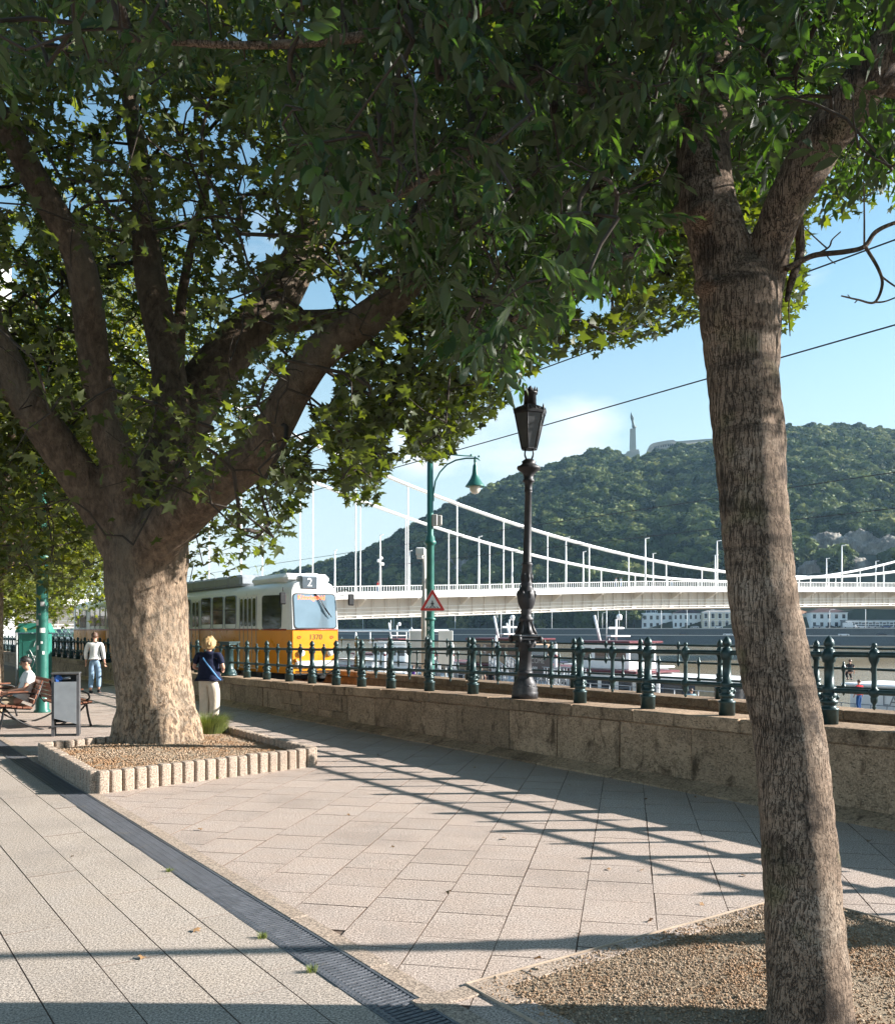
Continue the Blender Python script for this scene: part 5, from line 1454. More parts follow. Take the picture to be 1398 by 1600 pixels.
# ------------------------------------------------------------------ benches, bin, cabinet
M_wood = pm('bench_wood', (.19, .075, .042), .55, var=.35, nscale=12, bump=.3, bscale=60)
def bench(t_, s_, flip, label, L=1.8):
    """slatted bench along the quay direction; local +y is the way it faces"""
    b0 = thing('park_bench', label, 'bench', W(t_, s_, .0), WALL_ROT + (0 if flip else math.pi), 'slatted benches on the promenade')
    sg = 1 if flip else -1
    seat = [(.26, .455), (.17, .445), (.08, .43), (-.01, .415), (-.10, .405), (-.18, .40)]
    for y, z in seat:
        m = MB(); m.box((0, y, z), (L, .078, .032), bev=.008); m.build('seat_slat', M_wood, b0)
    for i in range(5):
        z = .50 + i * .085; y = -.235 - i * .032
        m = MB(); m.box((0, 0, 0), (L, .03, .075), bev=.008); m.build('back_slat', M_wood, b0, (0, y, z), (R(20), 0, 0))
    for x in (-L / 2 + .12, L / 2 - .12):
        m = MB()
        m.tube(path([(Vector((x, .30, 0)), .02), (Vector((x, .25, .2)), .018), (Vector((x, .22, .40)), .022)], 4)[0], .02, 6)
        m.tube([(x, .30, .43), (x, .05, .395), (x, -.2, .37), (x, -.27, .47), (x, -.41, .86)], .018, 6)
        m.tube(path([(Vector((x, .20, .39)), .02), (Vector((x, .02, .20)), .018), (Vector((x, -.2, .07)), .018), (Vector((x, -.42, .0)), .02)], 5)[0], .018, 6)
        m.tube(path([(Vector((x, -.31, .62)), .02), (Vector((x, -.1, .66)), .02), (Vector((x, .12, .64)), .02), (Vector((x, .24, .60)), .018), (Vector((x, .27, .52)), .016), (Vector((x, .21, .47)), .014)], 5)[0], .017, 6)
        m.build('leg_frame', M_black, b0)
        m = MB(); m.box((x, .0, .675), (.055, .34, .028), bev=.01); m.build('armrest', M_wood, b0)
    return b0
bA = bench(13.65, -4.86, False, 'wooden slatted bench on which the man in the white shirt sits')
bB = bench(13.75, -3.92, True, 'empty wooden slatted bench behind the grey litter bin facing the river')
bC = bench(0, 0, True, 'dark bench end at the left frame edge behind the seated man'); bC.location = Vector((-9.55, 18.6, 0)); bC.rotation_euler = (0, 0, WALL_ROT + .2)
M_steel = pm('bin_steel', (.33, .35, .37), .42, .55, var=.12, nscale=4, bump=.05)
M_steel2 = pm('bin_dark', (.10, .10, .105), .5, .4, var=.2)
bin_ = thing('litter_bin', 'grey metal litter bin with a hooded opening standing at the end of the benches', 'litter bin', G(103.5, 1149), R(18))
m = MB(); m.prism([(-.02, -.17), (.02, -.17), (.02, .17), (-.02, .17)], .15, 1.0, M=Matrix.Translation((-.19, 0, 0))); m.prism([(-.02, -.17), (.02, -.17), (.02, .17), (-.02, .17)], .0, 1.02, M=Matrix.Translation((.19, 0, 0)))
m.box((-.19, 0, .08), (.04, .06, .16)); m.box((0, .16, .6), (.36, .02, .8)); m.box((0, 0, .17), (.36, .34, .02)); m.build('body', M_steel2, bin_)
m = MB(); m.add([(-.17, -.165, .30), (-.17, -.165, .90), (.17, -.165, .90), (.17, -.165, .2), (-.17, -.185, .30), (-.17, -.185, .90), (.17, -.185, .90), (.17, -.185, .2)], [(7, 6, 5, 4), (0, 1, 2, 3), (0, 4, 5, 1), (1, 5, 6, 2), (2, 6, 7, 3), (3, 7, 4, 0)]); m.build('front_panel', M_steel, bin_)
m = MB(); m.box((0, 0, 1.035), (.44, .40, .03), bev=.008); m.build('hood', M_steel2, bin_)
m = MB()
for dx in (-.19, .19): m.box((dx, -.12, .02), (.05, .05, .3)); m.box((dx, .12, .02), (.05, .05, .3))
m.build('leg', M_steel2, bin_)
m = MB(); m.lathe([(-.07, .01), (-.05, .06), (0, .085), (.05, .06), (.07, .02)], 8, smooth=False); m.v = [(a + random.gauss(0, .012), b_ + random.gauss(0, .012), c + random.gauss(0, .01)) for a, b_, c in m.v]
tag(m.build('crumpled_wrapper', pm('blue_plastic', (.05, .16, .55), .3), None, bin_.location + Vector((-.09, -.12, .95))), 'crumpled blue wrapper stuffed in the opening of the litter bin', 'litter')
m = MB(); m.lathe([(-.06, .03), (.06, .032), (.07, .02)], 12, M=Matrix.Rotation(R(80), 4, 'Y')); tag(m.build('drink_can', M_steel, None, bin_.location + Vector((.05, -.10, .96))), 'silver drink can lying in the opening of the litter bin', 'litter')
M_teal = pm('cabinet_teal', (.03, .20, .155), .42, 0, var=.12, dirt=((.16, .30, .26), 4, .6))
cab = thing('utility_cabinet', 'teal green street cabinet with a sloped top and scrawled white graffiti', 'cabinet', (-13.15, 28.6, 0), R(10))
m = MB(); m.box((0, 0, .85), (.85, .6, 1.6), bev=.02); m.build('body', M_teal, cab)
m = MB(); m.add([(-.52, -.38, 1.68), (.52, -.38, 1.68), (.52, .38, 1.68), (-.52, .38, 1.68), (-.40, -.26, 1.98), (.40, -.26, 1.98), (.40, .26, 1.98), (-.40, .26, 1.98)], [(3, 2, 1, 0), (4, 5, 6, 7), (0, 1, 5, 4), (1, 2, 6, 5), (2, 3, 7, 6), (3, 0, 4, 7)]); m.build('roof', M_teal, cab)
m = MB(); m.box((0, -.31, .8), (.6, .02, 1.2), bev=.01); m.build('door', M_teal, cab)
for dx in (-.36, .36): m = MB(); m.box((dx, -.305, .84), (.08, .03, 1.6)); m.build('corner_post', M_teal, cab)
m = MB(); m.tube([(-.46, -.36, 0), (-.46, -.36, 1.7)], .03, 8); m.build('pipe', M_grey, cab)
m = MB(); q = random.Random(3)
for k in range(9):
    p = Vector((q.uniform(-.2, .2), -.325, q.uniform(.55, 1.3))); pts = [p]
    for i in range(5): p = p + Vector((q.uniform(-.09, .09), 0, q.uniform(-.13, .13))); p.x = max(-.27, min(.27, p.x)); pts.append(p)
    m.tube(pts, .010, 4)
m.build('graffiti', M_white, cab)

# ------------------------------------------------------------------ people
def skin_mat(): return pm('skin', (.50, .27, .185), .55, var=.08, nscale=12)
M_skin = skin_mat()
def skin_obj(name, V, E, mat, parent=None, sub=2, root=0):
    me = bpy.data.meshes.new(name)
    me.from_pydata([v[0] for v in V], E, [])
    o = link(name, me, parent)
    md = o.modifiers.new('skin', 'SKIN'); md.use_smooth_shade = True; md.branch_smoothing = .6
    sv = me.skin_vertices[0].data
    for i, v in enumerate(V):
        r = v[1]; sv[i].radius = (r, r) if not isinstance(r, tuple) else r
        sv[i].use_root = (i == root)
    s = o.modifiers.new('sub', 'SUBSURF'); s.levels = sub; s.render_levels = sub
    me.materials.append(mat)
    return o
def chain(V, E, start, pts):
    """append a chain of (pos, r) from vertex index start (or None)"""
    last = start; idx = []
    for p in pts:
        V.append((Vector(p[0]), p[1])); i = len(V) - 1
        if last is not None: E.append((last, i))
        last = i; idx.append(i)
    return idx
def hand(V, E, wrist, d, pn, k=1.0, curl=.5):
    """palm, four bent fingers of different length and a thumb; d = forearm direction, pn = palm normal"""
    d = d.normalized(); s = pn.cross(d).normalized(); pn = d.cross(s) * -1
    w = V[wrist][0]
    palm = chain(V, E, wrist, [(w + d * .045 * k, (.030 * k, .018 * k)), (w + d * .085 * k, (.034 * k, .016 * k))])
    for j, (o, L) in enumerate(((-.030, .066), (-.010, .076), (.010, .072), (.029, .056))):
        b = w + d * .095 * k + s * o * k
        chain(V, E, palm[1], [(b, .0095 * k), (b + (d * math.cos(curl * .5) + pn * math.sin(curl * .5)) * L * .45 * k, .009 * k), (b + (d * math.cos(curl * .5) + pn * math.sin(curl * .5)) * L * .45 * k + (d * math.cos(curl * 1.5) + pn * math.sin(curl * 1.5)) * L * .5 * k, .0075 * k)])
    b = w + d * .03 * k - s * .034 * k
    chain(V, E, palm[0], [(b, .011 * k), (b + (d * .7 - s * .6 + pn * .3).normalized() * .035 * k, .010 * k), (b + (d * .9 - s * .4 + pn * .4).normalized() * .062 * k, .008 * k)])
def person(label, loc, rotz, J, H, mats, opts):
    """J: joints in metres (x right, y forward, z up, feet at 0). Body is one skinned surface; clothes and hair are children."""
    t = thing('person', label, 'person', loc, rotz)
    g = {k: Vector(v) for k, v in J.items()}
    V, E = [], []
    hip = chain(V, E, None, [(g['hip'], (.115, .10))])[0]
    tor = chain(V, E, hip, [(g['waist'], (.11, .09)), (g['chest'], (.115, .08)), (g['neck'] - Vector((0, 0, .05)), (.062, .055)), (g['neck'], .05)])
    hd = g['head']; up = (hd - g['neck']).normalized()
    fw = Vector(opts.get('face', (0, 1, 0))).normalized()
    chain(V, E, tor[3], [(g['neck'] + up * .045, .052), (hd - up * .075 + fw * .02, (.058, .064)), (hd - up * .02 + fw * .008, (.073, .085)), (hd + up * .05, (.073, .088)), (hd + up * .095, (.05, .06))])
    for sd, sx in (('L', -1), ('R', 1)):
        a = chain(V, E, tor[1], [(g['sh' + sd], .046), (g['el' + sd], .038), (g['wr' + sd] + (g['el' + sd] - g['wr' + sd]) * .12, .028), (g['wr' + sd], .024)])
        if opts.get('hands', True):
            hand(V, E, a[3], g['wr' + sd] - g['el' + sd], Vector(opts.get('palm' + sd, (-sx, 0.15, 0))), 1.0, opts.get('curl', .7))
        else: chain(V, E, a[3], [(g['wr' + sd] + (g['wr' + sd] - g['el' + sd]).normalized() * .1, .028)])
        hx = g['hip' + sd]
        l = chain(V, E, hip, [(hx, .085), (g['kn' + sd], .058), ((g['kn' + sd] * .6 + g['an' + sd] * .4), .057), (g['an' + sd], .036), (g['an' + sd] + Vector((0, 0, -.045)), .04)])
        fd = Vector(opts.get('foot' + sd, (0, 1, 0))).normalized()
        chain(V, E, l[4], [(g['an' + sd] + fd * .10 + Vector((0, 0, -.055)), (.038, .026)), (g['an' + sd] + fd * .17 + Vector((0, 0, -.062)), (.03, .018))])
    body = skin_obj('body', V, E, M_skin, t)
    # face
    rt = fw.cross(up).normalized()
    for nm, p, r_, mm in (('nose', hd - up * .018 + fw * .098, (.012, .018, .020), M_skin), ('ear', hd - up * .01 + rt * .075, (.010, .022, .034), M_skin), ('ear', hd - up * .01 - rt * .075, (.010, .022, .034), M_skin),
                          ('eye', hd + up * .012 + fw * .083 + rt * .03, (.012, .007, .006), M_black), ('eye', hd + up * .012 + fw * .083 - rt * .03, (.012, .007, .006), M_black), ('mouth', hd - up * .055 + fw * .086, (.024, .008, .007), pm('lips', (.40, .15, .12), .5))):
        m = MB(); m.lathe([(-1, .001), (-.7, .7), (0, 1), (.7, .7), (1, .001)], 8)
        B = Matrix((rt, fw, up)).transposed().to_4x4()
        o = m.build(nm, mm, t); o.matrix_local = Matrix.Translation(p) @ B @ Matrix.Diagonal((*r_, 1))
    # trousers
    pr = opts.get('pr', 1.0); br = opts.get('br', 1.0)
    V, E = [], []
    a = chain(V, E, None, [(g['hip'] + (g['waist'] - g['hip']) * .55, (.135 * br, .115 * br)), (g['hip'] + (g['waist'] - g['hip']) * .1, (.148 * br, .125 * br))])
    for sd in 'LR':
        hx = g['hip' + sd]
        chain(V, E, a[1], [(hx + (g['kn' + sd] - hx) * .15, .102 * pr), (hx + (g['kn' + sd] - hx) * .6, .086 * pr), (g['kn' + sd], .074 * pr), (g['kn' + sd] * .45 + g['an' + sd] * .55, .068 * pr), (g['an' + sd] + (g['kn' + sd] - g['an' + sd]) * opts.get('hem', .05), .062 * pr)])
    skin_obj('trousers', V, E, mats['trousers'], t, 2, 1)
    # shirt
    V, E = [], []
    tr_ = opts.get('tr', 1.0)
    a = chain(V, E, None, [(g['hip'] + (g['waist'] - g['hip']) * opts.get('shem', .35), (.155 * br * tr_, .130 * br * tr_)), (g['waist'], (.145 * br * tr_, .12 * br * tr_)), (g['chest'], (.165 * br, .125 * br)), (g['neck'] - Vector((0, 0, .095)), (.15, .105)), (g['neck'] - Vector((0, 0, .035)), (.105, .085)), (g['neck'] + Vector((0, 0, .0)), (.064, .062))])
    for sd in 'LR':
        sl = opts.get('sleeve', .55)
        pts = [(g['sh' + sd], .075)]
        if sl <= 1: pts += [(g['sh' + sd].lerp(g['el' + sd], sl * .5), .068), (g['sh' + sd].lerp(g['el' + sd], sl), .062)]
        else: pts += [(g['el' + sd], .056), (g['el' + sd].lerp(g['wr' + sd], sl - 1), .044)]
        chain(V, E, a[3], pts)
    skin_obj('shirt', V, E, mats['shirt'], t, 2, 1)
    for sd in 'LR':
        fd = Vector(opts.get('foot' + sd, (0, 1, 0))).normalized(); an = g['an' + sd]
        V, E = [], []
        chain(V, E, None, [(an - fd * .05 + Vector((0, 0, -.04)), (.046, .036)), (an + fd * .02 + Vector((0, 0, -.03)), (.046, .046)), (an + fd * .11 + Vector((0, 0, -.048)), (.048, .032)), (an + fd * .19 + Vector((0, 0, -.055)), (.038, .024))])
        skin_obj('shoe', V, E, mats['shoes'], t, 2, 1)
    # hair
    hk = opts.get('hair', 'short')
    r = np.random.default_rng(int(abs(loc[0]) * 100) + 5)
    v, f = ico()
    bm_v, bm_f = v, f
    for _ in range(3):
        mid_ = {}; nf = []; vl = [tuple(x) for x in bm_v]
        def gm_(i, j):
            k = (min(i, j), max(i, j))
            if k not in mid_:
                p = (np.array(vl[i]) + np.array(vl[j])); p /= np.linalg.norm(p); vl.append(tuple(p)); mid_[k] = len(vl) - 1
            return mid_[k]
        for a_, b_, c_ in bm_f:
            x, y, z = gm_(a_, b_), gm_(b_, c_), gm_(c_, a_); nf += [(a_, x, z), (b_, y, x), (c_, z, y), (x, y, z)]
        bm_v, bm_f = np.array(vl), np.array(nf)
    B = np.array(Matrix((rt, fw, up)).transposed())
    ext = opts.get('hairscale', (.088, .10, .105))
    off = Vector(opts.get('hairoff', (0, -.018, .035)))
    cut = opts.get('haircut', -.05)
    lv_ = bm_v * np.array(ext)
    rough_ = opts.get('hairrough', .03)
    nse = vnoise(bm_v * (6 if hk == 'curly' else 3), 7) * rough_ + (vnoise(bm_v * 14, 8) * rough_ * .7 if hk == 'curly' else 0)
    lv_ = lv_ * (1 + nse[:, None] * 3)
    # face opening: push the front lower hair back
    face_ = (lv_[:, 1] > .03) & (lv_[:, 2] < cut + .06)
    lv_[face_, 1] *= .45; 
    low_ = lv_[:, 2] < cut; lv_[low_, 2] = cut + (lv_[low_, 2] - cut) * .25
    Wv = (B @ lv_.T).T + np.array(hd + rt * off.x + fw * off.y + up * off.z)
    o = link('hair', np_mesh('hair', Wv, bm_f, mats['hair'], True), t)
    if hk == 'bun':
        m = MB(); m.lathe([(-1, .001), (-.7, .7), (0, 1), (.7, .7), (1, .001)], 12); o = m.build('hair_bun', mats['hair'], t, hd - fw * .075 + up * .10); o.scale = (.045, .045, .045)
    t['H'] = H
    del t['H']
    return t, g, (rt, fw, up)
def cloth(name, c, **k): return pm(name, c, .85, 0, var=.14, nscale=7, bump=.35, bscale=14, bdist=.02, spec=.2, **k)
M_navy = cloth('navy_cotton', (.012, .016, .04)); M_creamc = cloth('cream_trousers', (.55, .48, .38)); M_whitec = cloth('white_cotton', (.74, .73, .71))
M_jean = cloth('blue_denim', (.22, .32, .44)); M_tanc = cloth('tan_trousers', (.27, .225, .16)); M_shoew = pm('white_shoe', (.7, .68, .64), .6); M_shoed = pm('dark_shoe', (.03, .03, .035), .6)
M_blond = pm('blond_hair', (.42, .27, .12), .6, var=.35, nscale=60, bump=.8, bscale=70, bdist=.01); M_brown = pm('brown_hair', (.09, .045, .025), .5, var=.3, nscale=50, bump=.6, bscale=90); M_dark = pm('dark_hair', (.018, .016, .015), .5, var=.3, nscale=50, bump=.6, bscale=90)
def stand(H, hw=.09, step=0.0, arms='down', wide=1.0):
    k = H / 1.70
    J = dict(hip=(0, 0, .92), waist=(0, 0, 1.08), chest=(0, 0, 1.27), neck=(0, .0, 1.46), head=(0, .02, 1.59))
    for s, sx in (('L', -1), ('R', 1)):
        st = step * sx
        J['hip' + s] = (sx * hw, 0, .88); J['kn' + s] = (sx * hw * 1.08, .04 + st * .5, .48); J['an' + s] = (sx * hw * 1.1, st - .02, .085)
        J['sh' + s] = (sx * .185 * wide, 0, 1.39)
        if arms == 'down': J['el' + s] = (sx * .25 * wide, -.03 - st * .25, 1.12); J['wr' + s] = (sx * .265 * wide, .06 - st * .5, .88)
        else: J['el' + s] = (sx * .27 * wide, -.02, 1.13); J['wr' + s] = (sx * .17, .24, 1.08)
    return {a: tuple(x * k for x in b) for a, b in J.items()}
# woman behind the planter
J = stand(1.60, .09, .03, 'fwd', 1.16)
wA, gA, _ = person('blond curly haired woman in navy T-shirt and cream trousers seen from behind beside the wall', (G(322, 1134).x + .05, G(322, 1134).y, 0), R(-12), J, 1.58, dict(trousers=M_creamc, shirt=M_navy, shoes=M_shoew, hair=M_blond), dict(hair='curly', hairscale=(.128, .125, .14), hairrough=.055, haircut=-.10, hairoff=(0, -.02, .01), br=1.3, pr=1.38, sleeve=.78, shem=-.05, tr=1.1, hem=.22, palmL=(1, 0, 0), palmR=(-1, 0, 0)))
m = MB(); pts = [(-.09, -.0, 1.40), (-.05, -.14, 1.33), (.06, -.155, 1.2), (.17, -.14, 1.06), (.215, -.07, .96), (.22, .05, .9)]
m.tube([Vector(p) * (1.58 / 1.7) for p in pts], .017, 6); m.build('bag_strap', pm('strap_blue', (.06, .20, .42), .6), wA)
# woman walking away
J = stand(1.68, .08, .10, 'down', .98)
person('woman walking away in a white top and pale jeans with her hair tied up', (G(148, 1083).x, G(148, 1083).y, 0), R(8), J, 1.68, dict(trousers=M_jean, shirt=M_whitec, shoes=M_shoed, hair=M_brown), dict(hair='bun', br=.98, pr=1.0, sleeve=1.75, shem=.3, hem=.12, tr=1.0))
# seated man (bench local: sits facing -s)
Js = dict(hip=(0, -.02, .50), waist=(0, -.10, .66), chest=(0, -.17, .86), neck=(0, -.17, 1.05), head=(0, -.13, 1.18))
for s, sx in (('L', -1), ('R', 1)):
    Js['hip' + s] = (sx * .09, .02, .50); Js['kn' + s] = (sx * .13, .46, .52); Js['an' + s] = (sx * .11, .50, .085)
    Js['sh' + s] = (sx * .19, -.17, .98); Js['el' + s] = (sx * .25, -.06, .73); Js['wr' + s] = (sx * .10, .18, .68)
man, gm2, (rt, fw, up) = person('dark haired man in a white shirt and tan trousers sitting on the bench', tuple(W(13.2, -4.80, -.01)), WALL_ROT + math.pi, Js, 1.75, dict(trousers=M_tanc, shirt=M_whitec, shoes=M_shoed, hair=M_dark), dict(hair='short', hairscale=(.080, .096, .088), hairoff=(0, -.012, .04), haircut=-.07, br=1.05, pr=1.0, sleeve=.7, shem=.3, face=(.05, 1, -.12)))
m = MB(); hd = gm2['head']
for sx in (-1, 1):
    m.tube([hd + rt * sx * .078 - fw * .02 + up * .02, hd + rt * sx * .07 + fw * .09 + up * .018], .004, 5); m.lathe([(-.003, .02), (.003, .02)], 10, M=Matrix.Translation(hd + rt * sx * .032 + fw * .10 + up * .012) @ Matrix.Rotation(R(90), 4, 'X'))
m.build('glasses', M_black, man)
# ------------------------------------------------------------------ river, low quay
ZW, ZQ = -4.6, -2.5
def m_water():
    k = NT('river_water'); geo = k.n('ShaderNodeNewGeometry')
    mp = k.n('ShaderNodeMapping', {'Vector': geo.outputs['Position'], 'Scale': (1, 1.0, 1)}).outputs[0]
    a = k.noise(mp, .55, 4, .6, .6); b = k.noise(mp, 2.6, 3, .6, .4)
    big = k.noise(mp, .02, 3, .5)
    cc = k.ramp(big, [(.35, (.16, .125, .075)), (.65, (.21, .17, .105))])
    k.surf(cc, .22, k.bump(k.math('ADD', a, k.math('MULTIPLY', b, .3)), .5, .25), spec=.5)
    return k.m
o = MB(); o.add([(-2800, -300, ZW), (2800, -300, ZW), (2800, 2800, ZW), (-2800, 2800, ZW)], [(0, 1, 2, 3)])
tag(o.build('river', m_water()), kind='structure')
o = MB()
QE = 30.0
o.add([W(-60, 6.0, ZQ), W(24, 6.0, ZQ), W(24, 37.5, ZQ), W(-60, 37.5, ZQ), W(-60, 37.5, ZW - 1.5), W(24, 37.5, ZW - 1.5), W(24, QE, ZQ), W(330, QE, ZQ), W(330, 6.0, ZQ), W(24, QE, ZW - 1.5), W(330, QE, ZW - 1.5)], [(0, 1, 2, 3), (3, 2, 5, 4), (1, 8, 7, 6), (6, 7, 10, 9), (2, 6, 9, 5)])
def ts_at(px, s_):
    r = (px - HX) / F
    return (P0.x + SD.x * s_ - r * (P0.y + SD.y * s_)) / (-TD.x + r * TD.y)
def nearer(t_, s_, d=-7.2):
    if not 28 < t_ < 200: return t_, s_
    p = W(t_, s_); px = HX + F * p.x / p.y
    return ts_at(px, s_ + d), s_ + d
ob = o.build('lower_quay', M_quay)
for p in ob.data.polygons:
    if p.normal.z < -.5: p.flip()
tag(ob, kind='structure')
M_steelr = pm('galvanised_steel', (.30, .32, .34), .45, .4, var=.15)
M_wht = pm('boat_white', (.88, .88, .87), .35, var=.05, nscale=2)
M_mar = pm('boat_maroon', (.13, .022, .028), .4, var=.1)
M_nav = pm('boat_navy', (.012, .02, .05), .4, var=.1)
M_boatgl = pm('boat_glass', (.03, .04, .05), .06, spec=.8)
M_tan = pm('boat_tan', (.36, .25, .16), .5, var=.2)
M_pink = pm('pink_awning', (.75, .22, .42), .7, var=.06)
qr = thing('quay_railing', 'grey steel railing along the edge of the low quay below the wall', 'railing', P0, WALL_ROT)
m = MB(); m.tube([(0, 0, 0), (0, 0, 1.1)], .03, 6); pme = m.mesh('post', M_steelr)
for i in range(60): link('post', pme, qr, (-(25 + i * 1.6), QE - .3, ZQ))
for h in (.4, .75, 1.1):
    m = MB(); m.tube([(-25, QE - .3, ZQ + h), (-119.4, QE - .3, ZQ + h)], .025, 6); m.build('rail', M_steelr, qr)
def gangway(t0, s0, t1, s1, z0, z1, label, group='steel gangways down to the boats'):
    g_ = thing('gangway', label, 'gangway', group=group)
    (t0, s0), (t1, s1) = nearer(t0, s0), nearer(t1, s1)
    a, b_ = W(t0, s0, z0), W(t1, s1, z1); d = (b_ - a); L = d.length; d.normalize(); sd = Vector((-d.y, d.x, 0)).normalized() * .6
    n = int(L / 1.1)
    m = MB(); m.add([a - sd, b_ - sd, b_ + sd, a + sd, *(p - Vector((0, 0, .08)) for p in (a - sd, b_ - sd, b_ + sd, a + sd))], [(0, 1, 2, 3), (7, 6, 5, 4), (0, 4, 5, 1), (2, 6, 7, 3)]); m.build('deck', M_steelr, g_)
    m = MB()
    for q in (.08, .92):
        for sg_ in (-1, 1):
            p = a + (b_ - a) * q + sd * sg_ * .8; zb = ZQ if q < .5 else ZW - .3
            m.tube([(p.x, p.y, zb), (p.x, p.y, p.z - .05)], .06, 6)
    m.build('support', M_steelr, g_)
    for sg_ in (-1, 1):
        m = MB(); u = Vector((0, 0, 1.1))
        m.tube([a + sd * sg_ + u, b_ + sd * sg_ + u], .035, 6); m.tube([a + sd * sg_ + u * .5, b_ + sd * sg_ + u * .5], .022, 6)
        for i in range(n + 1):
            p = a + (b_ - a) * (i / n) + sd * sg_
            m.tube([p, p + u], .026, 5)
            if i < n:
                q = a + (b_ - a) * ((i + 1) / n) + sd * sg_
                m.tube([p if i % 2 else p + u, q + u if i % 2 else q], .022, 5)
        m.build('truss_side', M_steelr, g_)
    return g_
gangway(40, 33.5, 52, 40.5, ZQ + 1.0, ZQ + .7, 'grey truss gangway below the leaning tree side of the ornate lamp')
gangway(46, 33.5, 58, 41, ZQ + .9, ZQ + 1.4, 'grey truss gangway directly right of the ornate lamp base')
gangway(56, 34.5, 66, 40.5, ZQ + .9, ZQ + .8, 'grey truss gangway seen behind the ornate lamp base')
gangway(70, 34.5, 79, 40.5, ZQ + .7, ZQ + .5, 'grey truss gangway right of the green lamp post foot')

def boat(label, t_, s_, L, B, hull, decks, roof, cab=M_wht, mast=True, z=ZW, flip=False, canopy=None, name='river_boat', group='boats moored along the low quay', freeb=1.5):
    """decks: list of (x0, x1, z0, height, windowed)"""
    t_, s_ = nearer(t_, s_)
    b0 = thing(name, label, 'boat', W(t_, s_, z), WALL_ROT + (math.pi if flip else 0), group)
    n = 14; rows = []
    for i in range(n + 1):
        u = i / n; x = (u - .5) * L
        w = B / 2 * (1 if u < .6 else max(.02, 1 - ((u - .6) / .4) ** 2.2)) * (.86 + .14 * min(1, u / .15))
        sh = freeb * (1 + .55 * max(0, u - .55) ** 2 * 4)
        rows.append([(x, -w * .55, -.4), (x, -w * .9, .25), (x, -w, sh), (x, -w * .98, sh + .02), (x, w * .98, sh + .02), (x, w, sh), (x, w * .9, .25), (x, w * .55, -.4)])
    m = MB(); m.v = [p for r in rows for p in r]
    for i in range(n):
        for j in range(7):
            m.f.append((i * 8 + j, i * 8 + j + 1, (i + 1) * 8 + j + 1, (i + 1) * 8 + j)); m.mi.append(0 if j != 3 else 1); m.sm.append(j != 3)
    m.f.append(tuple(range(7, -1, -1))); m.mi.append(0); m.sm.append(False)
    m.build('hull', [hull, M_wht], b0)
    m = MB()
    for sg_ in (-1, 1): m.tube([(r[2][0], r[2][1] * sg_ * -1 * -1 if sg_ < 0 else -r[2][1], r[2][2]) for r in rows], .06, 5)
    m.build('rubbing_strake', M_wht if hull is not M_wht else M_mar, b0)
    for (x0, x1, z0, h, win, bw) in decks:
        x0 *= L; x1 *= L; w = B * bw
        m = MB(); m.box(((x0 + x1) / 2, 0, freeb + z0 + h / 2), (x1 - x0, w, h), bev=.12); c = m.build('cabin', cab, b0)
        if win:
            nw = max(2, int((x1 - x0) / 1.5)); ww = (x1 - x0) / nw
            mw = MB(); mw.box((0, 0, 0), (ww * .78, .05, h * .46), bev=.02); me = mw.mesh('window', M_boatgl)
            for i in range(nw):
                for sg_ in (-1, 1): link('window', me, c, (x0 + (i + .5) * ww, sg_ * (w / 2 + .005), freeb + z0 + h * .58))
            mw = MB(); mw.box((0, 0, 0), (.05, w * .8, h * .45), bev=.02); mw.build('window', M_boatgl, c, (x1 + .005, 0, freeb + z0 + h * .58))
        m = MB(); m.box(((x0 + x1) / 2, 0, freeb + z0 + h + .07), (x1 - x0 + .7, w + .5, .16), bev=.06); m.build('roof', roof, b0)
    top = max(freeb + d[2] + d[3] for d in decks)
    if canopy:
        x0, x1, h, mat = canopy
        m = MB(); m.box(((x0 + x1) / 2 * L, 0, top + h), ((x1 - x0) * L, B * .85, .22), bev=.08); m.build('canopy', mat, b0)
        m = MB()
        for x in (x0, (x0 + x1) / 2, x1):
            for y in (-.4, .4): m.tube([(x * L * .98, y * B, top), (x * L * .98, y * B, top + h)], .035, 6)
        m.build('canopy_post', M_wht, b0)
    m = MB()
    for i in range(0, n):
        r = rows[i]
        for j in (2, 5): m.tube([r[j], (r[j][0], r[j][1], r[j][2] + .9)], .022, 5)
    for j in (2, 5):
        m.tube([(r[j][0], r[j][1], r[j][2] + .9) for r in rows], .022, 5); m.tube([(r[j][0], r[j][1], r[j][2] + .45) for r in rows], .016, 5)
    m.build('guard_rail', M_steelr, b0)
    if mast:
        d = decks[-1]; x = (d[0] + d[1]) / 2 * L
        m = MB(); m.tube([(x, 0, top), (x, 0, top + 1.6)], .07, 6); m.box((x, 0, top + 1.0), (.16, 1.5, .14), bev=.05); m.box((x + .2, 0, top + .45), (.5, 1.9, .1), bev=.04)
        m.lathe([(0, .16), (.25, .2), (.4, .1)], 10, c=(x, .3, top + 1.55)); m.tube([(x - 2.0, .5, top), (x - 2.6, .5, top + 1.9)], .09, 6); m.tube([(x - .3, -.6, top), (x - .3, -.6, top + 2.2)], .03, 5)
        m.build('mast', M_wht, b0)
    return b0
boat('white yacht with a dark red wheelhouse roof and radar mast moored nearest the leaning tree', 46.5, 43.6, 17, 4.6, M_wht, [(-.42, .22, 0, 1.9, True, .8), (-.12, .16, 2.0, 1.8, True, .6)], M_mar, freeb=1.7)
boat('tan cabined excursion boat with a maroon hull just right of the ornate lamp', 62.5, 44.0, 19, 5, M_mar, [(-.45, .28, 0, 2.0, True, .82), (-.05, .28, 2.1, 1.9, True, .62)], M_mar, cab=M_tan, freeb=1.6)
boat('white excursion boat under a long cream canopy behind the ornate lamp', 81, 44.6, 20, 5.2, M_wht, [(-.45, .3, 0, 2.1, True, .82), (-.1, .2, 2.2, 1.7, True, .5)], M_wht, mast=False, canopy=(-.42, .3, 1.2, M_wht), freeb=1.2)
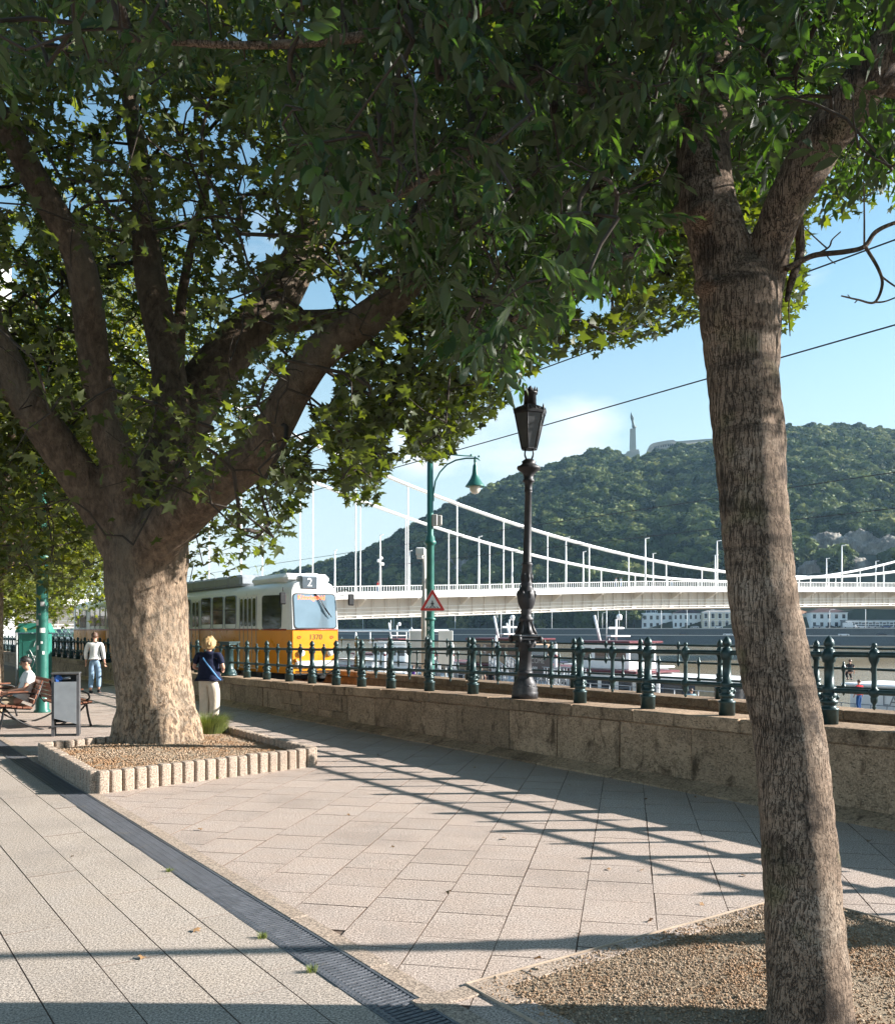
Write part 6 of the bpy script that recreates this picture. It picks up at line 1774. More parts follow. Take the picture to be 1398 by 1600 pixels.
boat('white river boat with a pink upper awning behind the green lamp post', 104, 45.5, 22, 5.6, M_wht, [(-.45, .3, 0, 1.9, True, .84)], M_mar, mast=False, canopy=(-.42, .08, 1.0, M_pink), freeb=1.2)
boat('low white motor boat moored between the tram front and the green lamp post', 127, 45.8, 20, 5.2, M_wht, [(-.40, .25, 0, 1.9, True, .8)], M_wht, freeb=1.2)
boat('white passenger ship glimpsed left of the plane trunk under the leaves', 217, 43, 34, 7, M_wht, [(-.45, .35, 0, 2.4, True, .86), (-.3, .25, 2.5, 2.2, True, .7)], M_wht, freeb=1.6)
rb = boat('white covered launch moored behind the person in the red shirt', 19.5, 42.3, 13, 4.4, M_nav, [(-.40, .30, 0, 1.9, False, .86)], M_wht, mast=False, freeb=1.3)
m = MB(); m.box((.4, -1.92, 2.3), (5.6, .05, 1.4), bev=.02); m.build('side_canvas', pm('grey_canvas', (.55, .54, .53), .8, var=.1, bump=.3, bscale=6), rb)
text('name_board', 'LAMOTZ', .8, (-1.6, -1.96, 2.45), (R(90), 0, 0), M_grey, rb)
boat('white day cruiser with a blue canopy moored outermost behind the tan cabined boat', 66, 51.0, 15, 4.4, M_wht, [(-.4, .2, 0, 1.9, True, .8), (-.2, .1, 2.0, 1.5, True, .55)], M_nav, freeb=1.6)
boat('white cruiser moored outermost above the gangway right of the ornate lamp', 52, 51.0, 14, 4.2, M_wht, [(-.35, .2, 0, 1.9, True, .8)], M_wht, freeb=1.6)
boat('white cruiser with a maroon deckhouse moored outermost between the lamp posts', 92, 52.0, 18, 4.8, M_wht, [(-.4, .25, 0, 2.0, True, .8), (-.15, .1, 2.1, 1.6, True, .5)], M_mar, freeb=1.6)
boat('tan decked cruiser moored outermost just right of the tram front', 118, 52.0, 18, 4.8, M_wht, [(-.4, .25, 0, 2.0, True, .8)], M_tan, cab=M_tan, freeb=1.5)
for i_, (px_, s_, h_) in enumerate(((556, 31.0, 6.2), (601, 31.0, 5.2), (643, 31.5, 6.6), (707, 31.0, 5.4), (775, 31.5, 6.0), (868, 31.0, 5.6), (1028, 31.0, 4.8))):
    t = thing('mooring_pole', 'pale mooring pole at the quay edge, %s from the tram' % ['first', 'second', 'third', 'fourth', 'fifth', 'sixth', 'seventh'][i_], 'pole', W(ts_at(px_, s_), s_, ZW), 0, 'mooring poles along the low quay')
    m = MB(); m.lathe([(-1, .11), (h_ - .2, .10), (h_, .03)], 8); m.build('pole', M_wht, t)
    m = MB(); m.lathe([(h_ - 1.0, .12), (h_ - .8, .12)], 8); m.build('band', M_mar, t)
boat('small white launch with a cream cabin tied up left of the ornate lamp', 72, 40.3, 11, 3.6, M_wht, [(-.30, .2, 0, 1.6, True, .75)], M_wht, mast=False, freeb=1.1)
boat('small white launch with a maroon cabin roof between the two lamp posts', 88, 40.3, 12, 3.8, M_wht, [(-.35, .15, 0, 1.7, True, .75)], M_mar, mast=False, freeb=1.1)
boat('small white launch with a blue hull tied up just right of the tram', 104, 40.3, 12, 3.8, M_nav, [(-.35, .15, 0, 1.7, True, .75)], M_wht, mast=False, freeb=1.1)
kp_ = thing('ticket_pontoon', 'dark blue pontoon house with tan panels right of the moored yacht', 'pontoon', W(31.5, 37.0, ZW), WALL_ROT)
m = MB(); m.box((0, 0, .5), (11, 5, 1.6), bev=.1); m.build('float', M_nav, kp_)
m = MB(); m.box((0, -.2, 2.3), (9.5, 4, 2.0), bev=.08); c_ = m.build('house', pm('pontoon_blue', (.04, .055, .085), .5, var=.1), kp_)
for i in range(4): m = MB(); m.box((-3.6 + i * 2.4, -2.23, 2.3), (1.4, .06, 1.5), bev=.02); m.build('panel', pm('panel_tan', (.34, .30, .22), .5, var=.2) if i % 2 == 0 else M_boatgl, c_)
m = MB(); m.box((0, -.2, 3.4), (10.8, 5, .2), bev=.05); m.build('roof', M_wht, kp_)
wb = thing('welcome_board', 'brown board lettered WELCOME at the head of the gangway between the boats', 'sign', W(*nearer(50.2, 38.6, -8.9), ZQ), WALL_ROT)
m = MB(); m.box((0, 0, 2.05), (3.2, .12, 1.25), bev=.03); m.build('board', pm('board_brown', (.10, .075, .07), .5), wb)
text('welcome_text', 'WELCOME', .46, (0, -.075, 2.3), (R(90), 0, 0), pm('letter_pale', (.45, .42, .38), .5), wb); text('number_text', '000', .34, (.2, -.075, 1.8), (R(90), 0, 0), M_wht, wb)
m = MB(); 
for x in (-1.4, 1.4): m.tube([(x, 0, 0), (x, 0, 1.5)], .05, 6)
m.build('leg', M_steelr, wb)
tg = thing('truss_footbridge', 'pale green truss footbridge far off above the white ship left of the plane trunk', 'footbridge', W(205, 38, ZQ), WALL_ROT + .5)
m = MB(); M_pg = pm('truss_green', (.22, .42, .30), .5)
for y in (-.9, .9):
    for z in (3.0, 5.2): m.tube([(-16, y, z), (16, y, z)], .16, 6)
    for i in range(16): m.tube([(-16 + i * 2, y, 3.0 if i % 2 else 5.2), (-14 + i * 2, y, 5.2 if i % 2 else 3.0)], .1, 5)
m.build('truss', M_pg, tg); m = MB(); m.box((0, 0, 2.9), (32, 1.9, .15)); m.build('deck', M_grey, tg)
m = MB()
for x in (-12, 12): m.box((x, 0, 1.4), (.5, 1.6, 2.9))
m.build('pier', M_grey, tg)
# small people on the quay
def quay_person(label, px, t_, s_, z, H, shirt, trousers, hair=M_brown, rot=0., kneel=False):
    J = stand(H, .085, .05, 'down')
    if kneel:
        k = H / 1.7
        J = {a: (x, y, zz - .42 * k) for a, (x, y, zz) in J.items()}
        for s, sx in (('L', -1), ('R', 1)): J['kn' + s] = (sx * .13 * k, .36 * k, .46 * k); J['an' + s] = (sx * .11 * k, .06 * k, .085)
    p = W(t_, s_, z)
    return person(label, (p.x, p.y, p.z), rot, J, H, dict(trousers=trousers, shirt=shirt, shoes=M_shoed, hair=hair), dict(hair='short', hands=False))
M_redc = cloth('red_cotton', (.55, .02, .03)); M_bluec = cloth('blue_trousers', (.02, .07, .20)); M_purp = cloth('purple_cotton', (.10, .035, .22)); M_ltb = cloth('light_blue_cotton', (.38, .55, .62)); M_blackc = cloth('black_cotton', (.02, .02, .022))
quay_person('person in a red shirt and blue trousers right of the leaning trunk', 1342, ts_at(1342, 36.0), 36.0, ZQ, 1.7, M_redc, M_bluec, rot=.4)
quay_person('person in a light blue shirt crouching on the quay left of the leaning trunk', 1080, ts_at(1080, 28.6), 28.6, ZQ, 1.7, M_ltb, M_bluec, kneel=True)
quay_person('person in a purple shirt on the quay left of the green lamp post', 646, ts_at(646, 28.0), 28.0, ZQ, 1.66, M_purp, M_blackc)
quay_person('dark clothed person on the quay left of the ornate lamp', 766, ts_at(766, 28.0), 28.0, ZQ, 1.75, M_blackc, M_blackc)
quay_person('person in a tan shirt on the quay close left of the dark clothed one', 752, ts_at(752, 28.5), 28.5, ZQ, 1.7, cloth('tan_shirt', (.45, .36, .28)), M_blackc)
quay_person('dark clothed person sitting up on the roof of the covered launch', 1328, ts_at(1328, 42.3), 42.3, ZW + 3.4, 1.6, M_blackc, M_blackc, kneel=True)

# ------------------------------------------------------------------ suspension bridge
BR0 = Vector((1.6, 150, 0)); BU = Vector((8.05, 4.3, 0)); BS = BU.length; BROT = math.atan2(BU.y, BU.x)
M_bw = pm('bridge_white', (.88, .87, .84), .45, var=.05, nscale=.4, dirt=((.60, .56, .50), .35, .6))
M_bb = pm('bridge_beige', (.68, .63, .57), .6, var=.08, nscale=.5)
bridge = thing('suspension_bridge', 'white suspension bridge crossing the river behind the lamps', 'bridge', BR0, BROT)
KX = [-14, -2.3, 0, 4, 12.4, 20, 27]; KZ = [4.6, 8.5, 9.25, 10.75, 12.35, 12.3, 11.5]
def zpar(k): return float(np.interp(k, KX, KZ))
def zcab(k): return 11.2 + .138 * (k - 8.5) ** 2 + EYE
k0, k1 = -13, 26
def strip(name, mat, prof, closed=True):
    """extrude a (y, dz below parapet top) section along the deck"""
    m = MB(); n = len(prof)
    ks = [k0 + i for i in range(k1 - k0 + 1)]
    m.v = [(k * BS, y, zpar(k) + dz) for k in ks for y, dz in prof]
    for i in range(len(ks) - 1):
        for j in range(n if closed else n - 1):
            q = (j + 1) % n
            m.f.append((i * n + j, (i + 1) * n + j, (i + 1) * n + q, i * n + q)); m.mi.append(0); m.sm.append(False)
    m.f.append(tuple(range(n))); m.mi.append(0); m.sm.append(False); m.f.append(tuple((len(ks) - 1) * n + j for j in range(n - 1, -1, -1))); m.mi.append(0); m.sm.append(False)
    return m.build(name, mat, bridge)
strip('deck', M_bb, [(-3.9, -1.35), (24, -1.35), (24, -1.9), (-3.9, -1.9)])
strip('fascia', M_bw, [(-4.15, -1.0), (-3.9, -1.0), (-3.9, -2.0), (-4.15, -2.0)])
strip('fascia', M_bw, [(24, -1.0), (24.25, -1.0), (24.25, -2.0), (24, -2.0)])
for y in (-4.05, 24.1):
    strip('parapet_rail', M_bw, [(y - .07, 0), (y + .07, 0), (y + .07, -.10), (y - .07, -.10)])
strip('girder', M_bb, [(-1.2, -1.9), (21.2, -1.9), (21.2, -4.9), (-1.2, -4.9)])
strip('bottom_flange', M_bb, [(-2.2, -4.9), (22.2, -4.9), (22.2, -5.05), (-2.2, -5.05)])
m = MB()
for i in range(int((k1 - k0) * BS / .45)):
    x = k0 * BS + i * .45; z = zpar(x / BS); m.box((x, -4.05, z - .55), (.07, .06, .9))
tag(m.build('parapet_bar', M_bw, bridge), kind='stuff')
bk = MB(); bk.add([(-.15, -4.0, -2.0), (.15, -4.0, -2.0), (.15, -1.2, -2.0), (-.15, -1.2, -2.0), (-.15, -4.0, -2.2), (.15, -4.0, -2.2), (.15, -1.2, -3.4), (-.15, -1.2, -3.4)], [(0, 1, 2, 3), (7, 6, 5, 4), (0, 4, 5, 1), (1, 5, 6, 2), (2, 6, 7, 3), (3, 7, 4, 0)])
bk.box((0, -1.35, -3.4), (.9, .3, 3.0)); bkm = bk.mesh('bracket', M_bb)
st = MB(); st.box((0, -1.3, -3.4), (.16, .2, 3.0)); st.tube([(0, -2.0, -2.1), (0, -2.0, -4.6)], .05, 5); stm = st.mesh('stiffener', M_bb)
hg = MB(); hg.tube([(0, 0, 0), (0, 0, 1)], .115, 8, caps=False); hgm = hg.mesh('hanger', M_bw)
cl_ = MB(); cl_.box((0, 0, 0), (.6, .5, .62), bev=.12); clm = cl_.mesh('cable_clamp', M_bw)
for k in range(-7, 25):
    z = zpar(k)
    for off in (0, 20):
        zc = zcab(k) if k > -8 else 40
        h = max(.2, zc - z + 1.2)
        link('hanger', hgm, bridge, (k * BS, off, z - 1.2), (0, 0, 0), (1, 1, h)); link('cable_clamp', clm, bridge, (k * BS, off, zc))
for k in range(k0, k1):
    link('bracket', bkm, bridge, (k * BS, 0, zpar(k)))
    for q in (.25, .5, .75): link('stiffener', stm, bridge, ((k + q) * BS, 0, zpar(k + q)))
for dz in (-3.4, -4.0, -4.55):
    m = MB(); m.tube([(k * BS, -2.0, zpar(k) + dz) for k in range(k0, k1 + 1)], .055, 5); m.build('catwalk_rail', M_bw, bridge)
for off in (0, 20):
    m = MB(); m.tube([(k / 2 * BS, off, zcab(k / 2)) for k in range(-15, 49)], .29, 10); m.build('main_cable', M_bw, bridge)
    m = MB(); m.tube([(-7.5 * BS, off, zcab(-7.5)), (-20 * BS, off, -3)], .36, 8); m.build('main_cable', M_bw, bridge)
for kt in (-7.5, 24.5):
    for off in (-2.2, 22.2):
        m = MB(); m.box((kt * BS, off, 22), (3.4, 2.6, 54), taper=.72, bev=0); m.build('tower_leg', M_bw, bridge)
    m = MB(); m.box((kt * BS, 10, 46), (2.4, 25, 2.6)); m.box((kt * BS, 10, 3.4), (3, 24, 1.6)); m.build('tower_beam', M_bw, bridge)
def bridge_lamp(k, off, h=8.7, label=None):
    p = BR0 + BU * k + Vector((-.472, .882, 0)) * off; z = zpar(k) - 1.0
    t = thing('bridge_lamp', label or 'slim white lamp post on the near side of the bridge deck', 'lamp post', (p.x, p.y, z), BROT, 'lamp posts on the bridge deck')
    m = MB(); m.lathe([(0, .2), (h * .4, .16), (h, .1)], 8); m.build('pole', M_bw, t)
    m = MB(); m.box((0, -.5 if off < 10 else -.4, h), (.22, 1.1, .14), bev=.04); m.build('lamp_head', M_bw, t)
def k_at(px, off):
    r = (px - HX) / F; x0 = BR0.x - .472 * off; y0 = BR0.y + .882 * off
    return (r * y0 - x0) / (BU.x - r * BU.y)
near_ = [594, 748, 884, 1008, 1120, 1222, 1315]; far_ = [523, 640, 800, 911, 1020, 1117, 1205, 1291, 1368]
for i, px in enumerate(near_): bridge_lamp(k_at(px, -3.2), -3.2, 8.9, 'tall white lamp post, number %s along the near edge of the bridge from the tram' % ['one', 'two', 'three', 'four', 'five', 'six', 'seven'][i] if False else ['tall white bridge lamp with camera boxes nearest the tram', 'tall white bridge lamp between the green post and the ornate lamp', 'tall white bridge lamp just right of the ornate lamp', 'tall white bridge lamp midway between the ornate lamp and leaning tree', 'tall white bridge lamp against the left edge of the leaning trunk', 'tall white bridge lamp hidden behind the leaning trunk', 'tall white bridge lamp right of the leaning trunk before the cliff'][i])
fl_ = ['short white far side bridge lamp above the tram front', 'short white far side bridge lamp left of the warning sign', 'short white far side bridge lamp left of the ornate lamp', 'short white far side bridge lamp right of the ornate lamp', 'short white far side bridge lamp under the statue', 'short white far side bridge lamp at the left edge of the leaning trunk', 'short white far side bridge lamp behind the leaning trunk', 'short white far side bridge lamp against the grey cliff', 'short white far side bridge lamp nearest the right frame edge']
for i, px in enumerate(far_): bridge_lamp(k_at(px, 23.2), 23.2, 8.6, fl_[i])
p_ = BR0 + BU * k_at(594, -3.2) + Vector((-.472, .882, 0)) * -3.2
cbx = thing('camera_cluster', 'white camera boxes strapped round the bridge lamp above the tram', 'camera', (p_.x, p_.y, zpar(k_at(594, -3.2)) + 3.4), BROT)
m = MB(); m.box((.3, -.1, 0), (.5, .4, .5), bev=.1); m.box((-.3, -.1, .5), (.5, .4, .5), bev=.1); m.box((.25, .1, .95), (.4, .4, .4), bev=.1); m.build('camera_box', M_wht, cbx)
for i, px in enumerate((590, 962, 970, 1049)):
    kk = k_at(px, -3.4); p = BR0 + BU * kk + Vector((-.472, .882, 0)) * -3.4
    J = stand(1.72)
    person(['pedestrian in red on the bridge near its camera lamp', 'pedestrian on the bridge, left of a pair walking under the statue', 'pedestrian on the bridge, right of a pair walking under the statue', 'lone pedestrian on the bridge where the cable meets the parapet'][i], (p.x, p.y, zpar(kk) - 1.0), BROT - 1.57, J, 1.72, dict(trousers=M_jean, shirt=[M_redc, M_whitec, M_ltb, M_whitec][i], shoes=M_shoed, hair=M_brown), dict(hair='short', hands=False))

# ------------------------------------------------------------------ far bank and hill
BX = [-1200, 0, 300, 500, 699, 1000, 1200, 1398, 1800, 2600]; BY = [1100, 950, 740, 600, 505, 425, 388, 362, 320, 270]
def bd(px): return float(np.interp(px, BX, BY))
def FB(px, off, z):
    d = bd(px) + off
    return Vector(((px - HX) / F * d, d, z))
M_bank = m_stone('bank_stone', (.135, .13, .122), (.07, .07, .068), warm=(.95, .97, 1))
M_road = pm('far_road', (.13, .13, .13), .9, var=.1)
M_rim = pm('bank_coping', (.42, .40, .36), .8)  # pale tone puts the lit wall edge into the colour
ZL1, ZL2 = -.75, 2.35
pxs = list(range(-1200, 2601, 50))
def ribbon(name, mat, a, b_, kind='structure'):
    m = MB(); m.v = [FB(p, *a) for p in pxs] + [FB(p, *b_) for p in pxs]; n = len(pxs)
    m.f = [(i, i + 1, n + i + 1, n + i) for i in range(n - 1)]; m.mi = [0] * (n - 1); m.sm = [False] * (n - 1)
    o = m.build(name, mat); return tag(o, kind=kind)
ribbon('far_bank_wall', M_bank, (-6, ZW - 1), (0, ZL1))
ribbon('far_bank_lower_road', M_road, (0, ZL1), (14, ZL1))
ribbon('far_bank_wall', M_bank, (14, ZL1), (16, ZL2))
ribbon('far_bank_road', M_road, (16, ZL2), (46, ZL2 + .4))
for off, z in ((.15, ZL1 + .12), (16, ZL2 + .2)):
    m = MB(); m.tube([FB(p, off, z) for p in pxs], .22, 5); tag(m.build('far_bank_kerb', M_rim), kind='structure')
# hill
RX = [-1200, -600, 0, 150, 300, 420, 505, 560, 600, 640, 690, 745, 790, 850, 905, 940, 975, 1010, 1060, 1110, 1170, 1230, 1300, 1398, 1500, 1650, 1850, 2200, 2600]
RY = [972, 968, 964, 952, 935, 915, 892, 879, 862, 840, 811, 786, 763, 745, 726, 722, 727, 721, 712, 704, 695, 687, 684, 690, 700, 720, 770, 860, 930]
RDX = [-1200, 0, 400, 600, 800, 1000, 1398, 2600]; RDY = [1500, 1400, 980, 800, 800, 860, 860, 800]
def hill_pt(px, u):
    dr = np.interp(px, RDX, RDY); df = np.interp(px, BX, BY) + 46
    zr = EYE + (HY - np.interp(px, RX, RY)) / F * dr
    d = df + (dr - df) * u
    uu = np.clip(u, 0, 1)
    z = ZL2 + .4 + (zr - ZL2) * (uu ** .82 * .75 + .25 * np.sin(uu * np.pi / 2)) - np.clip(u - 1, 0, 5) * 60
    w = np.sin(np.clip(uu, 0, 1) * np.pi)
    X = (px - HX) / F * d
    z = z + w * (vnoise(np.stack([X / 70, d / 70, 0 * d], -1), 77) * 11 + vnoise(np.stack([X / 28, d / 28, 0 * d], -1), 78) * 4)
    return np.stack([X, d, np.maximum(z, -6.5)], -1)
pc = np.arange(-1200, 2601, 12.0); uc = np.concatenate([np.linspace(0, 1, 40), [1.1, 1.4, 1.9]])
PP, UU = np.meshgrid(pc, uc, indexing='ij')
Vh = hill_pt(PP.ravel(), UU.ravel())
nu = len(uc); I, Jj = np.meshgrid(np.arange(len(pc) - 1), np.arange(nu - 1), indexing='ij'); I = I.ravel(); Jj = Jj.ravel()
Fh = np.stack([I * nu + Jj, (I + 1) * nu + Jj, (I + 1) * nu + Jj + 1, I * nu + Jj + 1], 1)
M_hill = pm('hill_soil', (.045, .05, .025), .95, var=.4, nscale=.05)
tag(link('hill', np_mesh('hill', Vh, Fh, M_hill, True)), kind='structure')
# rock faces
def m_rock():
    k = NT('hill_rock'); geo = k.n('ShaderNodeNewGeometry')
    mp = k.n('ShaderNodeMapping', {'Vector': geo.outputs['Position'], 'Scale': (1, 1, .45)}).outputs[0]
    a = k.noise(mp, .12, 6, .7, .5); b = k.noise(mp, .5, 5, .7)
    cc = k.ramp(a, [(.3, (.07, .065, .055)), (.5, (.24, .215, .18)), (.66, (.42, .385, .33))])
    cc = k.mix(k.mr(b, .55, .7, 0, .7), cc, (.07, .065, .05))
    k.surf(cc, .95, k.bump(b, .8, 1.2)); return k.m
M_rock = m_rock()
ROCKS = [(1265, 872, 26, 24), (1300, 862, 34, 26), (1345, 858, 34, 26), (1390, 862, 34, 24), (1420, 880, 30, 30), (1275, 892, 24, 16), (1330, 890, 30, 16), (705, 885, 10, 24), (722, 895, 13, 20), (692, 900, 7, 12), (683, 870, 5, 9), (790, 900, 10, 9), (860, 905, 10, 8), (985, 830, 7, 10), (975, 795, 5, 5), (1070, 868, 8, 8), (1110, 895, 9, 6), (1240, 860, 10, 12), (540, 955, 12, 8)]
def u_for(px, py):
    us = np.linspace(0, 1, 200); p = hill_pt(np.full(200, float(px)), us)
    yy = HY - F * (p[:, 2] - EYE) / p[:, 1]
    return us[int(np.argmin(np.abs(yy - py)))]
v_, f_ = ico()
def subdiv(v, f, n):
    for _ in range(n):
        mid_ = {}; vl = [tuple(x) for x in v]; nf = []
        def gm_(i, j):
            k = (min(i, j), max(i, j))
            if k not in mid_:
                p = np.array(vl[i]) + np.array(vl[j]); p /= np.linalg.norm(p); vl.append(tuple(p)); mid_[k] = len(vl) - 1
            return mid_[k]
        for a, b, c in f:
            x, y, z = gm_(a, b), gm_(b, c), gm_(c, a); nf += [(a, x, z), (b, y, x), (c, z, y), (x, y, z)]
        v, f = np.array(vl), np.array(nf)
    return v, f
sv_, sf_ = subdiv(v_, f_, 4)
RL = ['at the left end of the big cliff behind the leaning tree', 'left of centre in the big cliff', 'at the centre of the big cliff', 'at the right frame edge in the big cliff', 'cut off by the right frame edge', 'low at the left foot of the big cliff', 'low at the right foot of the big cliff', 'tall and pale beside the green lamp post', 'broad and rounded right of the green lamp post', 'narrow and low behind the green lamp post', 'small and high behind the green lamp post', 'low between the two lamps behind the cable', 'low just right of the ornate lamp', 'small and high under the statue', 'smallest under the statue', 'low left of the leaning trunk', 'flat and low at the edge of the leaning trunk', 'beside the right edge of the leaning trunk', 'low under the bridge beside the tram']
for i, (px, py, w, h) in enumerate(ROCKS):
    u = u_for(px, py); c = hill_pt(np.array([float(px)]), np.array([u]))[0]; sc_ = c[1] / F
    rr_ = np.random.default_rng(100 + i)
    P = sv_ * np.array((w * sc_ * 1.1, w * sc_ * .42, h * sc_ * 1.15))
    q_ = sv_ * np.array((1, 1, .35)); 
    nn = vnoise(sv_ * 2.4 + i * 3.1, 60 + i) * .26 - np.abs(vnoise(q_ * 9 + i, 61 + i)) * .22 - np.abs(vnoise(q_ * 21, 62 + i)) * .13 + vnoise(sv_ * 11, 63 + i) * .05
    P = P * (1 + nn[:, None]) + c + np.array((0, w * sc_ * .12, 0))
    tag(link('rock_face', np_mesh('rock_face', P, sf_, M_rock, False)), 'grey limestone outcrop ' + RL[i], 'rock', 'rock faces on the hill')
# forest: crowns of leaf clumps, instanced as one mass
M_for = None
def m_forest():
    k = NT('forest_leaf'); oi = k.n('ShaderNodeObjectInfo'); geo = k.n('ShaderNodeNewGeometry')
    cc = k.ramp(oi.outputs['Random'], [(0, (.03, .05, .014)), (.45, (.08, .118, .03)), (.8, (.17, .205, .06)), (1, (.28, .29, .10))])
    n = k.noise(geo.outputs['Position'], .35, 3, .6)
    cc = k.mix(k.mr(n, .4, .65, 0, .4), cc, (.022, .034, .012))
    p = k.n('ShaderNodeBsdfPrincipled', {'Base Color': cc, 'Roughness': .7, 'Specular IOR Level': .25}); t = k.n('ShaderNodeBsdfTranslucent', {'Color': cc})
    ms = k.n('ShaderNodeMixShader', {0: .22, 1: p.outputs[0], 2: t.outputs[0]}); k.t.links.new(ms.outputs[0], k.out.inputs['Surface']); return k.m
M_for = m_forest()
def crown_arrays(seed, nq=520):
    r = np.random.default_rng(seed)
    lob = [(np.array((0, 0, .2)), .62)] + [(np.array((math.cos(a) * .52, math.sin(a) * .52, r.uniform(-.15, .35))), r.uniform(.36, .5)) for a in np.linspace(0, 6.28, 6)[:-1] + r.uniform(0, 1)] + [(np.array((r.normal(0, .2), r.normal(0, .2), .62)), .38)]
    V, Fq = [], []
    for i in range(nq):
        c, rad = lob[r.integers(len(lob))]
        d = r.normal(size=3); d /= np.linalg.norm(d)
        if d[2] < -.5: d[2] *= -.5
        p = c + d * rad * r.uniform(.82, 1.05); s = r.uniform(.075, .15)
        nrm = d + r.normal(0, .45, 3); nrm /= np.linalg.norm(nrm)
        a = np.cross(nrm, (0.3, .5, .8)); a /= np.linalg.norm(a); b = np.cross(nrm, a)
        base = len(V); ang = r.uniform(0, 6.28)
        for q in range(4):
            th = ang + q * 1.57 + r.uniform(-.3, .3); V.append(p + (a * math.cos(th) + b * math.sin(th)) * s * r.uniform(.7, 1.3))
        Fq.append((base, base + 1, base + 2, base + 3))
    return np.array(V), np.array(Fq)
ov, of = subdiv(*ico(), 1)
def forest(name, pts, size, seed, label_kind='stuff'):
    me = bpy.data.meshes.new(name); me.vertices.add(len(pts)); me.vertices.foreach_set('co', pts.astype(np.float32).ravel())
    a = me.attributes.new('size', 'FLOAT', 'POINT'); a.data.foreach_set('value', size.astype(np.float32))
    r = np.random.default_rng(seed); a = me.attributes.new('turn', 'FLOAT', 'POINT'); a.data.foreach_set('value', r.uniform(0, 6.28, len(pts)).astype(np.float32))
    me.materials.append(M_for); me.update()
    o = link(name, me)
    ng = bpy.data.node_groups.new(name, 'GeometryNodeTree')
    ng.interface.new_socket('Geometry', in_out='INPUT', socket_type='NodeSocketGeometry'); ng.interface.new_socket('Geometry', in_out='OUTPUT', socket_type='NodeSocketGeometry')
    N = ng.nodes.new; Lk = ng.links.new
    gi, go = N('NodeGroupInput'), N('NodeGroupOutput')
    # crown built in the node tree: points over a lumpy ball, leaf clumps on them
    icn = N('GeometryNodeMeshIcoSphere'); icn.inputs['Subdivisions'].default_value = 4
    ps = N('GeometryNodeInputPosition'); no = N('ShaderNodeTexNoise'); no.inputs['Scale'].default_value = 1.7; no.inputs['Detail'].default_value = 2
    mr_ = N('ShaderNodeMapRange'); mr_.inputs['From Min'].default_value = .25; mr_.inputs['From Max'].default_value = .75; mr_.inputs['To Min'].default_value = .62; mr_.inputs['To Max'].default_value = 1.25
    vm = N('ShaderNodeVectorMath'); vm.operation = 'SCALE'; sp = N('GeometryNodeSetPosition')
    Lk(ps.outputs[0], no.inputs['Vector']); Lk(no.outputs[0], mr_.inputs['Value']); Lk(ps.outputs[0], vm.inputs[0]); Lk(mr_.outputs[0], vm.inputs['Scale']); Lk(icn.outputs['Mesh'], sp.inputs['Geometry']); Lk(vm.outputs[0], sp.inputs['Position'])
    dp = N('GeometryNodeDistributePointsOnFaces'); dp.inputs['Density'].default_value = 60; dp.inputs['Seed'].default_value = seed
    Lk(sp.outputs[0], dp.inputs['Mesh'])
    gr = N('GeometryNodeMeshGrid'); gr.inputs['Size X'].default_value = .26; gr.inputs['Size Y'].default_value = .26; gr.inputs['Vertices X'].default_value = 2; gr.inputs['Vertices Y'].default_value = 2
    rv = N('FunctionNodeRandomValue'); rv.data_type = 'FLOAT_VECTOR'; rv.inputs['Min'].default_value = (-.7, -.7, -3); rv.inputs['Max'].default_value = (.7, .7, 3)
    rr2 = N('FunctionNodeRotateRotation') if hasattr(bpy.types, 'FunctionNodeRotateRotation') else None
    ip = N('GeometryNodeInstanceOnPoints')
    rs = N('FunctionNodeRandomValue'); rs.data_type = 'FLOAT'; rs.inputs[2].default_value = .6; rs.inputs[3].default_value = 1.35
    Lk(dp.outputs['Points'], ip.inputs['Points']); Lk(gr.outputs['Mesh'], ip.inputs['Instance'])
    rr2.rotation_space = 'LOCAL'
    Lk(dp.outputs['Rotation'], rr2.inputs[0]); Lk(rv.outputs['Value'], rr2.inputs[1]); Lk(rr2.outputs[0], ip.inputs['Rotation']); Lk(rs.outputs[1], ip.inputs['Scale'])
    ri = N('GeometryNodeRealizeInstances'); Lk(ip.outputs[0], ri.inputs[0])
    core = N('GeometryNodeTransform'); core.inputs['Scale'].default_value = (.8, .8, .8); Lk(sp.outputs[0], core.inputs['Geometry'])
    dec = N('GeometryNodeJoinGeometry'); Lk(ri.outputs[0], dec.inputs[0]); Lk(core.outputs[0], dec.inputs[0])
    sm = N('GeometryNodeSetMaterial'); sm.inputs['Material'].default_value = M_for; Lk(dec.outputs[0], sm.inputs['Geometry'])
    ip2 = N('GeometryNodeInstanceOnPoints'); Lk(gi.outputs[0], ip2.inputs['Points']); Lk(sm.outputs[0], ip2.inputs['Instance'])
    na = N('GeometryNodeInputNamedAttribute'); na.data_type = 'FLOAT'; na.inputs['Name'].default_value = 'size'
    nb = N('GeometryNodeInputNamedAttribute'); nb.data_type = 'FLOAT'; nb.inputs['Name'].default_value = 'turn'
    cx = N('ShaderNodeCombineXYZ'); Lk(nb.outputs['Attribute'], cx.inputs['Z'])
    cz = N('ShaderNodeCombineXYZ'); mm = N('ShaderNodeMath'); mm.operation = 'MULTIPLY'; mm.inputs[1].default_value = .9
    Lk(na.outputs['Attribute'], cz.inputs['X']); Lk(na.outputs['Attribute'], cz.inputs['Y']); Lk(na.outputs['Attribute'], mm.inputs[0]); Lk(mm.outputs[0], cz.inputs['Z'])
    Lk(cx.outputs[0], ip2.inputs['Rotation']); Lk(cz.outputs[0], ip2.inputs['Scale']); Lk(ip2.outputs[0], go.inputs[0])
    md = o.modifiers.new('forest', 'NODES'); md.node_group = ng
    return tag(o, kind='stuff')
rF = np.random.default_rng(50)
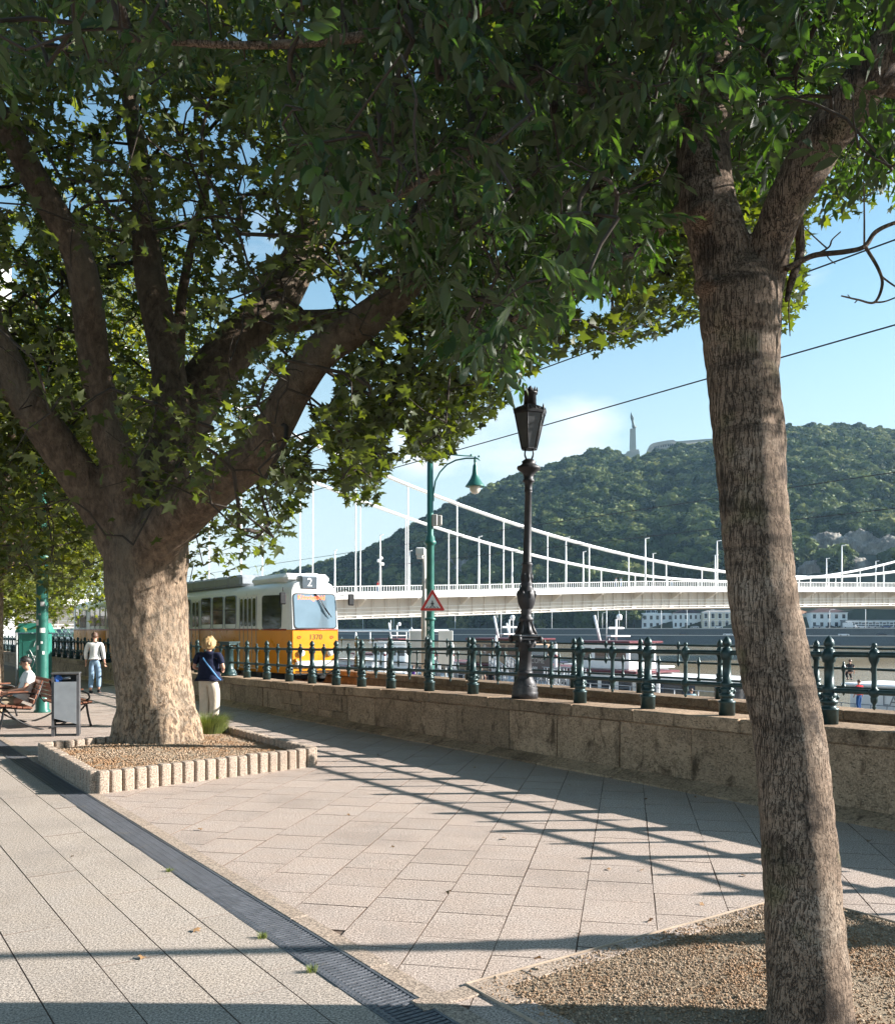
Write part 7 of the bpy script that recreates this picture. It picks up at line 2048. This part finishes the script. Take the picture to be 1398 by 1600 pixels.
pxf = rF.uniform(-700, 2100, 24000); uf = rF.uniform(0, 1.06, 24000) ** 1.0
Pf = hill_pt(pxf, uf)
# even out the density and keep the rocks bare
dens = (Pf[:, 1] * (np.interp(pxf, RDX, RDY) - np.interp(pxf, BX, BY))) ; kf = rF.uniform(size=len(Pf)) < dens / dens.max() * 1.4
yf = HY - F * (Pf[:, 2] - EYE) / Pf[:, 1]
for px, py, w, h in ROCKS: kf &= (((pxf - px) / (w * .85)) ** 2 + ((yf - 3 - py) / (h * .8)) ** 2) > 1
kf &= ~((np.abs(pxf - 988) < 26) & (uf > .9)) & ~((np.abs(pxf - 1068) < 60) & (uf > .95))
kf &= ~((pxf > 995) & (pxf < 1480) & (uf < .1))
Pf = Pf[kf]; Sf = rF.uniform(4.2, 8.0, len(Pf)) * np.where(rF.uniform(size=len(Pf)) < .1, 1.35, 1)
Pf[:, 2] += Sf * .45
forest('hill_forest', Pf, Sf, 3)
print('forest', len(Pf))
# trees lining the far road: individuals
rowp = []
ft_tk = MB(); ft_tk.lathe([(0, .35), (2, .28), (4.2, .2)], 7); ft_tkm = ft_tk.mesh('trunk', M_twig)
cvs = [crown_arrays(s, 420) for s in (1, 2, 3)]
cms = [np_mesh('crown', v, f, M_for) for v, f in cvs]
ORD = 'first second third fourth fifth sixth seventh eighth ninth tenth eleventh twelfth thirteenth fourteenth fifteenth sixteenth seventeenth eighteenth nineteenth twentieth'.split()
ORD += ['twenty-' + o for o in ORD[:9]] + ['thirtieth'] + ['thirty-' + o for o in ORD[:9]] + ['fortieth'] + ['forty-' + o for o in ORD[:9]]
px = 500.0; i = 0
while px < 1002:
    r_ = rF.uniform(3.2, 5.2); base = FB(px, 42 + rF.uniform(-3, 6), ZL2 + .4)
    t = thing('roadside_tree', 'small round dark tree lining the far river road, %s from the left' % ORD[i], 'tree', base, rF.uniform(0, 6), 'trees lining the far river road')
    link('trunk', ft_tkm, t, scale=(1, 1, r_ / 4.2)); link('crown', cms[i % 3], t, (0, 0, r_ * 1.35), scale=(r_, r_, r_ * .95))
    px += rF.uniform(9, 17); i += 1
# far bank lamps
fb_pole = MB(); fb_pole.lathe([(0, .16), (10, .10)], 6); fb_pole.tube([(0, 0, 10), (.3, 0, 10.5), (1.6, 0, 10.7)], .09, 5); fbm = fb_pole.mesh('pole', M_bw)
fbh = MB(); fbh.box((1.9, 0, 10.7), (1.1, .4, .2), bev=.06); fbhm = fbh.mesh('lamp_head', M_bw)
for i, px in enumerate((567, 615, 643, 711, 777, 833, 862, 934, 941, 967, 978, 1033, 1073, 1108, 1296, 1352)):
    t = thing('bank_lamp', 'thin pale lamp post on the far river bank, %s from the left' % ORD[i], 'lamp post', FB(px, 20, ZL2), rF.uniform(-.4, .4) + (math.pi if i % 3 == 0 else 0), 'lamp posts on the far river bank')
    s = rF.uniform(.75, 1.0); t.scale = (1, 1, s)
    link('pole', fbm, t); link('lamp_head', fbhm, t)
# buildings on the far bank
def bldg(label, px0, px1, ybase, yeave, off, wall_m, roof_m, rows, cols, roof_h=2.2, depth=14, rot=-.18, flat=False, arch=False, name='riverside_building', win=M_boatgl):
    pc_ = (px0 + px1) / 2; d = bd(pc_) + off; w = (px1 - px0) / F * d; z0 = ZL2 + .3; h = (ybase - yeave) / F * d
    b0 = thing(name, label, 'building', ((pc_ - HX) / F * d, d, z0), rot)
    m = MB(); m.box((0, depth / 2, h / 2), (w, depth, h)); wl = m.build('wall', wall_m, b0)
    m = MB()
    if flat: m.box((0, depth / 2, h + .2), (w + .5, depth + .5, .4))
    else:
        x, y = w / 2 + .5, depth / 2 + .5; rx = max(.1, x - y * .8)
        m.add([(-x, depth / 2 - y, h), (x, depth / 2 - y, h), (x, depth / 2 + y, h), (-x, depth / 2 + y, h), (-rx, depth / 2, h + roof_h), (rx, depth / 2, h + roof_h)], [(0, 1, 5, 4), (1, 2, 5), (2, 3, 4, 5), (3, 0, 4), (3, 2, 1, 0)])
    m.build('roof', roof_m, b0)
    cell = w / cols; rh = h / rows
    wm = MB(); wm.box((0, 0, 0), (cell * .42, .12, rh * .52)); wme = wm.mesh('pane', win)
    fm = MB()
    fm.box((0, 0, -rh * .30), (cell * .6, .35, .18)); fm.box((-cell * .26, -.02, 0), (.16, .2, rh * .56)); fm.box((cell * .26, -.02, 0), (.16, .2, rh * .56)); fm.box((0, -.02, rh * .30), (cell * .6, .3, .22))
    fme = fm.mesh('window', M_wht if wall_m is not M_wht else M_bb)
    for r in range(rows):
        for c in range(cols):
            p = (-w / 2 + (c + .5) * cell, -.03, (r + .5) * rh)
            wo = link('window', fme, b0, p); link('pane', wme, wo, (0, 0, 0))
            if arch:
                a = MB(); a.lathe([(-.06, .001), (-.06, cell * .23), (.06, cell * .23), (.06, .001)], 14, M=Matrix.Translation((0, 0, rh * .26)) @ Matrix.Rotation(R(90), 4, 'X')); a.build('arch_pane', win, wo)
    m = MB(); m.box((0, -.12, h - .25), (w + .4, .4, .4)); m.box((0, -.08, h * .5), (w, .2, .22)); m.build('cornice', M_wht if wall_m is not M_wht else M_bb, b0)
    return b0, w, h, d
M_bwall = pm('plaster_white', (.84, .84, .83), .8, var=.06, nscale=.3); M_bcream = pm('plaster_cream', (.66, .59, .46), .8, var=.08, nscale=.3); M_roofr = pm('roof_tile', (.06, .03, .03), .8, var=.2, nscale=.5); M_roofo = pm('roof_orange', (.36, .19, .11), .8, var=.12, nscale=.5); M_bgrey = pm('plaster_grey', (.25, .25, .24), .85, var=.1, nscale=.3)
b0, w, h, d = bldg('white bath house with an open dome frame left of the leaning trunk', 1003, 1051, 983, 960, 48, M_bwall, M_bwall, 2, 5, flat=True, depth=16)
m = MB()
for a in range(8):
    th = a * .785; m.tube([(-w * .2 + 3.6 * math.cos(th) * math.cos(R(q)), 8 + 3.6 * math.sin(th) * math.cos(R(q)), h + .3 + 3.4 * math.sin(R(q))) for q in (0, 25, 50, 75, 90)], .14, 5)
m.lathe([(h + .3, 3.7), (h + .7, 3.7)], 20, c=(-w * .2, 8, 0)); m.build('dome_frame', M_wht, b0)
m = MB(); m.lathe([(h + .3, 3.2), (h + 1.8, 2.8), (h + 3.0, 1.7), (h + 3.5, .01)], 16, c=(-w * .2, 8, 0)); m.build('dome_glass', M_boatgl, b0)
bldg('white house with a dark red roof next to the domed bath house', 1052, 1098, 983, 959, 48, M_bwall, M_roofr, 2, 6, 2.4)
bldg('ornate cream palace with arched windows half hidden by the leaning trunk', 1099, 1205, 983, 957, 50, M_bcream, M_bgrey, 2, 10, 1.6, arch=True)
bldg('two storey white house with a dark roof right of the leaning trunk', 1268, 1322, 982, 957, 46, M_bwall, M_roofr, 2, 5, 2.3)
bldg('long white hall with a pale orange roof behind the low grey building', 1324, 1368, 982, 956, 66, M_bwall, M_roofo, 1, 4, 2.2)
bldg('narrow house with a gable and orange roof squeezed against the leaning trunk', 1236, 1266, 982, 959, 52, M_bcream, M_roofo, 2, 3, 2.6)
bldg('long low grey building near the right frame edge on the far bank', 1326, 1470, 982, 970, 42, M_bgrey, M_bgrey, 1, 14, flat=True, depth=10)
bldg('pale long building beyond the right frame edge on the far bank', 1480, 1600, 982, 955, 60, M_bwall, M_roofr, 2, 12, 2.2)
# cars on the far bank
def car_mesh():
    b = MB(); prof = [(-2.1, .35), (-2.1, .85), (-1.9, .95), (-1.1, 1.0), (1.0, .98), (2.0, .82), (2.1, .6), (2.1, .35)]
    n = len(prof); b.add([(x, -.85, z) for x, z in prof] + [(x, .85, z) for x, z in prof], [tuple(range(n)), tuple(range(2 * n - 1, n - 1, -1))] + [((i + 1) % n, i, n + i, n + (i + 1) % n) for i in range(n)])
    c = MB(); c.add([(-1.7, -.8, .97), (1.1, -.8, .97), (.35, -.66, 1.45), (-1.2, -.66, 1.45), (-1.7, .8, .97), (1.1, .8, .97), (.35, .66, 1.45), (-1.2, .66, 1.45)], [(0, 1, 2, 3), (7, 6, 5, 4), (1, 5, 6, 2), (0, 3, 7, 4), (3, 2, 6, 7)])
    w = MB(); w.lathe([(-.1, .32), (.1, .32)], 12, M=Matrix.Rotation(R(90), 4, 'X'))
    return b, c, w
bb_, cb_, wb_ = car_mesh()
paints = [pm('car_white', (.72, .72, .72), .3), pm('car_silver', (.42, .43, .45), .3, .4), pm('car_black', (.02, .02, .022), .25), pm('car_blue', (.06, .10, .2), .3)]
bms = [bb_.mesh('body', p) for p in paints]; cme = cb_.mesh('window', M_boatgl); wme = wb_.mesh('wheel', M_black)
cars = [(1275, 44, 1, 'silver car parked in front of the white house right of the trunk, leftmost'), (1297, 44, 2, 'dark car parked in front of the white house right of the trunk'), (1346, 36, 0, 'white car parked before the low grey building, nearest the van'), (1362, 36, 1, 'silver car parked before the low grey building'), (1384, 36, 3, 'blue car parked before the low grey building at the frame edge'), (1318, 7, 0, 'white car driving on the lower river road right of the trunk'), (1377, 7, 2, 'black car driving on the lower river road near the frame edge'), (1137, 7, 0, 'white car on the lower river road at the left edge of the leaning trunk'), (1068, 7, 2, 'dark car on the lower river road below the white house left of the trunk'), (1085, 40, 1, 'silver car parked in front of the white house left of the trunk'), (1122, 40, 0, 'white car parked in front of the ornate cream palace')]
for px, off, ci, lab in cars:
    z = ZL1 if off < 14 else ZL2 + .3
    t = thing('parked_car' if off > 14 else 'car', lab, 'car', FB(px, off, z + .02), -.3 + (math.pi if ci % 2 else 0), 'cars on the far river bank')
    link('body', bms[ci], t); link('window', cme, t)
    for x in (-1.3, 1.3):
        for y in (-.8, .8): link('wheel', wme, t, (x, y, .32))
t = thing('white_van', 'white delivery van parked between the white house and the low grey building', 'van', FB(1326, 34, ZL2 + .3), -.3)
m = MB(); m.box((-.5, 0, 1.45), (4.2, 1.95, 2.2), bev=.12); m.box((2.2, 0, .95), (1.6, 1.9, 1.2), bev=.2); m.build('body', paints[0], t)
m = MB(); m.add([(1.5, -.9, 1.4), (2.6, -.9, 1.5), (1.7, -.8, 2.2), (1.5, -.8, 2.2), (1.5, .9, 1.4), (2.6, .9, 1.5), (1.7, .8, 2.2), (1.5, .8, 2.2)], [(0, 1, 2, 3), (7, 6, 5, 4), (1, 5, 6, 2), (3, 2, 6, 7)]); m.build('window', M_boatgl, t)
for x in (-1.6, 2.0):
    for y in (-.9, .9): link('wheel', wme, t, (x, y, .34))
# statue and citadel on the hilltop
M_brz = pm('statue_bronze', (.10, .125, .115), .6, .2, var=.2); M_lime = pm('monument_limestone', (.42, .40, .36), .85, var=.08, nscale=.1)
YS = 862
sc_ = YS / F
sb = at(988, 720, YS)
stt = thing('hilltop_statue', 'bronze figure holding a leaf aloft on a tall stone pedestal on the hilltop', 'statue', sb)
m = MB(); m.box((0, 0, 4), (12.5, 9, 9), taper=.92); m.box((-4.4, 0, 2), (9, 8, 8)); m.box((3.2, 0, 5.5), (5, 6, 10), taper=.96); m.build('plinth', M_lime, stt)
m = MB(); m.box((.2, 0, 18), (5.6, 5.6, 24), taper=.80); m.box((.2, 0, 30.3), (4.9, 4.9, .8)); m.build('pedestal', M_lime, stt)
z0 = 30.8
V, E = [], []
a = chain(V, E, None, [(Vector((.4, 0, z0)), (2.3, 1.6)), (Vector((1.2, 0, z0 + 1.6)), (2.3, 1.5)), (Vector((.9, 0, z0 + 4)), (1.6, 1.2)), (Vector((.2, 0, z0 + 6.5)), (1.05, .9)), (Vector((-.1, 0, z0 + 8.4)), (1.1, .85)), (Vector((-.05, 0, z0 + 9.4)), .5), (Vector((-.1, 0, z0 + 10.3)), .62), (Vector((-.15, 0, z0 + 10.9)), .45)])
for s in (-.7, .6): chain(V, E, a[4], [(Vector((s - .1, 0, z0 + 9.2)), .6), (Vector((s * 1.5 - .5, -.2, z0 + 11)), .5), (Vector((-1.0 + s * .8, -.2, z0 + 12.8)), .42), (Vector((-1.25 + s * .3, -.2, z0 + 13.8)), .35)])
chain(V, E, a[1], [(Vector((2.9, 0, z0 + 1.8)), (1.2, .9)), (Vector((4.1, 0, z0 + 3.2)), (.5, .5))])
V = [(v[0], tuple(x * 1.3 for x in v[1]) if isinstance(v[1], tuple) else v[1] * 1.5) for v in V]
skin_obj('figure', V, E, M_brz, stt, 2, 0)
m = MB(); m.add([(-2.0, -.25, z0 + 13.6), (-1.2, -.25, z0 + 13.2), (-.6, -.25, z0 + 13.8), (-1.5, -.25, z0 + 16.4), (-2.0, .05, z0 + 13.6), (-1.2, .05, z0 + 13.2), (-.6, .05, z0 + 13.8), (-1.5, .05, z0 + 16.4)], [(0, 1, 2, 3), (7, 6, 5, 4), (0, 4, 5, 1), (1, 5, 6, 2), (2, 6, 7, 3), (3, 7, 4, 0)]); m.build('palm_leaf', M_brz, stt)
stt.scale = (sc_ / .6 * .97,) * 3
for i, (px, py, lab) in enumerate(((967, 719, 'small bronze side statue left of the tall hilltop statue'), (974, 720, 'smallest bronze side statue just left of the hilltop plinth'))):
    t = thing('side_statue', lab, 'statue', at(px, py, 850)); m = MB(); m.box((0, 0, .8), (2.2, 2, 1.6)); m.build('plinth', M_lime, t)
    V, E = [], []; a = chain(V, E, None, [(Vector((0, 0, 1.6)), .7), (Vector((.1, 0, 3.2)), .75), (Vector((0, 0, 4.6)), .8), (Vector((0, 0, 5.6)), .4)]); chain(V, E, a[2], [(Vector((.7, 0, 5.2)), .3), (Vector((.9, 0, 6.6 - i * 2)), .25)]); chain(V, E, a[2], [(Vector((-.7, 0, 4.2)), .3), (Vector((-1.2, 0, 3.4)), .25)])
    skin_obj('figure', V, E, M_brz, t, 1, 0)
ct = thing('citadel', 'long low stone fortress with a rounded end along the hilltop right of the statue', 'fortress')
m = MB(); YC = 880
prof = [(1014, 697), (1016, 694.5), (1021, 692), (1030, 690), (1042, 688), (1052, 687), (1056, 689.5), (1100, 686), (1150, 683), (1210, 677), (1262, 672.5), (1285, 673)]
front_, back_ = [], []
for i, (px, py) in enumerate(prof):
    d = YC - 14 * math.sin(min(1, (px - 1014) / 36) * math.pi / 2) + (px - 1050) * .02
    p = at(px, py, d); front_.append((p.x, p.y, p.z - 22)); back_.append((p.x, p.y, p.z))
n = len(prof); vs = front_ + back_ + [(x + 3, y + 26, z) for x, y, z in back_] + [(x + 3, y + 26, z - 22) for x, y, z in back_]
m.add(vs, [(i, i + 1, n + i + 1, n + i) for i in range(n - 1)] + [(n + i, n + i + 1, 2 * n + i + 1, 2 * n + i) for i in range(n - 1)] + [(2 * n + i, 2 * n + i + 1, 3 * n + i + 1, 3 * n + i) for i in range(n - 1)] + [(0, n, 2 * n, 3 * n), (n - 1, 4 * n - 1, 3 * n - 1, 2 * n - 1)])
m.build('wall', M_lime, ct)
for dz in (-3.2, -7):
    m = MB(); m.tube([(x, y - .5, z + dz) for x, y, z in back_], .45, 5); m.build('ledge', M_lime, ct)
m = MB(); m.box((0, 0, 0), (1.2, .6, 1.8)); em = m.mesh('embrasure', M_boatgl)
for i in range(len(back_) - 1):
    for q in (.2, .5, .8):
        a, b_ = Vector(back_[i]), Vector(back_[i + 1])
        if (b_ - a).length > 4: p = a.lerp(b_, q); link('embrasure', em, ct, (p.x, p.y - .2, p.z - 5))
# ------------------------------------------------------------------ dead leaves, last details
M_dead = pm('dead_leaf', (.23, .13, .055), .8, var=.4, nscale=20)
lvv, lff = plane_leaf()
WHERE = ['left of the gravel bed, the largest on that paving row', 'in the railing shadow above the gravel bed', 'close to the gravel bed edge near the leaning trunk', 'between the drain and the gravel bed corner', 'under the railing shadow left of the leaning tree', 'in the wall shadow left of the leaning trunk', 'in the sun beside the first railing shadow', 'in the wall shadow below the ornate lamp', 'just outside the edge of the wall shadow', 'on the paving below the planter front', 'in the open sun right of the planter', 'alone on the paving in the middle of the sunny area', 'on the paving at the planter right corner', 'in the wall shadow right of the ornate lamp', 'in the wall shadow beside another leaf', 'right of the leaning trunk near the wall foot', 'on the long slabs left of the drain, the farthest', 'on the long slabs beside the drain', 'on the long slabs nearest the frame bottom', 'on the paving near the planter corner shadow', 'on the paving midway between drain and wall', 'at the tip of the railing shadow beside the gravel bed', 'on the paving beside the gravel bed left corner', 'in the wall shadow nearest the planter']
rD = np.random.default_rng(77)
dl = []
for s in range(4):
    v = lvv.copy(); v[:, 2] += .35 * (np.abs(v[:, 0]) ** 1.5) + .12 * np.sin(v[:, 1] * 9 + s); dl.append(np_mesh('fallen_leaf', v, lff, M_dead))
spots = [(1017, 1440), (1003, 1362), (1095, 1414), (905, 1460), (952, 1360), (1208, 1262), (742, 1200), (890, 1228), (790, 1312), (312, 1298), (545, 1274), (614, 1324), (430, 1180), (1010, 1250), (1085, 1246), (1360, 1315), (112, 1340), (305, 1455), (218, 1498), (650, 1242), (700, 1395), (1160, 1370), (840, 1500), (590, 1180)]
for i, (px, py) in enumerate(spots):
    p = G(px, py); s = rD.uniform(.04, .075)
    o = link('fallen_leaf', dl[i % 4], None, (p.x, p.y, .006 + s * .05), (rD.normal(0, .3), rD.normal(0, .3), rD.uniform(0, 6)), (s, s, s))
    tag(o, 'curled brown leaf ' + WHERE[i], 'leaf', 'fallen leaves on the paving')
# haze over the river
hz = bpy.data.meshes.new('haze')
x0, x1, y0, y1, z0, z1 = -3100, 3100, -2100, 3100, -8.5, 222
hb = MB(); hb.box(((x0 + x1) / 2, (y0 + y1) / 2, (z0 + z1) / 2), (x1 - x0, y1 - y0, z1 - z0))
k = bpy.data.materials.new('haze_air'); k.use_nodes = True
for n in list(k.node_tree.nodes): k.node_tree.nodes.remove(n)
vo = k.node_tree.nodes.new('ShaderNodeVolumePrincipled'); vo.inputs['Density'].default_value = .0001; vo.inputs['Color'].default_value = (.45, .72, 1.0, 1); vo.inputs['Anisotropy'].default_value = .25
ou = k.node_tree.nodes.new('ShaderNodeOutputMaterial'); k.node_tree.links.new(vo.outputs[0], ou.inputs['Volume'])
HAZE = True
if HAZE: tag(hb.build('haze', k), kind='stuff')
